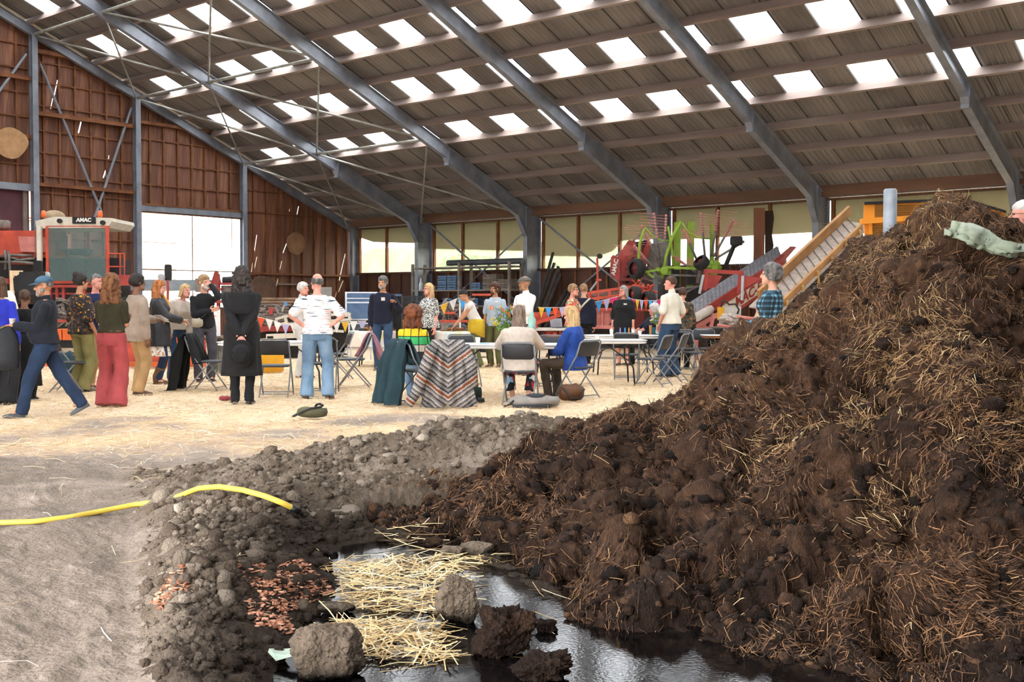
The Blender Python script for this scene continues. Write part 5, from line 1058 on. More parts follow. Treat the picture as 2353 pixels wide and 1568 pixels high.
PEO['blue'] = person('seated woman with long blonde hair in a royal blue jacket', 1318, 15.4, -118, 1.68, 'f', 'fair', 1.0, sit=True, arms=('lap', 'lap'), lean=4, head=(12, 14), top=dict(m=BLUEJ, loose=.032, hem=-.12, flare=.03, collar=1, name='jacket', amp=.012), bottom=tr(BROWNP), shoes=SHOE_B, hair=dict(kind='long', m=H_blond, z=-.36, a=.13, b=.11, arc=130))
PEO['tropic'] = person('short-haired woman in a red floral top and mint trousers, hands on hips', 1316, 22.0, 70, 1.72, 'f', 'pink', 1.06, arms=('hip', 'hip'), head=(0, 0), top=dict(m=P_tropic, sleeve=.12, hem=-.05, loose=.02), bottom=tr(GREENP, loose=.03), hair=dict(kind='short', m=H_sandy, t=.02), feature=dict(glasses=None).items())
PEO['strap'] = person('person in navy with a pale shoulder strap behind the floral-top woman', 1341, 24.2, 170, 1.76, 'm', 'fair', 1.05, top=dict(m=NAVY, loose=.02), bottom=tr(BLACKC), hair=dict(kind='short', m=H_sandy, t=.016))
PEO['black'] = person('grey-haired woman with glasses in a black dress with a white name tag', 1432, 23.6, -18, 1.72, 'f', 'pink', 1.1, arms=(((.25, -.05, .80), (.4, .6, 0)), ((.25, -.05, .80), (.4, .6, 0))), head=(-22, 0), top=dict(m=BLACKC, sleeve=.62, hem=-.05, loose=.03, name='dress'), bottom=sk(BLACKC, z=(.22, -.55), flare=.09, fold=.012), hair=dict(kind='bob', m=H_grey, z=-.13), feature=dict(glasses=None).items())
PEO['old'] = person('white-haired seated man with glasses in a navy T-shirt, leaning back', 1484, 23.8, -70, 1.74, 'm', 'pink', 1.05, sit=True, arms=('lap', 'lap'), lean=-14, head=(0, 8), top=dict(m=NAVY, sleeve=.45), bottom=tr(BLACKC), hair=dict(kind='curly', m=H_white, r=.04, n=90), feature=dict(glasses=M_tubeg).items())
PEO['creamshirt'] = person('dark-haired man in a cream short-sleeved shirt and jeans, hand in pocket', 1541, 19.9, -128, 1.83, 'm', 'pink', 1.06, arms=('pocket', ((.17, -.12, .93), (.6, .7, 0))), feet=((.11, .0, 10), (.12, -.04, 14)), head=(20, 0), top=dict(m=CREAMS, sleeve=.45, hem=-.01, loose=.022, collar=1), bottom=tr(DENIM_M, loose=.022, flare=.014, amp=.012), hair=dict(kind='short', m=H_brown, t=.008))
PEO['camo'] = person('person in a dark leaf-print coat, mostly hidden behind the cream-shirted man', 1568, 22.4, 170, 1.66, 'f', 'fair', 1.05, top=dict(m=P_camo, loose=.03, skirts=(-.55, .03), name='coat'), bottom=tr(BLACKC), hair=dict(kind='short', m=H_brown, t=.02))
PEO['plaid'] = person('person with dark curly hair in a blue and black plaid shirt by the heap', 1771, 13.2, -100, 1.81, 'f', 'fair', .98, arms=('hang', ((.0, -.22, 1.07), (.6, .4, -.6))), top=dict(m=P_plaid, loose=.022, hem=-.12), bottom=tr(DENIM), hair=dict(kind='curly', m=H_dkgrey, r=.03, n=110))
PEO['teal'] = person('person in a teal cardigan mostly hidden behind the plaid shirt', 1757, 13.9, -150, 1.40, 'f', 'fair', 1.0, arms=('hang', ((.02, -.22, 1.0), (.6, .4, -.6))), lean=8, top=dict(m=TEALC, loose=.02, hem=-.16), bottom=tr(GREYTEE), hair=dict(kind='short', m=H_brown, t=.02))
PEO['head'] = person('grey-haired person with glasses, only the head showing over the heap at the right edge', 2349, 9.4, -75, 1.76, 'm', 'pink', 1.0, top=dict(m=GREYT), bottom=tr(DENIM), hair=dict(kind='short', m=H_white, t=.012), feature=dict(glasses=None).items(), z0=.46)
bpy.data.scenes.remove(TMP)
# ------------------------------------------------------------------ machines and clutter at the back
VX = V((_r2[0], _r2[1], 0)); VY = V((_f2[0], _f2[1], 0)); VZ = V((0, 0, 1))
RC = Matrix((VX, VY, VZ)).transposed()
class Kit:
    def __init__(s, name, label, cat, px, d, group=None, z=0.0, kind=None):
        s.p = gnd(px, d, z); s.t = thing(name, label, cat, s.p, 0, group, kind); s.d = d
    def part(s, name, mb, m, parent=None, smooth=False):
        mb.v = [v-np.array(s.p) for v in mb.v]; return mb.obj(name, m, parent or s.t, smooth)
def pbox(mb, x0, y0, x1, y1, d, dep, mi=0, R=None):                # box seen as that rectangle at depth d, dep metres deep
    c = at((x0+x1)/2, (y0+y1)/2, d)+VY*dep/2; mb.box(c, (abs(x1-x0)*d/FPX, dep, abs(y1-y0)*d/FPX), R or RC, mi); return mb
def ppoly(mb, pts, d, dep): return mb.poly([at(x, y, d)+VY*dep/2 for x, y in pts], VY, dep)
def rpoly(mb, pts, d, dep, x0):                                  # like ppoly, receding along the bearing of column x0
    w = V(ray(x0, 697)); w.z = 0; w.normalize(); return mb.poly([at(x, y, d)+w*dep/2 for x, y in pts], w, dep)
def ptube(mb, pts, d, r, n=8): return mb.tube([at(p[0], p[1], p[2] if len(p) > 2 else d) for p in pts], r, n)
def pbar(mb, a, b, d, w, h, d2=None): return mb.bar(at(*a, d), at(*b, d2 or d), w, h)
def quick(name, mb, m, label, cat, group=None, smooth=False, base=None, kind=None):
    v = np.concatenate(mb.v); c = V((v[:, 0].mean(), v[:, 1].mean(), v[:, 2].min())); mb.v = [q-np.array(c) for q in mb.v]
    return tag(mb.obj(name, m, None, smooth, c), label, cat, group, kind)
RED = mat('faded_red_paint', '#a5423a', '#8c342e', 4, .55, .1, 30); REDD = mat('dull_dark_red_paint', '#7a3430', '#5d2826', 4, .65, .1, 30); REDO = mat('orange_red_paint', '#c2503a', '#a2402f', 4, .55, .1, 30); REDP = mat('sun_bleached_red', '#c97f76', '#b3695f', 4, .6, .1, 30)
ORG = mat('orange_paint', '#d3632f', '#b85226', 4, .5, .1, 30); CREAMP = mat('cream_paint', '#cfc6b5', '#bdb4a3', 4, .55); DARK = mat('dark_machinery', '#2a2725', '#1f1c1b', 8, .7); DUST = mat('dusty_metal', '#8a8078', '#6e655e', 10, .8, .2, 40); IRON = mat('worn_steel_tube', '#77716c', '#5c5753', 8, .5, .1, 40, metal=.3); RUB = mat('tyre_rubber', '#2b2a2a', '#232222', 20, .8, .3, 60)
GREENR = mat('lime_green_paint', '#8aa637', '#7a952d', 4, .5, .05, 30); YEL = mat('yellow_orange_paint', '#dd8f2c', '#cf8024', 3, .45); GRID = mat('dark_grille', '#6d4a1c', '#553a17', 4, .6); BEACON = mat('orange_beacon', '#e07040', '#d8602f', 5, .3); WHT = mat('white_letter', '#e8e4dc', None, 5, .6); BLK = mat('black_panel', '#141416', '#1b1b1e', 5, .5); GWOOD = mat('grey_weathered_wood', '#857a70', '#655c54', 4, .85, .25, 40, stretch=(.3, .3, 1)); BWOOD = mat('bare_brown_wood', '#8b5b42', '#724834', 4, .8, .2, 40, stretch=(1, 1, .2)); ALU = mat('aluminium', '#c5c8cc', '#b4b7bb', 5, .35, metal=.4); BLUEG = mat('blue_grey_felt', '#5d7391', '#526784', 6, .9); GREENM = mat('dark_green_paint', '#31432f', '#273626', 4, .6)
def glassm(name, col, a, rough=.05):
    m = bpy.data.materials.new(name); m.use_nodes = True; b = m.node_tree.nodes['Principled BSDF']; b.inputs['Base Color'].default_value = (*lin(col), 1); b.inputs['Alpha'].default_value = a; b.inputs['Roughness'].default_value = rough; b.inputs['Specular IOR Level'].default_value = .6; return m
TINT = glassm('tinted_cab_glass', '#7d9592', .26)

def junk(mb, n, x0, x1, y0, y1, d, dd=.5, L=(.1, .4)):
    r = random.Random(n+int(x0))
    for _ in range(n):
        c = at(r.uniform(x0, x1), r.uniform(y0, y1), d+r.random()*dd); e = V((r.gauss(0, 1), r.gauss(0, 1), r.gauss(0, .6))).normalized()*r.uniform(*L)*.5
        if r.random() < .5: mb.tube([c-e, c+e*.3+VZ*.03, c+e], r.uniform(.012, .03), 6)
        else: mb.bar(c-e, c+e, r.uniform(.02, .08), r.uniform(.02, .05))
    return mb
# --- harvester with cab, left
K = Kit('harvester', 'big red root harvester with a glazed cab and cream roof against the left wall', 'farm machine', 165, 28.0)
D = 28.0
q = MB(); ppoly(q, [(81, 508), (124, 498), (255, 501), (257, 509), (246, 523), (84, 525)], D, 1.7); q.v[-1][:, 2] += 0; K.part('cab_roof', q, CREAMP)
sg = MB(); pbox(sg, 166, 499, 219, 514, D-.04, .04); sgo = K.part('sign_board', sg, BLK)
text('AMAC', .135, WHT, 'lettering', sgo, None, .003, .006, .12).matrix_local = basis(VX, VZ, -VY, at(192, 506, D-.05)-K.p)
for x in (100, 230): q = MB(); ptube(q, [(x, 500), (x, 494), (x, 487), (x, 484)], D+.1, [.06, .07, .062, .03], 12); K.part('beacon', q, BEACON, None, True)
q = MB(); q.ell(at(125, 497, D+.8), (.17, .3, .16)); K.part('roof_filter', q, mat('beige_fabric', '#a58f74', '#8f7b62', 5, .9), None, True)
for x, y in ((137, 508), (236, 512)): q = MB(); q.disc(at(x, y, D-.06), VY, .06, .08, 14); K.part('work_light', q, DARK)
q = MB(); pbox(q, 105, 522, 111, 652, D, .08); pbox(q, 243, 520, 249, 652, D, .08); pbox(q, 105, 519, 249, 524, D, .08); pbox(q, 105, 646, 250, 652, D, .1); pbox(q, 109, 520, 115, 650, D+1.5, .08); pbox(q, 238, 520, 244, 650, D+1.5, .08); pbox(q, 200, 523, 206, 648, D+1.5, .08); K.part('cab_frame', q, REDO)
q = MB(); pbox(q, 84, 520, 94, 615, D-.1, .1); K.part('cab_post', q, CREAMP)
q = MB(); pbox(q, 111, 524, 243, 646, D+.02, .012); K.part('windscreen', q, TINT)
q = MB(); q.box(at(106.5, 585, D+.75), (.012, 1.4, 1.35), RC); K.part('side_window', q, TINT)
q = MB(); pbox(q, 108, 590, 246, 650, D+1.55, .05); K.part('cab_back', q, DUST)
q = MB(); q.loft([[at(x, y, D+dd) for x, y in ((126, 537), (136, 531), (150, 533), (156, 545), (155, 585), (128, 587))] for dd in (.9, 1.05)]); pbox(q, 124, 588, 160, 600, D+.6, .5); K.part('driver_seat', q, BWOOD)
q = MB(); ptube(q, [(150, 640), (152, 610), (156, 575)], D+.4, .04); q.tube([at(156, 575, D+.4)+(VX*math.cos(a)+VY*math.sin(a))*.2 for a in np.linspace(0, 6.28, 15)], .015, 6); pbox(q, 150, 572, 200, 586, D+.5, .4); pbox(q, 166, 600, 196, 645, D+.4, .5); K.part('dashboard', q, DARK)
q = MB(); pbox(q, -80, 530, 106, 592, D+.3, 1.6); K.part('hopper', q, REDO)
q = MB(); ppoly(q, [(41, 543), (105, 545), (105, 580), (47, 579)], D+.22, .08); K.part('hopper_panel', q, REDP)
q = MB(); ptube(q, [(-10, 510), (-10, 508), (20, 508)], D+.6, .02); q.tube([at(4, 530, D+.6), at(4, 525, D+.6), at(4, 509, D+.6), at(4, 507, D+.6)], [.1, .21, .22, .15], 18); K.part('air_intake', q, DUST, None, True)
for k, pts in enumerate((((-10, 590), (30, 587), (75, 588)), ((22, 592), (45, 598), (80, 594)), ((10, 575), (14, 596), (12, 620)), ((-10, 603), (40, 602), (84, 606)), ((20, 578), (22, 610), (24, 640)))): q = MB(); ptube(q, pts, D+.1-.06*k, .035); K.part('hydraulic_hose', q, IRON, None, True)
q = MB(); pbox(q, 20, 603, 84, 608, D, .08); pbox(q, 95, 655, 260, 661, D-.3, .1); pbox(q, 95, 673, 260, 677, D-.2, .1); [pbox(q, x, 660, x+6, 690, D-.25, .08) for x in (112, 127, 142, 190, 240)]; pbox(q, -80, 640, 20, 652, D, .3); pbox(q, 262, 632, 302, 656, D-.2, .5); K.part('chassis_bar', q, RED)
q = MB(); pbox(q, -80, 594, 262, 700, D+.5, 1.2); pbox(q, 100, 690, 270, 800, D+.4, 1.2); K.part('body', q, DARK)
q = MB(); ptube(q, [(250, 583), (286, 583), (286, 640)], D, .02, 6); ptube(q, [(250, 613), (286, 613)], D, .018, 6); ptube(q, [(276, 583), (276, 640)], D, .018, 6); K.part('handrail', q, REDO)
q = MB(); pbox(q, 249, 593, 277, 636, D+.3, .4); K.part('battery_box', q, BLK)
for x0, y0, x1, y1, lx, ly in ((77, 599, 95, 627, 107, 632), (378, 608, 392, 645, 371, 637)):
    q = MB(); q.loft([[at(x0+(x1-x0)*u, y0+(y1-y0)*w, 26.5)+VY*o for u, w in ((.12, 0), (.88, 0), (1, .1), (1, .9), (.88, 1), (.12, 1), (0, .9), (0, .1))] for o in (0, .1)]); mo = K.part('mirror', q, BLK)
    q = MB(); q.disc(at(lx, ly, 26.4), VY+VX*.2, .075, .09, 16); K.part('headlamp', q, ALU)
q = MB(); ptube(q, [(385, 644), (386, 665), (384, 740)], 26.5, .03); ptube(q, [(98, 625), (100, 660)], 26.5, .03); pbox(q, 95, 735, 392, 741, 26.5, .1); K.part('light_bracket', q, RED)
for x in (60, 280): q = MB(); q.tyre(gnd(x, 29.2, .75), VX, .75, .5, 26, 0, 1); K.part('wheel', q, [RUB, RED], None, True)
q = junk(MB(), 70, 122, 182, 690, 748, 26.8); K.part('sieve_drum', q, DUST)['kind'] = 'stuff'

# --- orange low cultivator behind the group
K = Kit('cultivator', 'low orange field implement behind the standing group on the left', 'farm machine', 300, 22.2)
D = 22.0
q = MB(); pbox(q, 60, 832, 470, 843, D, .12); pbox(q, 60, 838, 64, 780, D, .1); K.part('bottom_beam', q, ORG)
q = MB(); [pbox(q, 120+k*24, 757, 141+k*24, 782, D+.3, .5) for k in range(14)]; K.part('roller', q, ORG)
q = MB(); ppoly(q, [(200, 790), (470, 782), (476, 834), (205, 834)], D+.2, .06); K.part('side_plate', q, REDO)
q = MB(); pbox(q, 398, 776, 452, 786, D-.1, .15); pbox(q, 404, 786, 416, 834, D-.1, .12); pbox(q, 436, 786, 446, 834, D-.1, .12); K.part('hitch', q, ORG)

# --- red implement below the gable window
K = Kit('drill_machine', 'red and grey implement standing under the big left window', 'farm machine', 470, 29.5)
D = 29.0
q = MB(); pbox(q, 300, 643, 478, 668, D, .9); K.part('grey_hopper', q, mat('grey_blue_sheet', '#8b949b', '#7a838a', 4, .6))
q = MB(); pbox(q, 470, 636, 476, 720, D, .15); pbox(q, 497, 630, 503, 720, D, .15); pbox(q, 466, 662, 508, 668, D-.1, .15); pbox(q, 462, 690, 570, 697, D-.1, .2); ppoly(q, [(484, 652), (492, 625), (500, 625), (508, 655)], D+.2, .1); pbox(q, 504, 650, 566, 655, D, .4); K.part('frame', q, RED)
q = MB(); pbox(q, 508, 656, 566, 690, D+.1, .7); K.part('wooden_side', q, DUST)
q = MB(); pbox(q, 448, 640, 462, 672, D-.2, .2); K.part('wood_block', q, GWOOD)
q = MB(); ptube(q, [(512, 645), (545, 645)], D+.2, [.1, .12], 12); K.part('motor', q, DARK)
# --- timber stack
M_plank = mat('stacked_boards', '#9b7f66', '#7d6552', 3, .85, .2, 30)
for k in range(9):
    y = 689+k*7; q = MB(); o = random.uniform(-6, 6); pbox(q, 545+o+(k % 3)*4, y-5, 688+o-(k % 4)*7, y, 31.5, .9); quick('plank', q, [M_plank, GWOOD][k > 1], 'board in the timber stack behind the white-haired woman, '+['topmost', 'second from the top', 'third from the top', 'fourth from the top', 'middle one', 'fourth from the bottom', 'third from the bottom', 'second from the bottom', 'lowest'][k], 'board', 'boards in the timber stack')
for x in (560, 672): q = MB(); a = gnd(x, 32.1); q.box((a.x, a.y, .36), (.15, .9, .72), RC); quick('support_block', q, GWOOD, 'wooden block under the timber stack, '+('left' if x < 600 else 'right')+' one', 'block')
q = MB(); q.loft([[at(651+x, 694+y, 31.3)+VY*o for x, y in ((-1, 0), (9, 1), (9, 9), (6, 10))] for o in (0, .02)]); quick('blue_rag', q, mat('blue_rag', '#5f93c6', None, 5, .9), 'scrap of blue cloth hanging from the timber stack', 'cloth')
# --- harvester web with pale frames, behind the striped-shirt man
K = Kit('sieve_machine', 'red machine with pale metal frames behind the striped-shirt man', 'farm machine', 690, 26.5)
D = 26.0
q = MB(); [pbar(q, a, b, D, .06, .06) for a, b in (((655, 727), (806, 722)), ((657, 746), (806, 734)), ((655, 726), (660, 748)), ((635, 735), (634, 750)), ((634, 750), (657, 742)), ((633, 734), (656, 727)), ((799, 718), (806, 737)), ((612, 771), (690, 768)), ((612, 776), (690, 774)), ((762, 760), (790, 762)))]; K.part('pale_frame', q, CREAMP)
q = MB(); pbox(q, 600, 750, 676, 762, D+.2, .4); pbox(q, 560, 748, 605, 764, D+.3, .3); K.part('red_beam', q, RED)
q = MB(); pbox(q, 655, 729, 800, 738, D+.05, .5); pbox(q, 560, 762, 700, 830, D+.6, .8); pbox(q, 690, 740, 800, 800, D+.8, .8); K.part('dark_body', q, DARK)
q = junk(MB(), 60, 556, 652, 702, 752, D, .6); K.part('chain_parts', q, DUST)['kind'] = 'stuff'
for x in (640, 780): q = MB(); q.tyre(gnd(x, 27.2, .38), VX, .38, .2); K.part('wheel', q, [RUB, DUST], None, True)
q = MB(); ppoly(q, [(616, 712), (622, 706), (630, 710), (626, 722), (618, 724)], D, .08); K.part('red_cap', q, RED)
# --- yellow drum under the left table
K = Kit('plastic_barrel', 'bright yellow plastic barrel on the floor behind the left table', 'barrel', 625, 21.0)
q = MB(); c = gnd(621, 21.0); R = []
for t, r in ((0, .2), (.03, .25), (.2, .26), (.5, .26), (.62, .24), (.66, .15)): R.append([(c.x+math.cos(a)*r, c.y+math.sin(a)*r, t) for a in np.linspace(0, 6.283, 20, endpoint=False)])
q.loft(R); K.part('body', q, mat('yellow_plastic', '#e5a92c', '#d79c24', 4, .45), None, True)
q = MB(); q.disc(c+V((0, 0, .68)), (0, 0, 1), .06, .05); K.part('lid', q, BLK)
# --- table with drawings, leaning planks, pole
K = Kit('drawing_table', 'old desk with green legs carrying sheets of children drawings', 'table', 460, 20.8)
q = MB(); pbox(q, 412, 773, 508, 778, 20.6, .5); K.part('desk_top', q, GWOOD)
for x in (423, 498): q = MB(); a = at(x, 778, 20.7); q.tube([a, V((a.x, a.y, .01))], .018, 8); K.part('leg', q, mat('green_tube', '#5e7a62', None, 5, .5))
def doodle():
    def f(nt, s):
        n = N(nt, 'ShaderNodeTexNoise', {'Vector': mapn(nt, s, (9, 9, 9)), 'Scale': 1.0, 'Detail': 3.0}); return ramp(nt, n.outputs['Fac'], [(0, '#4f5aa8'), (.36, '#efedeb'), (.6, '#e58a52'), (.66, '#efedeb')])
    return pat('coloured_drawing', f)
P_draw = doodle()
for x0, x1, nm in ((412, 455, 'left'), (482, 506, 'right')): q = MB(); pbox(q, x0, 711, x1, 773, 20.75, .01); quick('drawing_sheet', q, P_draw, 'sheet with coloured drawing propped on the old desk, %s of the man in black' % nm, 'drawing', 'drawings on the old desk')
for k in range(4): q = MB(); q.bar(at(496+k*5, 776, 20.9), gnd(505+k*6, 20.6), .05, .02); quick('plank', q, GWOOD, 'thin grey slat leaning on the old desk, number %d from the left' % (k+1), 'board', 'slats leaning on the old desk')
K = Kit('marker_pole', 'red and white pole leaning on the old desk', 'pole', 492, 20.4)
a, b = at(485, 775, 20.5), gnd(493, 20.3)
for k in range(4): q = MB(); q.tube([a.lerp(b, k/4), a.lerp(b, (k+1)/4)], .022, 8); K.part('band', q, [CREAMP, REDO][k % 2])
# --- notice boards, loudspeaker, crates, rack
for k, (x0, x1, d) in enumerate(((793, 868, 26.8), (800, 858, 25.9))):
    K = Kit('display_board', ('blue-grey felt display board with pale frame behind the navy-jumper man' if k == 0 else 'smaller dark display board in front of the blue-grey one'), 'board', (x0+x1)/2, d)
    y0, y1 = ((671, 736), (742, 774))[k]
    q = MB(); pbox(q, x0+3, y0+3, x1, y1, d, .03); K.part('panel', q, BLUEG if k == 0 else mat('slate_felt', '#4a5058', None, 6, .9))
    q = MB(); [pbox(q, *r, d-.01, .05) for r in ((x0, y0, x0+4, y1), (x0, y0, x1, y0+3), (x0, y1-3, x1, y1))+(((x0, 685, x1, 687), (x0, 694, x1, 697)) if k == 0 else ())]; K.part('frame', q, ALU)
    q = MB(); [q.tube([at(x, y1, d), gnd(x, d+.1)], .015, 6) for x in (x0+6, x1-6)]; K.part('leg', q, ALU)
K = Kit('loudspeaker', 'tall black loudspeaker beside the hand with the phone', 'loudspeaker', 914, 22.6)
q = MB(); pbox(q, 904, 681, 922, 757, 22.5, .3); K.part('cabinet', q, BLK); q = MB(); pbox(q, 905, 676, 920, 682, 22.5, .28); K.part('top_panel', q, BLUEG)
for y in (700, 735): q = MB(); q.disc(at(913, y, 22.49), VY, .06, .02, 16); K.part('driver', q, DARK)
q = MB(); q.tube([at(913, 757, 22.6), gnd(913, 22.6)], .03, 8); K.part('stand', q, BLK)
K = Kit('loudspeaker', 'black loudspeaker on a pole above the striding man in the cap', 'loudspeaker', 52, 17.5)
q = MB(); pbox(q, 44, 625, 86, 676, 17.5, .3); q.v[-1] += 0; K.part('cabinet', q, BLK); q = MB(); ppoly(q, [(30, 640), (44, 630), (44, 676), (32, 668)], 17.6, .1); K.part('bracket', q, BLK)
q = MB(); q.tube([at(56, 676, 17.6), gnd(56, 17.6)], .025, 8); K.part('pole', q, ALU)
K = Kit('wooden_sign_post', 'pale timber post with a cream cloth hung on it at the left edge', 'post', 20, 18.6)
q = MB(); pbox(q, 23, 622, 30, 760, 18.6, .06); pbox(q, 23, 622, 50, 634, 18.6, .05); a = gnd(26, 18.6); q.box((a.x, a.y, .45), (.06, .06, .9)); K.part('post', q, mat('pale_pine', '#e0c3a0', '#d0b08c', 4, .7))
q = MB(); R = []
for y, w in ((668, 4), (680, 12), (700, 19), (730, 24), (760, 26)): R.append([at(20+w*math.cos(g)*(1+.12*math.sin(3*g+y)), y, 18.4)+VY*.12*math.sin(g) for g in np.linspace(0, 6.283, 18, endpoint=False)])
q.loft(R); K.part('cloth', q, mat('cream_cloth', '#e6d9cc', '#d6c6b6', 5, .9), None, True)
BCR = mat('black_crate_plastic', '#232529', '#1b1d20', 8, .5); BLC = mat('blue_crate_plastic', '#3e6287', '#345576', 8, .5); BWC = mat('grey_crate_wood', '#7d7268', '#675d54', 6, .85, .2, 40)
CR = {}
def crate_mesh(key, w, d, h, m, slats=True):
    q = MB(); t = .012; q.box((0, 0, .006), (w, d, t)); n = 3
    for s in (-1, 1):
        for k in range(n): z = h*(k+.55)/n; q.box((s*(w/2-t/2), 0, z), (t, d, h/n*.68)); q.box((0, s*(d/2-t/2), z), (w, t, h/n*.68))
        for e in (-1, 1): q.box((s*(w/2-.012), e*(d/2-.012), h/2), (.026, .026, h))
    me = q.data('crate'); me.materials.append(m); CR[key] = (me, w, h)
crate_mesh('k', .5, .35, .17, BCR); crate_mesh('b', .4, .3, .24, BLC); crate_mesh('w', .58, .4, .16, BWC)
def crate(key, p, label, grp, rz=0): o = bpy.data.objects.new('crate', CR[key][0]); COL.objects.link(o); o.location = p; o.rotation_euler.z = rz; return tag(o, label, 'crate', grp)
ords = ['lowest', 'second from the floor', 'third from the floor', 'fourth from the floor', 'fifth from the floor', 'sixth from the floor', 'seventh from the floor', 'eighth from the floor', 'ninth from the floor', 'topmost']
for ci, (x, nn) in enumerate(((931, 9), (974, 9), (1017, 8), (1060, 8))):
    for k in range(nn): p = gnd(x+random.uniform(-2, 2), 29.2); crate('k', (p.x, p.y, k*.172), 'black plastic crate, %s in the %s stack by the rack' % (ords[k], ['first', 'second', 'third', 'fourth'][ci]), 'black crates in stacks', YAW+random.uniform(-.06, .06))
K = Kit('storage_rack', 'wooden storage rack along the back wall, loaded with crates', 'rack', 1075, 34.0)
xr0, xr1, yr0, yr1 = 5.5, 10.0, -2.9, -2.3
SH = (1.25, 1.78, 2.55)
for x in (5.5, 7.7, 9.9):
    for y in (yr0, yr1): q = MB(); q.box((x, y, 1.35), (.08, .08, 2.7)); K.part('upright', q, GWOOD)
for z in SH: q = MB(); q.box((7.7, (yr0+yr1)/2, z), (4.5, .66, .05)); K.part('shelf', q, GWOOD)
q = MB(); q.tube([(6.9, -2.6, 2.72), (10.1, -2.5, 2.72)], .1, 12); quick('rolled_sheet', q, mat('grey_roll', '#4d4f52', '#3c3e41', 5, .6), 'dark rolled sheet lying on top of the storage rack', 'roll')
for k, (x, key, z, nm) in enumerate(((6.2, 'w', 1.805, 'grey crate on the upper shelf at the left end of the rack'), (6.75, 'b', 1.805, 'blue crate on the upper shelf, left lower one'), (6.75, 'b', 2.05, 'blue crate on the upper shelf, left upper one'), (7.2, 'b', 1.805, 'blue crate on the upper shelf, beside the middle upright'), (7.2, 'b', 2.05, 'blue crate stacked highest beside the middle upright'), (8.3, 'b', 1.805, 'blue crate on the upper shelf right of the middle upright'), (8.95, 'w', 1.805, 'wooden crate, lowest of three on the upper shelf'), (8.95, 'w', 1.975, 'wooden crate, middle of three on the upper shelf'), (8.95, 'w', 2.145, 'wooden crate, topmost of three on the upper shelf'), (9.6, 'w', 1.805, 'wooden crate at the right end of the upper shelf, lower one'), (9.6, 'w', 1.975, 'wooden crate at the right end of the upper shelf, upper one'), (6.3, 'k', 1.28, 'black crate on the lower shelf, left end'), (7.0, 'b', 1.28, 'blue crate on the lower shelf, left of the middle upright'), (8.2, 'b', 1.28, 'blue crate on the lower shelf, right of the middle upright'), (8.9, 'k', 1.28, 'black crate on the lower shelf, right end'))): crate(key, (x, -2.6, z), nm, 'crates on the rack')
q = MB(); q.tube([(5.75, -2.75, 1.805), (5.75, -2.75, 2.0), (5.75, -2.75, 2.1), (5.75, -2.75, 2.22)], [.07, .07, .03, .025], 12); quick('plastic_bottle', q, mat('clear_white_plastic', '#c9cdd0', None, 5, .3), 'pale plastic bottle on the upper shelf at the left end of the rack', 'bottle')
for k in range(9):
    q = MB(); x = 10.15+k*.075; q.tube([(x+.1*random.random(), -2.5+.1*random.random(), 0), (x+.55+.2*random.random(), -1.75, random.uniform(2.2, 3.1) if k < 6 else random.uniform(1.5, 2.0))], .05, 7); quick('pole', q, mat('dark_weathered_pole', '#4a433e', '#393330', 6, .85, .2), 'dark weathered pole leaning in the bundle right of the man in the flat cap', 'pole', 'poles leaning by the steel column')
for k in range(3): q = MB(); q.box((13.05+.05*k, -1.85, 1.605+k*.046), (2.8, .25, .045)); quick('plank', q, GWOOD, 'board lying on the wall ledge behind the floral-top woman', 'board', 'boards on the wall ledge')
q = MB(); q.box((13.1, -1.85, 1.55), (3.0, .3, .06)); quick('wall_ledge', q, mat('brown_timber'  , '#7e5138'), 'timber ledge on the back wall carrying a few boards', 'shelf'); 
# --- tilted red machine with AMAC panel, lamp post, low red conveyors
K = Kit('potato_planter', 'tilted dark red machine with a lettered side panel below the window', 'farm machine', 1450, 29.5)
D = 29.0
q = MB(); ppoly(q, [(1404, 592), (1409, 586), (1424, 594), (1425, 640), (1420, 647), (1402, 632)], D-.2, .08); pl = K.part('side_panel', q, RED)
text('AMAC', .155, WHT, 'lettering', pl, None, .003, .004).matrix_local = basis((VZ*.97+VX*.2).normalized(), (VX*-.97+VZ*.2).normalized(), -VY, at(1413, 614, D-.22)-K.p)
q = MB(); ppoly(q, [(1421, 590), (1447, 552), (1462, 555), (1440, 640), (1424, 690), (1424, 640)], D, .5); ppoly(q, [(1468, 600), (1490, 552), (1496, 556), (1480, 640), (1470, 648)], D, .3); K.part('red_side', q, RED)
q = MB(); ppoly(q, [(1445, 560), (1488, 550), (1470, 660), (1430, 690)], D+.3, .6); K.part('dark_core', q, DARK)
q = MB(); [pbar(q, (1428+k*4, 648-k*14), (1450+k*4, 640-k*14), D-.1, .05, .07) for k in range(6)]; pbar(q, (1440, 690), (1475, 555), D-.12, .08, .12); pbox(q, 1424, 640, 1462, 646, D-.3, .3); ppoly(q, [(1424, 690), (1432, 652), (1446, 652), (1442, 690)], D-.2, .15); K.part('cross_bar', q, REDD)
q = MB(); pbox(q, 1425, 690, 1480, 800, D+.2, .6); K.part('base_frame', q, REDD)
K = Kit('lamp_post', 'thin red post with a round lamp left of the tilted red machine', 'lamp', 1374, 28.5)
q = MB(); q.tube([at(1372, 593, 28.5), at(1373, 620, 28.5), gnd(1376, 28.5)], .03, 8); pbox(q, 1370, 641, 1382, 646, 28.45, .1); K.part('post', q, REDO)
q = MB(); q.disc(at(1378, 589, 28.4), VY+VX*.5, .065, .08, 16); K.part('lamp_head', q, DARK)
q = MB(); q.bar(at(1372, 647, 28.45), at(1356, 668, 28.4), .03, .04); K.part('stay', q, ALU)
K = Kit('conveyor', 'long low orange-red conveyor frame behind the bunting', 'farm machine', 1430, 26.5)
D = 26.3
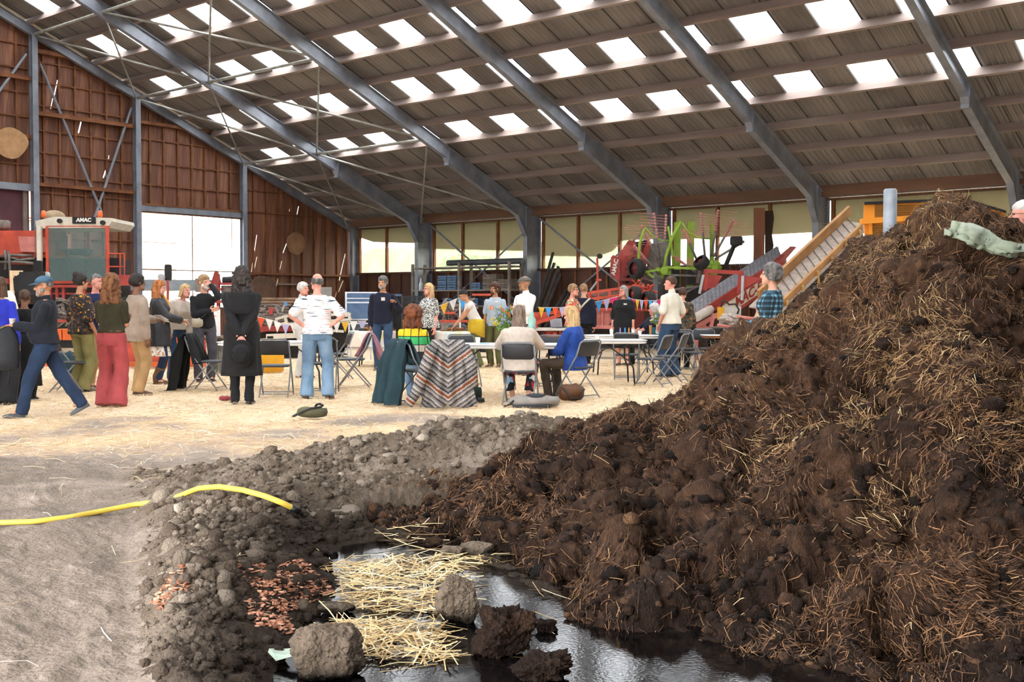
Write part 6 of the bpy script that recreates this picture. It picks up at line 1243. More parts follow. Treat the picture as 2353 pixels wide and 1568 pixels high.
q = MB(); [pbar(q, a, b, D+o, .07, .07) for o in (0, .7) for a, b in (((1355, 673), (1470, 657)), ((1355, 688), (1480, 672)), ((1352, 700), (1500, 680)), ((1355, 672), (1354, 702)), ((1400, 667), (1400, 695)), ((1440, 661), (1440, 690)), ((1356, 711), (1500, 712)))]; [q.bar(at(1358+k*9, 680-k*1.2, D), at(1358+k*9, 680-k*1.2, D+.7), .03, .03) for k in range(14)]; K.part('frame', q, REDO)
q = MB(); pbox(q, 1356, 711, 1400, 752, D+.1, .6); pbox(q, 1382, 713, 1386, 750, D, .1); pbox(q, 1340, 748, 1420, 756, D, .5); ppoly(q, [(1355, 715), (1420, 715), (1402, 745), (1360, 745)], D+.15, .5); K.part('hopper', q, REDP)
q = MB(); [pbar(q, a, b, D-.1, .08, .08) for a, b in (((1228, 744), (1300, 720)), ((1225, 725), (1290, 716)), ((1230, 742), (1232, 790)), ((1255, 770), (1290, 778)), ((1268, 785), (1276, 765)), ((1300, 718), (1356, 712)))]; pbox(q, 1226, 718, 1262, 740, D+.2, .4); pbox(q, 1245, 762, 1290, 790, D+.3, .4); K.part('drawbar', q, REDO)
q = junk(MB(), 60, 1450, 1502, 655, 692, D, .5); K.part('gear_parts', q, REDO)['kind'] = 'stuff'
for x, y, r in ((1459, 675, .16), (1490, 690, .2)): q = MB(); q.tyre(at(x, y, D-.3), VX*.9+VY*.4, r*1.1, .2); K.part('wheel', q, [RUB, REDO], None, True)
q = MB(); pbox(q, 1340, 756, 1520, 800, D+.3, .5); K.part('axle', q, DARK)
K = Kit('crate_trolley', 'red and grey clutter of machine parts behind the cloth-covered food table', 'farm machine', 1060, 27.0)
D = 26.6
q = MB(); pbox(q, 1010, 736, 1075, 741, D, .5); pbox(q, 1085, 675, 1128, 680, D, .1); pbox(q, 1018, 739, 1052, 748, D, .3); pbox(q, 1020, 717, 1045, 722, D, .2); K.part('red_part', q, REDO)
q = MB(); pbox(q, 1014, 742, 1046, 762, D, .4); junk(q, 80, 1008, 1088, 690, 762, D+.3, .5, (.15, .5)); K.part('loose_parts', q, DUST)['kind'] = 'stuff'
q = MB(); pbox(q, 1005, 762, 1120, 810, D+.3, .6); K.part('base', q, DARK)
# --- green rotary rake folded up
K = Kit('hay_rake', 'lime green rotary hay rake folded up, tine arms in the air', 'farm machine', 1560, 28.5)
D = 28.0
def tb(pts, r, m, nm, n=8, d=D): q = MB(); ptube(q, pts, d, r, n); return K.part(nm, q, m, None, True)
tb([(1481, 523), (1470, 560), (1466, 620), (1470, 660), (1480, 692)], .038, GREENR, 'guard_arc'); tb([(1565, 509), (1545, 545), (1530, 590), (1521, 640)], .045, GREENR, 'guard_arc')
tb([(1481, 522), (1500, 543), (1520, 553), (1537, 553)], .022, GREENR, 'guard_tube'); tb([(1566, 510), (1582, 535), (1605, 547), (1631, 549)], .022, GREENR, 'guard_tube'); tb([(1535, 520), (1542, 560), (1548, 610)], .035, GREENR, 'guard_arc')
for x0, x1, y0, y1 in ((1550, 1564, 511, 690), (1580, 1595, 510, 690), (1633, 1641, 516, 640)): q = MB(); pbox(q, x0, y0, x1, y1, D+.4, .16); K.part('green_beam', q, GREENR)
q = MB(); [pbar(q, a, b, D, .06, .06) for a, b in (((1472, 627), (1516, 620)), ((1528, 614), (1606, 618)), ((1488, 628), (1502, 638)), ((1470, 660), (1482, 690)))]; K.part('frame_bar', q, GREENR)
q = MB(); [pbar(q, a, b, D+.1, .05, .05) for a, b in (((1476, 635), (1518, 640)), ((1480, 640), (1518, 652)), ((1540, 632), (1600, 634)), ((1550, 665), (1610, 658)), ((1560, 680), (1600, 660)))]; K.part('linkage', q, IRON)
q = MB(); pbox(q, 1545, 620, 1562, 660, D+.3, .3); pbox(q, 1580, 620, 1598, 655, D+.3, .3); pbox(q, 1540, 660, 1610, 700, D+.4, .5); K.part('gearbox', q, DARK)
q = MB(); q.disc(at(1525, 622, D), VY, .1, .2, 12); pbox(q, 1508, 614, 1542, 632, D+.1, .15); K.part('rotor_hub', q, GREENR); q = MB(); R = []
for o, r in ((-.1, .08), (0, .19), (.12, .21)): R.append([at(1641, 615, D)+VY*o+VX*math.cos(a)*r*(1+.08*math.cos(10*a))+VZ*math.sin(a)*r*(1+.08*math.cos(10*a)) for a in np.linspace(0, 6.283, 40, endpoint=False)])
q.loft(R); K.part('rotor_hub', q, GREENR)
arms_ = [((1520, 616), (1503, 492), 1), ((1520, 616), (1476, 520), 1), ((1515, 632), (1458, 566), 1), ((1525, 612), (1531, 496), 1), ((1600, 595), (1572, 530), 2), ((1620, 590), (1610, 492), 2), ((1635, 590), (1650, 485), 2), ((1640, 590), (1685, 508), 2), ((1608, 632), (1548, 590), 2), ((1642, 596), (1708, 556), 3)]
for (a, b, w) in arms_:
    A, B = at(*a, D), at(*b, D); d_ = (B-A); tb([a, b], .032, IRON, 'tine_arm'); C_ = A.lerp(B, .55); q = MB(); q.tube([C_, B], .028, 8); [q.ell(A.lerp(B, t), .042, None, 6, 4) for t in np.linspace(.58, 1, 8)]
    side_ = -1 if w == 1 else 1; L_ = .5 if w < 3 else .55
    for t in np.linspace(.55, 1, 9): s0 = A.lerp(B, t); dr = (VX*side_+VZ*(.06 if w == 1 else -.08)) if w < 3 else (VX*.35-VZ); [q.tube([s0+VY*o, s0+dr.normalized()*L_*(.75+.35*random.random())+VY*o], .006, 4) for o in (0,)]
    K.part('tine_bar', q, REDP if w < 3 else IRON)
for x, y, r, ax in ((1463, 618, .26, VX*.8+VY*.5), (1612, 604, .2, VX*.6+VY*.35-VZ*.6), (1692, 554, .16, VZ)):
    q = MB(); q.tyre(at(x, y, D-.3), ax, r, .22); K.part('wheel', q, [RUB, REDD], None, True)
tb([(1664, 620), (1690, 556)], .06, DARK, 'wheel_arm'); tb([(1610, 610), (1604, 650)], .06, IRON, 'wheel_arm'); tb([(1470, 622), (1470, 690)], .05, IRON, 'wheel_arm')
q = MB(); ppoly(q, [(1485, 560), (1530, 558), (1520, 620), (1488, 620)], D+1.2, .1); K.part('mesh_cover', q, DUST)
q = MB(); [q.tube([at(x, 690, D+.4), gnd(x, D+.4)], .06, 8) for x in (1556, 1588)]; K.part('support_leg', q, DARK)
# --- red belt elevator
K = Kit('belt_elevator', 'red belt elevator with grey cleated belt and large lettering on its side', 'conveyor', 1690, 26.5)
lowL, upL = at(1577, 700, 26.6), at(1762, 583, 28.6)               # far edge of the belt
lowR, upR = at(1585, 732, 25.9), at(1798, 592, 27.9)               # near edge of the belt
ax = (upR-lowR); Lb = ax.length; axn = ax.normalized(); wd = (lowL-lowR); wn = wd.normalized(); nn_ = axn.cross(wn).normalized(); nn_ = nn_ if nn_.z > 0 else -nn_
q = MB(); n_ = 60; a0 = []; 
for k in range(n_+1):
    t = k/n_; b_ = .10*ss(.55, .95, np.array(t))*0; a0.append((lowR+axn*Lb*t+nn_*float(b_), lowL+axn*Lb*t+nn_*float(b_)))
for k in range(n_): q.add([a0[k][0], a0[k+1][0], a0[k+1][1], a0[k][1]]+[p-nn_*.03 for p in (a0[k][0], a0[k+1][0], a0[k+1][1], a0[k][1])], [(0, 1, 2, 3), (4, 7, 6, 5), (0, 4, 5, 1), (2, 6, 7, 3)])
e0 = (upR, upL); q.tube([upR-nn_*.12, upL-nn_*.12], .12, 14); q.tube([lowR-nn_*.1, lowL-nn_*.1], .1, 14)
bel = K.part('belt', q, mat('grey_rubber_belt', '#8d8a8d', '#78757a', 9, .8, .2, 60))
for k in range(24):
    t = (k+.5)/24; q = MB(); c_ = lowR+axn*Lb*t; q.bar(c_+wn*.06, c_+wn*(wd.length-.06)+axn*.1, .018, .05, nn_); K.part('cleat', q, mat('belt_cleat', '#77757a', None, 9, .8), bel)
side = lambda t, o, h: lowR+axn*Lb*t-wn*o+nn_*h
q = MB(); q.poly([side(-.02, .06, .06), side(1.02, .06, .06), side(1.02, .06, -.12), side(-.02, .06, -.12)], wn, .06); q.poly([side(-.02, .10, -.10), side(1.0, .10, -.10), side(1.0, .10, -.15), side(-.02, .10, -.15)], wn, .12); q.poly([side(.86, .02, .05), side(1.1, .02, .16), side(1.16, .02, .05), side(.98, .02, -.14)], wn, .05); K.part('red_side_rail', q, RED)
q = MB(); q.poly([side(.3, .12, -.14), side(1.0, .12, -.14), side(.98, .12, -.46), side(.34, .12, -.46)], wn, .08); pan = K.part('cream_side_panel', q, CREAMP)
q = MB(); q.poly([side(.28, .13, -.46), side(.98, .13, -.46), side(.97, .13, -.54), side(.28, .13, -.54)], wn, .1); K.part('red_lower_rail', q, RED)
for s_, t_ in (('MAC-E', .56), ('D', .9)): text(s_, .36, RED, 'lettering', pan, None, .004, .012, .15).matrix_local = basis(axn, nn_, axn.cross(nn_).normalized(), lowR+axn*Lb*t_+nn_*-.30+axn.cross(nn_).normalized()*.118-K.p)
q = MB(); q.tube([at(1590, 735, 25.6), at(1600, 730, 25.6), at(1630, 713, 25.8), at(1638, 706, 25.8)], [.05, .11, .11, .06], 12); K.part('roller_cover', q, mat('dusty_canvas', '#b7aa9f', '#a3978c', 6, .9), None, True)
q = MB(); fr_ = [((1618, 623), (1708, 627)), ((1622, 625), (1618, 668)), ((1703, 628), (1699, 675))]; [pbar(q, a, b, 25.9, .09, .09) for a, b in fr_]; ppoly(q, [(1622, 630), (1660, 634), (1645, 660), (1622, 665)], 26.4, .04); ppoly(q, [(1710, 633), (1752, 640), (1708, 664)], 25.95, .04); K.part('red_hopper_frame', q, RED)
for a, b in (((1616, 632), (1607, 675)), ((1707, 634), (1705, 690))): q = MB(); pbar(q, a, b, 25.85, .05, .05); K.part('steel_stay', q, ALU)
q = MB(); pbar(q, (1593, 755), (1652, 722), 25.9, .1, .1); pbar(q, (1618, 745), (1620, 760), 25.9, .08, .08); pbar(q, (1640, 720), (1632, 756), 25.9, .08, .08); pbox(q, 1590, 752, 1680, 757, 25.9, .9); [q.tube([at(x, 755, 26), gnd(x, 26)], .05, 8) for x in (1600, 1660)]; K.part('undercarriage', q, REDP)
for x in (1640, 1675): q = MB(); q.tyre(gnd(x, 26.4, .3), VX, .3, .18); K.part('wheel', q, [RUB, RED], None, True)
# --- second elevator: sand coloured trough, green frame
K = Kit('trough_elevator', 'sand coloured trough elevator on a dark green frame behind the heap', 'conveyor', 1860, 21.0)
l0, u0 = at(1745, 692, 19.6), at(1927, 527, 21.6); l1, u1 = at(1770, 734, 19.0), at(1981, 529, 21.0)
ax2 = (u1-l1).normalized(); w2 = (l0-l1); w2n = w2.normalized(); n2_ = ax2.cross(w2n).normalized(); n2_ = n2_ if n2_.z > 0 else -n2_; L2_ = (u1-l1).length
SAND = mat('sandy_dusty_belt', '#a5968a', '#8f8177', 9, .9, .2, 60)
q = MB(); q.bar(l1+w2*.5, u1+w2*.5, w2.length*.92, .03, n2_); blt = K.part('belt', q, SAND)
for k in range(15): q = MB(); c_ = l1+ax2*L2_*(k+.5)/15; q.bar(c_+w2*.08+n2_*.03, c_+w2*.92+n2_*.03, .012, .03, n2_); K.part('slat', q, DUST, blt)
q = MB(); q.bar(l1+n2_*.08, u1+n2_*.08, .05, .14, n2_); q.bar(l1+w2+n2_*.12, u1+w2+n2_*.12, .06, .2, n2_); K.part('wooden_side', q, mat('orange_pine_board', '#a97d4e', '#93693e', 4, .7, .2, 40))
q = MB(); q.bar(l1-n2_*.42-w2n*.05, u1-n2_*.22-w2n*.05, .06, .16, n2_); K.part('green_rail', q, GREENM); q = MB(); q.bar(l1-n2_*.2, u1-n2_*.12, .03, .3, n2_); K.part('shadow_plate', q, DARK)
for k in range(6): q = MB(); c_ = l1+ax2*L2_*(k*.16+.16); q.bar(c_+n2_*.1-w2n*.08, c_-n2_*.3-w2n*.08, .03, .04, ax2); K.part('strap', q, mat('ochre_strap', '#b98f4c', None, 5, .6))
q = MB(); [q.tube([c_, V((c_.x, c_.y, 0))], .05, 8) for c_ in (l1+ax2*.6-n2_*.4, l1+ax2*1.6-n2_*.4+w2*.9, l1+ax2*.5-n2_*.3+w2)]; K.part('leg', q, GREENM)
K = Kit('pump_unit', 'grey square tank with a yellow strip and hoses below the red elevator', 'pump', 1680, 23.4)
q = MB(); pbox(q, 1664, 705, 1703, 740, 23.4, .4); K.part('tank', q, mat('pale_grey_plastic', '#c9c3ba', '#b8b2a9', 5, .6)); q = MB(); pbox(q, 1654, 706, 1664, 736, 23.38, .3); K.part('yellow_strip', q, mat('yellow_plastic', '#e5a92c'))
q = MB(); ptube(q, [(1657, 706), (1660, 693), (1668, 692), (1675, 700), (1690, 699), (1698, 712), (1694, 722)], 23.3, .02); K.part('hose', q, DARK, None, True); q = MB(); [q.tube([at(x, 740, 23.5), gnd(x, 23.5)], .03) for x in (1668, 1700)]; K.part('leg', q, IRON)
K = Kit('pipe_manifold', 'dusty valve block with a pink pipe and angled plate in front of the grey tank', 'machine part', 1690, 22.6)
q = MB(); [q.ell(at(random.uniform(1655, 1698), random.uniform(726, 750), 22.5+random.random()*.2), (random.uniform(.04, .1), .06, random.uniform(.03, .07))) for _ in range(26)]; K.part('valve_block', q, mat('dusty_canvas', '#b7aa9f')); q = MB(); ptube(q, [(1690, 728), (1734, 733)], 22.5, .035); ptube(q, [(1648, 747), (1722, 760)], 22.4, .03); K.part('pipe', q, REDP); q = MB(); ppoly(q, [(1700, 735), (1738, 737), (1736, 756), (1683, 752)], 22.7, .03); K.part('plate', q, DUST); q = MB(); [q.tube([at(x, 750, 22.6), gnd(x, 22.6)], .03) for x in (1665, 1715)]; K.part('leg', q, IRON)
q = MB(); q.bar(gnd(1690, 23.9), at(1762, 690, 23.9), .05, .18); quick('plank', q, mat('pale_pine', '#e0c3a0'), 'pale plank leaning beside the legs of the red elevator', 'board')
# --- boards on the sill
q = MB(); pbox(q, 1733, 478, 1757, 640, 30.0, .1); pbox(q, 1737, 640, 1753, 809, 30.0, .08); quick('board', q, BWOOD, 'tall brown board standing upright against the back windows', 'board')
q = MB(); ppoly(q, [(1759, 485), (1776, 484), (1779, 500), (1774, 540), (1778, 565), (1772, 590), (1774, 808), (1759, 808)], 30.15, .08); quick('bark_slab', q, mat('dark_bark', '#3d2f27', '#2b211b', 8, .9, .4, 40), 'dark wavy-edged bark slab standing beside the tall brown board', 'slab')
# --- yellow machine, post, sheet on the heap
K = Kit('generator_container', 'yellow louvred machine housing behind the heap', 'machine', 2090, 14.0)
D = 13.4
q = MB(); rpoly(q, [(1985, 468), (2215, 459), (2310, 490), (2310, 620), (1990, 620), (1988, 540), (1985, 500)], D, 1.4, 1975); K.part('housing', q, YEL)
q = MB(); rpoly(q, [(1986, 464), (2215, 455), (2312, 484), (2312, 490), (2215, 461), (1986, 470)], D-.05, 1.5, 1975); K.part('roof_edge', q, BLK)
q = MB(); ppoly(q, [(1981, 502), (2120, 494), (2120, 506), (1981, 515)], D-.08, .1); pbox(q, 1996, 514, 2004, 620, D-.04, .06); K.part('trim', q, YEL)
for nm, r0, n_, (xa, xb) in (('upper', 471, 9, (2011, 2140)), ('lower', 517, 15, (2008, 2140))):
    q = MB(); [pbox(q, xa, r0+k*4.0, xb, r0+k*4.0+1.8, D-.02, .05) for k in range(n_)]; K.part('louvre', q, GRID)
q = MB(); a = gnd(2090, D+.7); q.box((a.x, a.y, .8), (2.2, 1.2, 1.6), RC); K.part('lower_body', q, DARK)
q = MB(); b_ = gnd(2041, 8.7); tz = hz(434, 8.7); q.tube([(b_.x, b_.y, -.1), (b_.x, b_.y, tz-.012), (b_.x, b_.y, tz)], [.052, .052, .042], 20); quick('steel_post', q, mat('galvanised_post', '#9ba1a8', '#83898f', 8, .45, .08, 40, metal=.35), 'round galvanised steel post sticking up behind the heap', 'post', smooth=True)
# --- wood discs on the gable
M_disc = mat('sawn_wood_face', '#b08a63', '#9c7650', 5, .8, .1, 30); M_disc2 = mat('dark_sawn_wood', '#6f5344', '#5a4336', 4, .85)
for (x, y, rx, ry, m_, lab, shp) in ((24, 329, 30, 36, M_disc, 'pale slice of tree trunk hung high on the left wall', .1), (680, 560, 20, 26, mat('sawn_wood_brown', '#8f6a4c', '#7c5940', 4, .85), 'oval slice of trunk hung on the boards right of the big window', .03), (603, 668, 30, 34, M_disc2, 'large dark slice of trunk leaning low on the gable boards', .06)):
    c_ = onX(x, y, XW+.27); s_ = (c_-V(CAM)).dot(V(FW))/FPX; R = []
    for o in (-.03, .03): R.append([c_+V((o, math.cos(a)*rx*s_*1.25*(1+shp*math.sin(2*a+1)+shp*.6*math.sin(3*a)), math.sin(a)*ry*s_)) for a in np.linspace(0, 6.283, 30, endpoint=False)])
    q = MB(); q.loft(R); quick('trunk_slice', q, m_, lab, 'wood slice')
q = MB(); pbox(q, 735, 660, 762, 700, 31.0, .05); q.tube([at(740, 700, 31), gnd(740, 31)], .02); q.tube([at(757, 700, 31), gnd(757, 31)], .02); quick('grey_panel', q, mat('pale_grey_board', '#8f8a84', None, 4, .8), 'plain grey panel standing right of the striped-shirt man head', 'panel')
# roof fluorescent fittings
for (xa, ya, xb, yb) in ((538, 138, 596, 122), (812, 70, 890, 51)):
    q = MB(); a, b_ = at(xa, ya, 33), at(xb, yb, 32.2); q.bar(a, b_, .09, .07); o = quick('strip_light', q, mat('pale_light_fitting', '#b9b6b0', None, 4, .6), 'unlit strip light fitting under a purlin, %s one' % ('left' if xa < 600 else 'right'), 'lamp'); o['kind'] = 'structure'
# ------------------------------------------------------------------ cloth, bags, bunting, flowers, foreground pieces
def fold_cloth(name, label, cat, chair_obj, m, w0, w1, front, back, fold=.03, zoff=.02, skew=0.0, seed=0, group=None, spread=0.0):
    """cloth hung over a chair back: rows run from the front hem over the top rail to the rear hem"""
    L, rz = chair_obj.location, chair_obj.rotation_euler.z; top = V((0, .27, .845+zoff)); P = []; nu, nv = 22, 34
    for j in range(nv):
        s = j/(nv-1)*(front+back)-front                            # <0 front side, >0 rear side
        if s < -.03: y = .235+(-s)*.30*-1+.0; z = top.z+s; y = top.y-.035+s*.32
        elif s > .03: z = top.z-(s-.0); y = top.y+.045+.05*min(1, s/.3)
        else: y = top.y+s*.9; z = top.z+.012
        far = abs(s)/max(front, back); w = w0+(w1-w0)*min(1, abs(s)/max(front, back))
        for i in range(nu):
            u = i/(nu-1)-.5; f = math.sin(u*26+seed)*fold*min(1, abs(s)/.25)+math.sin(u*11+seed*2)*fold*.8*min(1, abs(s)/.3)
            droop = .06*abs(math.sin(u*7+seed))*(abs(s)/.5); zz = max(.02, z-droop*(1 if abs(s) > .1 else 0)-.08*max(0, abs(u)*w-.21)*2)
            P.append((u*w+skew*s+.03*fbm(np.array([u*3, s*3, seed]), 2), y+f+((.03+spread)*far**1.3 if s > 0 else -spread*.6*far)+.03*fbm(np.array([u*4, s*4, seed+5.5]), 2), zz))
    o = rawmesh(name, np.array(P), grid_faces(nv, nu), m, True); md = o.modifiers.new('thick', 'SOLIDIFY'); md.thickness = .01; md.offset = 0
    o.location = L; o.rotation_euler.z = rz; return tag(o, label, cat, group)
fold_cloth('coat', 'black coat draped over the folding chair left of the long-coated man', 'coat', CH['coat'], BLACKW, .46, .72, .4, .84, .045, seed=1, spread=.09)
fold_cloth('jacket', 'dark teal jacket hung over the chair of the curly-haired woman, sleeve trailing on the straw', 'jacket', CH['curly'], TEALJ, .48, .62, .3, .84, .06, seed=2, skew=.1, spread=.05)
cg = fold_cloth('cardigan', 'grey and rust patterned knitted cardigan draped over an empty folding chair', 'cardigan', CH['cardi'], P_knit, .44, .74, .2, .80, .04, seed=3)
for s, pts in ((-1, [(-.2, .34, .80), (-.30, .40, .55), (-.32, .42, .28)]), (1, [(.2, .34, .80), (.30, .42, .5), (.40, .46, .22), (.50, .5, .06)])):
    q = MB(); q.tube(pts, [.075, .075, .07, .06][:len(pts)], 12); o = q.obj('sleeve', P_knit, cg, True)
fold_cloth('scarf', 'dusty pink scarf hung over the back of a folding chair', 'scarf', CH['scarf'], C('pink_cotton', '#a0707c', '#8d606c', 8), .3, .34, .34, .55, .03, seed=4, spread=.12)
def bag(name, label, cat, px, d, L, W, H, m, rz=0.0, squash=.7, seed=0, strap=None, extra=None, z=0):
    p = gnd(px, d, z); t = thing(name, label, cat, p, YAW+rz); q = MB(); R = []
    for k in range(9):
        a = k/8*math.pi; x = -math.cos(a)*L/2; r = max(.12, math.sin(a)**.45)
        R.append([(x, math.cos(g)*W/2*r*(1+.06*math.sin(5*g+seed+k)), H/2*(1+math.sin(g)*r*(1 if math.sin(g) > 0 else 1)*(1-.25*math.sin(k*1.3+seed)**2*(math.sin(g) > 0)))) for g in np.linspace(0, 6.283, 18, endpoint=False)])
    q.loft(R); q.obj('bag_body', m, t, True)
    if strap: MB().tube([V(s) for s in strap], .012, 6).obj('strap', DARKST, t, True)
    if extra: extra(t)
    return t
DARKST = mat('dark_webbing', '#2c2c2c', None, 8, .8); OLBAG = C('olive_canvas', '#5a573f', '#4a4834', 6); GRBAG = C('grey_backpack_cloth', '#918983', '#7f7872', 6); DKG = C('dark_grey_cloth', '#35373d', '#2b2d33', 6); BRBAG = mat('brown_leather_bag', '#5d3a20', '#472b17', 5, .5, .2); GNBAG = C('dark_green_cloth', '#26332b', '#1c2721', 6); RDBAG = mat('red_leather_bag', '#8f2a33', '#73202a', 5, .5)
bag('shoulder_bag', 'olive green canvas shoulder bag lying alone on the straw', 'bag', 717, 12.75, .36, .2, .14, OLBAG, 0, strap=[(.12, -.05, .135), (0, -.095, .12), (-.1, -.115, .08), (-.19, -.1, .03), (-.225, -.02, .02), (-.19, .06, .04)], extra=lambda t: MB().tube([(.03, .03, .13), (.05, .02, .155), (.09, .0, .165), (.13, -.01, .14)], .014, 8).obj('handle', BLK, t, True))
bag('backpack', 'grey backpack lying flat behind the chair of the cream-jumper woman', 'backpack', 1228, 14.1, .68, .3, .17, GRBAG, .12, extra=lambda t: (MB().ell((.02, -.02, .15), (.14, .10, .035)).obj('top_pocket', DKG, t, True), MB().tube([(-.3, -.14, .03), (0, -.155, .03), (.2, -.14, .03)], .02, 8).obj('base_band', DKG, t, True), MB().tube([(-.28, -.1, .1), (-.34, -.12, .05), (-.4, -.06, .02)], .014, 6).obj('strap', DARKST, t, True)))
bag('handbag', 'brown leather bag under the chair of the woman in blue', 'bag', 1313, 14.95, .36, .22, .26, BRBAG, .2, strap=[(-.15, -.1, .2), (-.05, -.14, .06), (.1, -.14, .05), (.16, -.1, .18)])
bag('bag', 'dark green bag on the straw beside the striped cardigan', 'bag', 1082, 14.7, .3, .2, .26, GNBAG, .3)
bag('bag', 'small red bag on the straw left of the black boots', 'bag', 517, 14.9, .17, .12, .08, RDBAG)
q = MB(); p = gnd(1098, 14.6, .04); q.tube([p, p+VX*.03, p+VX*.09+VZ*.01], [.045, .04, .03], 12); quick('camera_lens', q, BLK, 'small black lens lying by the table leg at the centre', 'lens')
bag('sling_bag', 'beige sling bag hanging at the hip of the man in the black jumper', 'bag', 453, 18.25, .2, .09, .17, C('beige_bag', '#a89c88', '#968a77', 8), .4, z=.93, strap=[(.08, .05, .16), (.25, .2, .3), (.22, .25, .55)])
bag('sports_bag', 'dark teal sports bag behind the chair near the man in the cap', 'bag', 150, 18.4, .4, .3, .55, TEALJ, .1)
# rucksack held by the striding man
c0 = PEO['cap']; hp = c0['hand'][1]; t = thing('rucksack', 'black rucksack with yellow piping held by the striding man', 'rucksack', hp+V((0, 0, -.52)), c0['rz'])
q = MB(); R = []
for z, w, dd in ((0, .24, .1), (.02, .3, .15), (.12, .33, .17), (.3, .32, .16), (.42, .27, .13), (.5, .16, .08), (.52, .05, .03)): R.append([(math.cos(g)*dd*(abs(math.cos(g))**-.25 if abs(math.cos(g)) > .2 else 1)*.5, math.sin(g)*w*.5-.06, z) for g in np.linspace(0, 6.283, 20, endpoint=False)])
M_ruck = C('black_nylon', '#23252a', '#191b1f', 6, .6)
q.loft(R); q.obj('pack_body', M_ruck, t, True); MB().tube([(.07, -.22, .05), (.075, -.22, .3), (.06, -.16, .46), (.05, -.05, .515)], .006, 6).obj('piping', mat('ochre_piping', '#b58f45', None, 5, .6), t, True)
for y in (-.12, .0): MB().tube([(-.09, y, .46), (-.1, y, .2), (-.1, y-.01, .0), (-.09, y-.03, -.18)], .014, 6).obj('strap', DARKST, t, True)
cup(c0['hand'][0]+V((0, 0, -.02)), 'white cup in the hand of the striding man', grp=None)
# things held
p_ = PEO['navy']; q = MB(); q.box((0, 0, 0), (.012, .075, .15)); o = tag(q.obj('phone', BLK, None, False, p_['hand'][1]+V((0, 0, .03)), p_['rz']+.3), 'dark phone held up by the man in the navy jumper', 'phone')
p_ = PEO['beige']; t = thing('paper_sheets', 'white paper sheets held by the man in the beige jacket', 'paper', p_['hand'][1], p_['rz']); [MB().box((.01*k, -.03-.02*k, .04-.03*k), (.2, .15, .004), Matrix.Rotation(.5, 4, 'X')).obj('sheet', M_paper, t) for k in range(2)]
p_ = PEO['leather']; q = MB(); q.box((0, 0, 0), (.07, .14, .012)); tag(q.obj('phone', ALU, None, False, (p_['hand'][0]+p_['hand'][1])/2+V((0, 0, .02)), p_['rz']), 'pale phone held by the red-haired woman in the leather coat', 'phone')
p_ = PEO['mic']; q = MB(); q.tube([p_['hand'][0]+V((0, 0, -.08)), p_['hand'][0]+V((0, 0, .04)), p_['hand'][0]+V((0, 0, .05)), p_['hand'][0]+V((0, 0, .1))], [.014, .017, .026, .02], 10); quick('microphone', q, BLK, 'black microphone held by the white-haired woman', 'microphone', smooth=True)
p_ = PEO['coat']; hc_ = (p_['hand'][0]+p_['hand'][1])/2; t = thing('hat', 'black felt hat held behind the back of the man in the long coat', 'hat', hc_+V((0, 0, -.19)), p_['rz'])
q = MB(); q.loft([[(math.cos(g)*r*1.0, .085+y, math.sin(g)*r*1.15) for g in np.linspace(0, 6.283, 30, endpoint=False)] for r, y in ((.10, -.01), (.155, .0), (.158, .008), (.11, .006), (.10, .05), (.085, .10), (.05, .115), (.01, .105))]); q.obj('brim', C('black_felt', '#101012', '#171719', 9), t, True); MB().tube([(math.cos(g)*.107, .11, math.sin(g)*.118) for g in np.linspace(0, 6.283, 26)], .009, 6).obj('hat_band', mat('black_ribbon', '#060607', None, 5, .5), t, True)
# mustard shirt tied round the waist, name tags, flower print details, lanyard
p_ = PEO['bend']; q = MB(); R = []
for z, a, b in ((1.06, .175, .145), (1.0, .2, .165), (.9, .215, .18), (.76, .215, .185)): R.append([(math.cos(g)*(a+.015*math.sin(7*g+z*9)), math.sin(g)*(b+.012*math.sin(6*g))-.015, z-.10*max(0, math.sin(g+.5))*(z < .85)) for g in np.linspace(0, 6.283, 30, endpoint=False)])
q.loft(R); p_['child']('tied_shirt', q, MUST)
def badge(pk, x, z, m=None, w=.07, h=.03): p_ = PEO[pk]; q = MB(); q.box((x, -.15, z), (w, .012, h), Matrix.Rotation(.25, 4, 'X')); q.v[-1][:, 1] += 0; p_['child']('name_tag', q, m or WHT, False)
badge('black', .09, 1.36); badge('navy', .03, 1.36); badge('navy', .03, 1.33); badge('tee', .1, 1.38); badge('zebra', .05, 1.33)
q = MB(); q.ell((-.02, -.137, 1.25), (.06, .01, .05)); PEO['tee']['child']('print_patch', q, mat('orange_print', '#d0643c', '#c9b49c', 30, .9))
q = MB(); q.tube([(-.16, .12, 1.46), (-.05, .135, 1.35), (.08, .13, 1.2)], .022, 6); PEO['strap']['child']('shoulder_strap', q, CREAMP)
q = MB(); q.tube([(.11, -.03, 1.53), (.09, -.13, 1.38), (.06, -.155, 1.2), (.05, -.15, 1.08)], [.035, .035, .03, .02], 8); q.tube([(-.08, .02, 1.53), (.0, .075, 1.54), (.11, -.03, 1.53)], .035, 8); PEO['leather']['child']('scarf', q, mat('mustard_scarf', '#d79a3e', '#c2862f', 6, .9))
q = MB(); q.tube([(.12, -.07, 1.47), (.17, .02, 1.47), (.2, .1, 1.3)], .014, 6); PEO['blonde']['child']('bag_strap', q, SHOE_B)
q = MB(); q.ell((.0, -.125, 1.25), (.11, .03, .07)); PEO['navyred']['child']('red_band', q, mat('crimson_cloth', '#8f1f34', None, 6, .9))
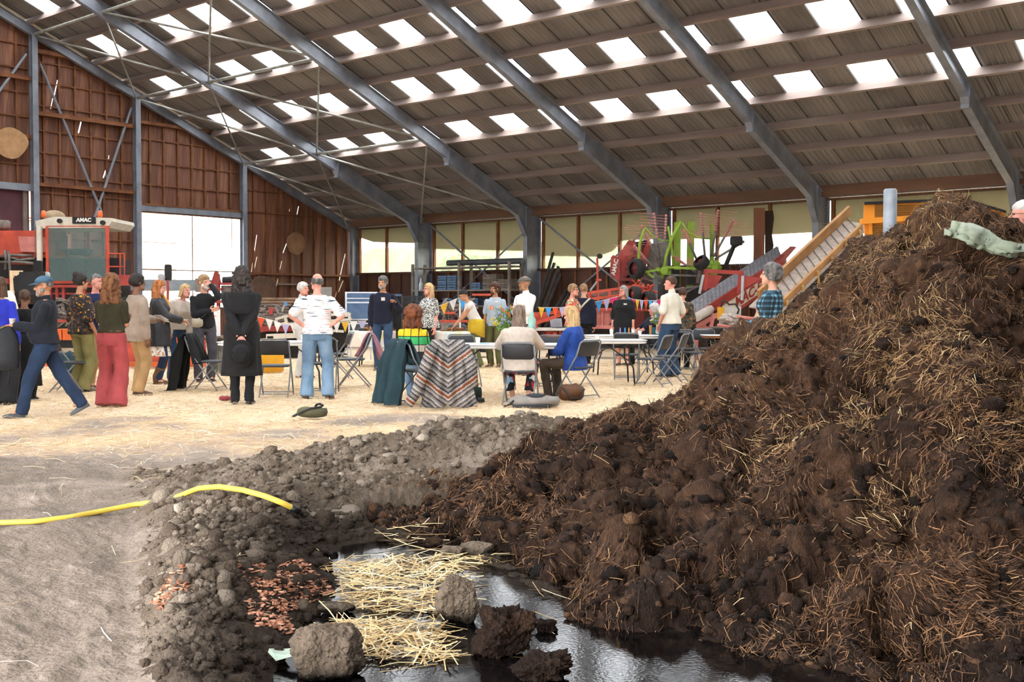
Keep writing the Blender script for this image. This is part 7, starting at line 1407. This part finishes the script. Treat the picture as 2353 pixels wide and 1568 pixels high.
q = MB(); q.loft([[(math.cos(g)*(.185+o), .04+math.sin(g)*(.13+o), z) for g in np.linspace(.15, 2.99, 16)]+[(math.cos(g)*(.17+o), .04+math.sin(g)*(.115+o), z) for g in np.linspace(2.99, .15, 16)] for z, o in ((1.17, .03), (1.23, .028), (1.40, .018), (1.45, .0))]); PEO['coat']['child']('shoulder_cape', q, BLACKW)
q = MB(); q.tube([(math.cos(g)*.11, .06+math.sin(g)*.09, 1.48+.03*math.sin(g)) for g in np.linspace(.2, 2.9, 10)], [.03, .05, .055, .06, .065, .065, .06, .055, .05, .03], 10)
# bunting: one string per stretch, each flag its own part
FLAG = [mat('flag_'+n, c, None, 6, .85) for n, c in (('orange', '#e0562f'), ('blue', '#3f9ddb'), ('lilac', '#b6aed0'), ('pink', '#d8306f'), ('yellow', '#e5b23c'), ('white', '#e6e2de'))]
def bunting(label, pts, cols, d, size=.2):
    A = [at(x, y, d) for x, y in pts]; t = thing('bunting', label, 'bunting', A[0]); n = len(cols); o = np.array(A[0]); q = MB(); q.tube([a-A[0] for a in A], .005, 5); q.obj('string', WHT, t)
    seg = [0]
    for a, b in zip(A, A[1:]): seg.append(seg[-1]+(b-a).length)
    for k, c in enumerate(cols):
        s = seg[-1]*(k+.5)/n; i = max(j for j in range(len(A)-1) if seg[j] <= s); p = A[i].lerp(A[i+1], (s-seg[i])/(seg[i+1]-seg[i]))-A[0]; dr = (A[i+1]-A[i]).normalized(); w = min(size*.5, seg[-1]/n*.45)
        MB().poly([p-dr*w, p+dr*w, p-VZ*size*1.25+VY*.03*math.sin(k*2.1)], VY, .004).obj('flag', FLAG[c], t)
bunting('string of white and printed triangle flags between the machine and the display boards', [(590, 728), (625, 736), (650, 745), (700, 747), (762, 742), (800, 739), (842, 738)], [0, 5, 5, 2, 5, 5, 4, 5, 2, 5, 4, 5, 2], 24.2, .19)
bunting('short string of flags rising from the patterned-top woman to the white post', [(945, 722), (985, 712), (1020, 699), (1050, 686), (1062, 686), (1080, 691), (1094, 700)], [0, 5, 5, 4, 5, 1, 0], 24.0, .19)
bunting('string of triangle flags from the poles to the floral-top woman', [(1236, 706), (1245, 707), (1290, 707), (1316, 702)], [4, 1, 0, 2, 1], 24.4, .19)
bunting('bright triangle flags between the floral-top woman and the woman in black', [(1350, 697), (1372, 693), (1400, 687), (1420, 682)], [0, 1, 2, 3], 24.6, .22)
bunting('bright triangle flags between the woman in black and the flowers', [(1440, 682), (1455, 688), (1480, 691), (1505, 691), (1520, 688)], [1, 3, 4, 2, 0, 1, 2, 3], 24.6, .2)
K = Kit('bunting_post', 'thin white post carrying the bunting left of the bending woman', 'post', 1057, 24.05)
q = MB(); a = at(1057, 684, 24.05); q.tube([a, V((a.x, a.y, .0))], .02, 8); K.part('shaft', q, WHT)
# flowers on the tables
def bouquet(px, d, zt, label, h, cols, tall=True, n=70, seed=1):
    r = random.Random(seed); p = gnd(px, d, zt); t = thing('flower_vase', label, 'flowers', p); q = MB(); q.tube([(0, 0, 0), (0, 0, .05), (0, 0, .14), (0, 0, .18)], [.05, .065, .045, .05], 14); q.obj('vase', M_glass, t, True); q = MB()
    lf = MB(); heads = [MB() for _ in cols]
    for k in range(n):
        a = r.uniform(0, 6.28); o = r.uniform(.03, .2)*h/.45; e = V((math.cos(a)*o, math.sin(a)*o, .16+r.uniform(.3, 1)*h*.8)); s = V((math.cos(a)*.02, math.sin(a)*.02, .14)); m_ = s.lerp(e, .5)+V((0, 0, .04)); q.tube([s, m_, e], .0028, 4)
        if r.random() < .6: i = r.randrange(len(cols)); [heads[i].ell(e+V((r.gauss(0, .015), r.gauss(0, .015), r.gauss(0, .012))), (.014, .014, .009), None, 6, 4) for _ in range(4)]
        for _ in range(4): w = s.lerp(e, r.uniform(.3, .95)); b = V((r.gauss(0, 1), r.gauss(0, 1), r.gauss(.2, .6))).normalized()*r.uniform(.03, .07); x_ = b.orthogonal().normalized()*.008; lf.add([w, w+b*.5+x_, w+b, w+b*.5-x_], [(0, 1, 2, 3)])
    if tall:
        for k in range(8):
            a = r.uniform(0, 6.28); b = V((math.cos(a), math.sin(a), 0)); pts = [V((0, 0, .12)), b*.05+V((0, 0, .3)), b*.16+V((0, 0, .52)), b*.34+V((0, 0, .52+r.uniform(-.12, .1)))]; x_ = b.cross(VZ)*.012
            lf.add([c for p0 in pts for c in (p0-x_*(1 if p0 is not pts[-1] else .1), p0+x_*(1 if p0 is not pts[-1] else .1))], [(2*i, 2*i+1, 2*i+3, 2*i+2) for i in range(3)])
    q.obj('stems', mat('green_stem', '#6f8a45', '#5c7639', 8, .8), t)['kind'] = 'stuff'; lf.obj('leaves', mat('leaf_green', '#7d9a55', '#5f8043', 12, .8), t)['kind'] = 'stuff'
    for i, c in enumerate(cols): heads[i].obj('blossoms', mat('blossom_'+c[1:], c, None, 9, .8), t)['kind'] = 'stuff'
bouquet(1158, 16.0, .77, 'vase of wild flowers and long leaves on the centre table', .46, ['#d9b72a', '#8f8fd0', '#dd6a35', '#a4a5dc'], True, 80, 3)
bouquet(1513, 20.75, .77, 'bunch of small blue and yellow flowers right of the white-haired seated man', .38, ['#8a94d4', '#d8b93a', '#e8e5df'], False, 70, 5)
# ---- foreground: rocks, clods, straw on the pool, chips, hose, sheet on the heap
M_rock = attr_mat('dry_clay_clod', [(0, '#4a4036'), (.4, '#675a4d'), (.75, '#867869'), (1, '#a39586')], 'tone', .95, .1, 10, .9, 60, (1, 1, 1), .35, ('wet', '#1c1611'))
def rock(name, label, cat, px, d, dims, z=0, m=None, seed=0, amp=.3, facet=6, rz=0.0, tone=.5, wetz=.035):
    bm = bmesh.new(); bmesh.ops.create_icosphere(bm, subdivisions=6, radius=1); v = np.array([q.co[:] for q in bm.verts]); f = np.array([[q.index for q in g.verts] for g in bm.faces]); bm.free()
    r = np.random.default_rng(seed); n = v.copy(); s = np.ones(len(v))*1.3
    for ax_ in np.concatenate([np.eye(3), -np.eye(3)]): dn_ = ax_+r.normal(size=3)*.22; dn_ /= np.linalg.norm(dn_); s = np.minimum(s, r.uniform(.76, .88)/np.maximum(n@dn_, 1e-3))
    for _ in range(facet): dn_ = r.normal(size=3); dn_ /= np.linalg.norm(dn_); s = np.minimum(s, r.uniform(.72, .95)/np.maximum(n@dn_, 1e-3))
    s = np.minimum(s, 1.08); v = n*(s*(1+amp*.4*fbm(n*1.6+seed*3, 3)+amp*.16*fbm(n*5+seed, 3)+amp*.10*fbm(n*14+seed, 3)))[:, None]*np.array(dims); z0 = v[:, 2].min()
    o = rawmesh(name, v, f, m or M_rock, True); o.location = gnd(px, d, z-z0*.82); o.rotation_euler.z = YAW+rz; vattr(o, 'tone', np.full(len(v), tone)); vattr(o, 'kind_mix', np.full(len(v), tone-.15)); zz = v[:, 2]-z0*.82; vattr(o, 'wet', 1-ss(wetz-.03, wetz+.05, zz+.02*perlin(v*30))); return tag(o, label, cat)
rock('clay_lump', 'large square clay lump in the pool at the bottom edge, left of the straw', 'clod', 752, 4.05, (.145, .12, .105), -.045, seed=3, facet=8, tone=.3)
rock('clay_lump', 'grey clay lump standing in the pool at the right end of the straw', 'clod', 1049, 4.72, (.105, .10, .115), -.045, seed=11, facet=8, tone=.4)
rock('clay_lump', 'small clay lump at the back edge of the pool, left of a pair', 'clod', 1040, 5.9, (.075, .06, .045), -.045, seed=5); rock('clay_lump', 'small clay lump at the back edge of the pool, right of a pair', 'clod', 1096, 5.95, (.09, .06, .05), -.045, seed=6)
rock('clay_lump', 'small dark clod in the pool beside the brown chips, left one', 'clod', 683, 4.85, (.055, .05, .035), -.045, seed=7); rock('clay_lump', 'small dark clod in the pool beside the brown chips, right one', 'clod', 770, 4.85, (.075, .05, .03), -.045, seed=8)
rock('manure_lump', 'dark lump of manure with brown chips on top, in the pool at the bottom', 'clod', 1158, 4.3, (.115, .10, .11), -.05, M_heap, 21, .8, 3, tone=.5); rock('manure_lump', 'low dark lump of manure trailing to the bottom edge', 'clod', 1250, 3.98, (.10, .08, .055), -.05, M_heap, 22, .8, 3, tone=.45); rock('manure_lump', 'small dark lump of manure in the bright reflection', 'clod', 1258, 4.6, (.05, .04, .03), -.05, M_heap, 23, .7, 3, tone=.4)
rock('pale_stone', 'pale flat stone lying on the manure slope', 'stone', 1331, 7.05, (.07, .05, .025), float(hz(1082, 7.05)), seed=31, tone=.95, wetz=-1)
q = MB(); q.loft([[(x*.07, y*.05+.01*k, k*.012+.02*math.sin(x*3+y*2)) for x, y in ((-1, -.4), (-.3, -.9), (.6, -.6), (1, .1), (.4, .8), (-.5, .7))] for k in range(2)]); p = gnd(655, 4.15, -.01); tag(q.obj('plastic_scrap', mat('pale_green_plastic', '#9fae9e', '#8c9a8b', 6, .5), None, False, p, .4), 'crumpled pale green plastic scrap beside the large clay lump', 'plastic')
def pile_straw(n, quad, zmax, name, label, seed):
    r = np.random.default_rng(seed); a, b = r.random(n), r.random(n); qd = np.array(quad, float); P = ((1-a)*(1-b))[:, None]*qd[0]+(a*(1-b))[:, None]*qd[1]+(a*b)[:, None]*qd[2]+((1-a)*b)[:, None]*qd[3]
    v = vg(P[:, 1], -.03); u = (P[:, 0]-IMW/2)/FPX*v; c = 1-np.maximum(np.abs(a-.5), np.abs(b-.5))*2; z = -.036+r.random(n)*zmax*np.clip(c*2, .05, 1)
    ang = r.normal(.12, .8, n)+np.where(r.random(n) < .15, r.uniform(0, 3, n), 0); D_ = np.outer(np.cos(ang), _r2)+np.outer(np.sin(ang), _f2); D_ = np.concatenate([D_, r.normal(0, .12, (n, 1))], 1); Nn = np.stack([r.normal(0, .4, n), r.normal(0, .4, n), np.ones(n)], 1); Nn /= np.linalg.norm(Nn, axis=1)[:, None]
    return tag(strands(name, P3(u, v, z), D_, Nn, r.uniform(.05, .26, n), r.uniform(.0016, .0038, n), M_straw_n), label, 'straw', kind='stuff')
pile_straw(620, [(790, 1310), (1090, 1300), (1075, 1415), (785, 1400)], .07, 'straw_clump', 'mat of yellow straw floating left of the standing clay lump', 1)
pile_straw(430, [(760, 1430), (1010, 1435), (1040, 1525), (800, 1515)], .05, 'straw_clump', 'mat of yellow straw floating right of the large clay lump', 2)
pile_straw(230, [(700, 1300), (1150, 1275), (1130, 1300), (730, 1325)], .04, 'straw_clump', 'thin band of yellow straw along the back edge of the pool', 3)
pile_straw(60, [(560, 1200), (1300, 1180), (1300, 1560), (560, 1560)], .05, 'scattered_straw', 'single yellow stalks strewn around the pool', 4)
pile_straw(46, [(880, 1225), (1010, 1215), (1010, 1290), (880, 1290)], .12, 'straw_clump', 'loose upright stalks behind the band of straw', 6)
def chips(n, quad, label, seed):
    r = np.random.default_rng(seed); a, b = r.random(n), r.random(n); qd = np.array(quad, float); P = ((1-a)*(1-b))[:, None]*qd[0]+(a*(1-b))[:, None]*qd[1]+(a*b)[:, None]*qd[2]+((1-a)*b)[:, None]*qd[3]
    v = vg(P[:, 1], 0.0); u = (P[:, 0]-IMW/2)/FPX*v; z = np.maximum(bank_surface(u, v), -.045)+.006; S = r.uniform(.005, .0125, n)
    W, F = [], []; k = 0
    for i in range(n):
        R_ = Matrix.Rotation(r.uniform(0, 6.28), 3, 'Z') @ Matrix.Rotation(r.normal(0, .6), 3, 'X'); s = S[i]
        for pt in ((-1.5, -.6, 0), (1.4, -.5, .1), (1.5, .5, .3), (-1.3, .7, .2), (-1.3, -.5, .35), (1.2, -.4, .4), (1.3, .4, .6), (-1.1, .6, .5)): W.append(R_ @ (V(pt)*s))
        F += [[k+j for j in f] for f in ((0, 3, 2, 1), (4, 5, 6, 7), (0, 1, 5, 4), (1, 2, 6, 5), (2, 3, 7, 6), (3, 0, 4, 7))]; k += 8
    W = np.array([w[:] for w in W]); W += np.repeat(P3(u, v, z), 8, 0)
    return tag(rawmesh('bark_chips', W, F, M_chip), label, 'chips', kind='stuff')
M_chip = island_mat('terracotta_chips', [(0, '#613d2c'), (.3, '#8d5b44'), (.7, '#b07c61'), (1, '#d0a286')], .8)
chips(900, [(520, 1395), (690, 1318), (765, 1350), (640, 1430)], 'reddish brown chips scattered on the soil left of the straw', 1); chips(200, [(340, 1420), (410, 1395), (430, 1440), (365, 1460)], 'small patch of reddish brown chips on the grey soil', 2); chips(200, [(560, 1430), (660, 1420), (670, 1460), (580, 1470)], 'reddish brown chips sliding into the pool edge', 4)
def surf(px, py):
    v = float(vg(py, 0)); 
    for _ in range(12): u = (px-IMW/2)/FPX*v; z = float(bank_surface(np.array([u]), np.array([v]))[0]); g = float(ground_h(np.array([u]), np.array([v]))[0]); z = max(z, g); v = .5*v+.5*(CAM[2]-z)*FPX/(py-697.3)
    u = (px-IMW/2)/FPX*v; x, y = uv2xy(u, v); return V((x, y, z))
hp_ = [(-60, 1213, .02), (0, 1215, .02), (60, 1218, .02), (150, 1208, .02), (250, 1182, .02), (320, 1163, .015), (356, 1152, -.01), (390, 1146, -.05), (418, 1143, -.01), (440, 1142, .03), (500, 1147, .035), (560, 1158, .035), (610, 1174, .035), (650, 1190, .03), (676, 1201, .025)]
P_ = []
for x, y, dz in hp_: P_.append(surf(x, y)+V((0, 0, dz+(.045 if x > 418 else 0))))
for _ in range(2): P_ = [P_[0]]+[(a+b*2+c)/4 for a, b, c in zip(P_, P_[1:], P_[2:])]+[P_[-1]]
Q_ = []
for a, b in zip(P_, P_[1:]): Q_ += [a.lerp(b, t) for t in (0, .33, .67)]
Q_.append(P_[-1]); o0 = Q_[0].copy(); t = thing('hose', 'yellow garden hose crossing the soil, partly buried in the middle', 'hose', o0)
MB().tube([p-o0 for p in Q_], .0165, 12).obj('tube', mat('yellow_hose_rubber', '#d3b84a', '#b89a3a', 9, .5, .1, 60, lo=.3, hi=.8), t, True); dr = (Q_[-1]-Q_[-2]).normalized(); MB().tube([Q_[-1]-o0-dr*.03, Q_[-1]-o0+dr*.03], .02, 12).obj('end_coupling', BLK, t, True)
# pale sheet lying on the heap
_fr = Q2[2:nf].reshape(-1, 3)-CAM; _dz = _fr@FW; _hx = IMW/2+FPX*(_fr@RT)/_dz; _hy = IMH/2-FPX*(_fr@UP)/_dz
def on_heap(x, y, off=.02):                                        # nearest point of the slope on that line of sight
    k = (np.abs(_hx-x) < 5) & (np.abs(_hy-y) < 7)
    return at(x, y, float(_dz[k].min() if k.any() else 7.1)-off)
sh = [(2170, 540, 2190, 520, 7.45), (2195, 555, 2240, 522, 7.4), (2230, 572, 2280, 538, 7.35), (2270, 582, 2310, 560, 7.3), (2310, 588, 2345, 570, 7.25), (2353, 584, 2365, 566, 7.2), (2400, 560, 2400, 545, 7.2)]
Pn = []; nu = 12
for k in np.linspace(0, len(sh)-1, 40):
    i = min(int(k), len(sh)-2); f = k-i; r_ = [sh[i][j]*(1-f)+sh[i+1][j]*f for j in range(5)]
    for j in range(nu): w = j/(nu-1); p = on_heap(min(r_[0]*(1-w)+r_[2]*w, 2398), r_[1]*(1-w)+r_[3]*w, .05); p += VZ*(.02*math.sin(w*9+k*.4)+.012*math.sin(w*23+k)); Pn.append(p)
o = rawmesh('plastic_sheet', np.array([p[:] for p in Pn]), grid_faces(40, nu), mat('pale_green_sheet', '#98a08a', '#7d8571', 7, .6, .3, 40, stretch=(.3, .3, 1)), True); md = o.modifiers.new('thick', 'SOLIDIFY'); md.thickness = .012; tag(o, 'crumpled pale green sheet trailing over the top of the heap', 'sheet')
# outside: hedge, trees and a pale house seen through the openings
M_leafo = island_mat('bright_leaves', [(0, '#4f6b2a'), (.5, '#6b8a3c'), (1, '#8ea85e')], .9)
def shrub(name, label, x, y, z, r, n, seed):
    rr = np.random.default_rng(seed); d_ = rr.normal(size=(n, 3)); d_ /= np.linalg.norm(d_, axis=1)[:, None]; P = d_*rr.uniform(.55, 1, (n, 1))*np.array(r); P[:, 2] = np.abs(P[:, 2]) if z < .5 else P[:, 2]
    t = thing(name, label, 'tree', (x, y, -.3)); D_ = rr.normal(size=(n, 3)); Nn = rr.normal(size=(n, 3)); Nn /= np.linalg.norm(Nn, axis=1)[:, None]
    strands('foliage', P+np.array([0, 0, z]), D_, Nn, rr.uniform(.2, .4, n), rr.uniform(.06, .12, n), M_leafo, .1, t)['kind'] = 'stuff'; MB().tube([(0, 0, 0), (0, 0, z+.5)], .1, 8).obj('trunk', BWOOD, t)
shrub('shrub', 'bright green shrub outside the leftmost back window', 2.0, 3.8, 1.4, (2.6, 1.3, 2.3), 4200, 1); shrub('shrub', 'bright green shrub outside between the first and second back windows', 4.6, 5.6, 1.4, (1.4, 1.0, 2.0), 2600, 2); shrub('tree', 'green tree outside the big left window', -9, -7.6, 2.2, (1.4, 1.6, 1.6), 1800, 3)
t = thing('house', 'pale house outside the big left window', 'house', (-16, -6, -.3)); MB().box((0, 0, 2.6), (5, 12, 5.2)).obj('wall', mat('cream_render', '#a59a84', '#978b74', 3, .9), t); [MB().box((2.52, y, 2.6), (.06, 1.1, 1.5)).obj('window', WHT, t) for y in (-3.4, -1.2, 1.0)]; MB().poly([(2.8, -6.3, 5.2), (-2.8, -6.3, 5.2), (0, -6.3, 7.4)], (0, 1, 0), .2).obj('gable', mat('orange_boards', '#d39a63', None, 4, .8), t); MB().box((1.4, 0, 6.3), (.1, 12.4, 3.4), Matrix.Rotation(-.9, 4, 'Y')).obj('roof', mat('roof_tiles', '#a5654a', None, 6, .9), t)
# long pale hedge and field edge beyond the back wall
q = MB(); r_ = np.random.default_rng(9); vs = []; nx_, nz_ = 150, 14
for j in range(nz_):
    for i in range(nx_): vs.append((-25+i*.2, 11+.6*perlin(np.array([i*.3, j*.4, 2.2]))+(j/nz_)**2*1.2, -.3+j*.36))
hd = rawmesh('hedge', np.array(vs), grid_faces(nz_, nx_)[:, ::-1], mat('hedge_foliage', '#6a7058', '#7e8568', 3, .95, .8, 14), True); tag(hd, 'tall pale green hedge outside, seen through the netting of the back windows', 'hedge')
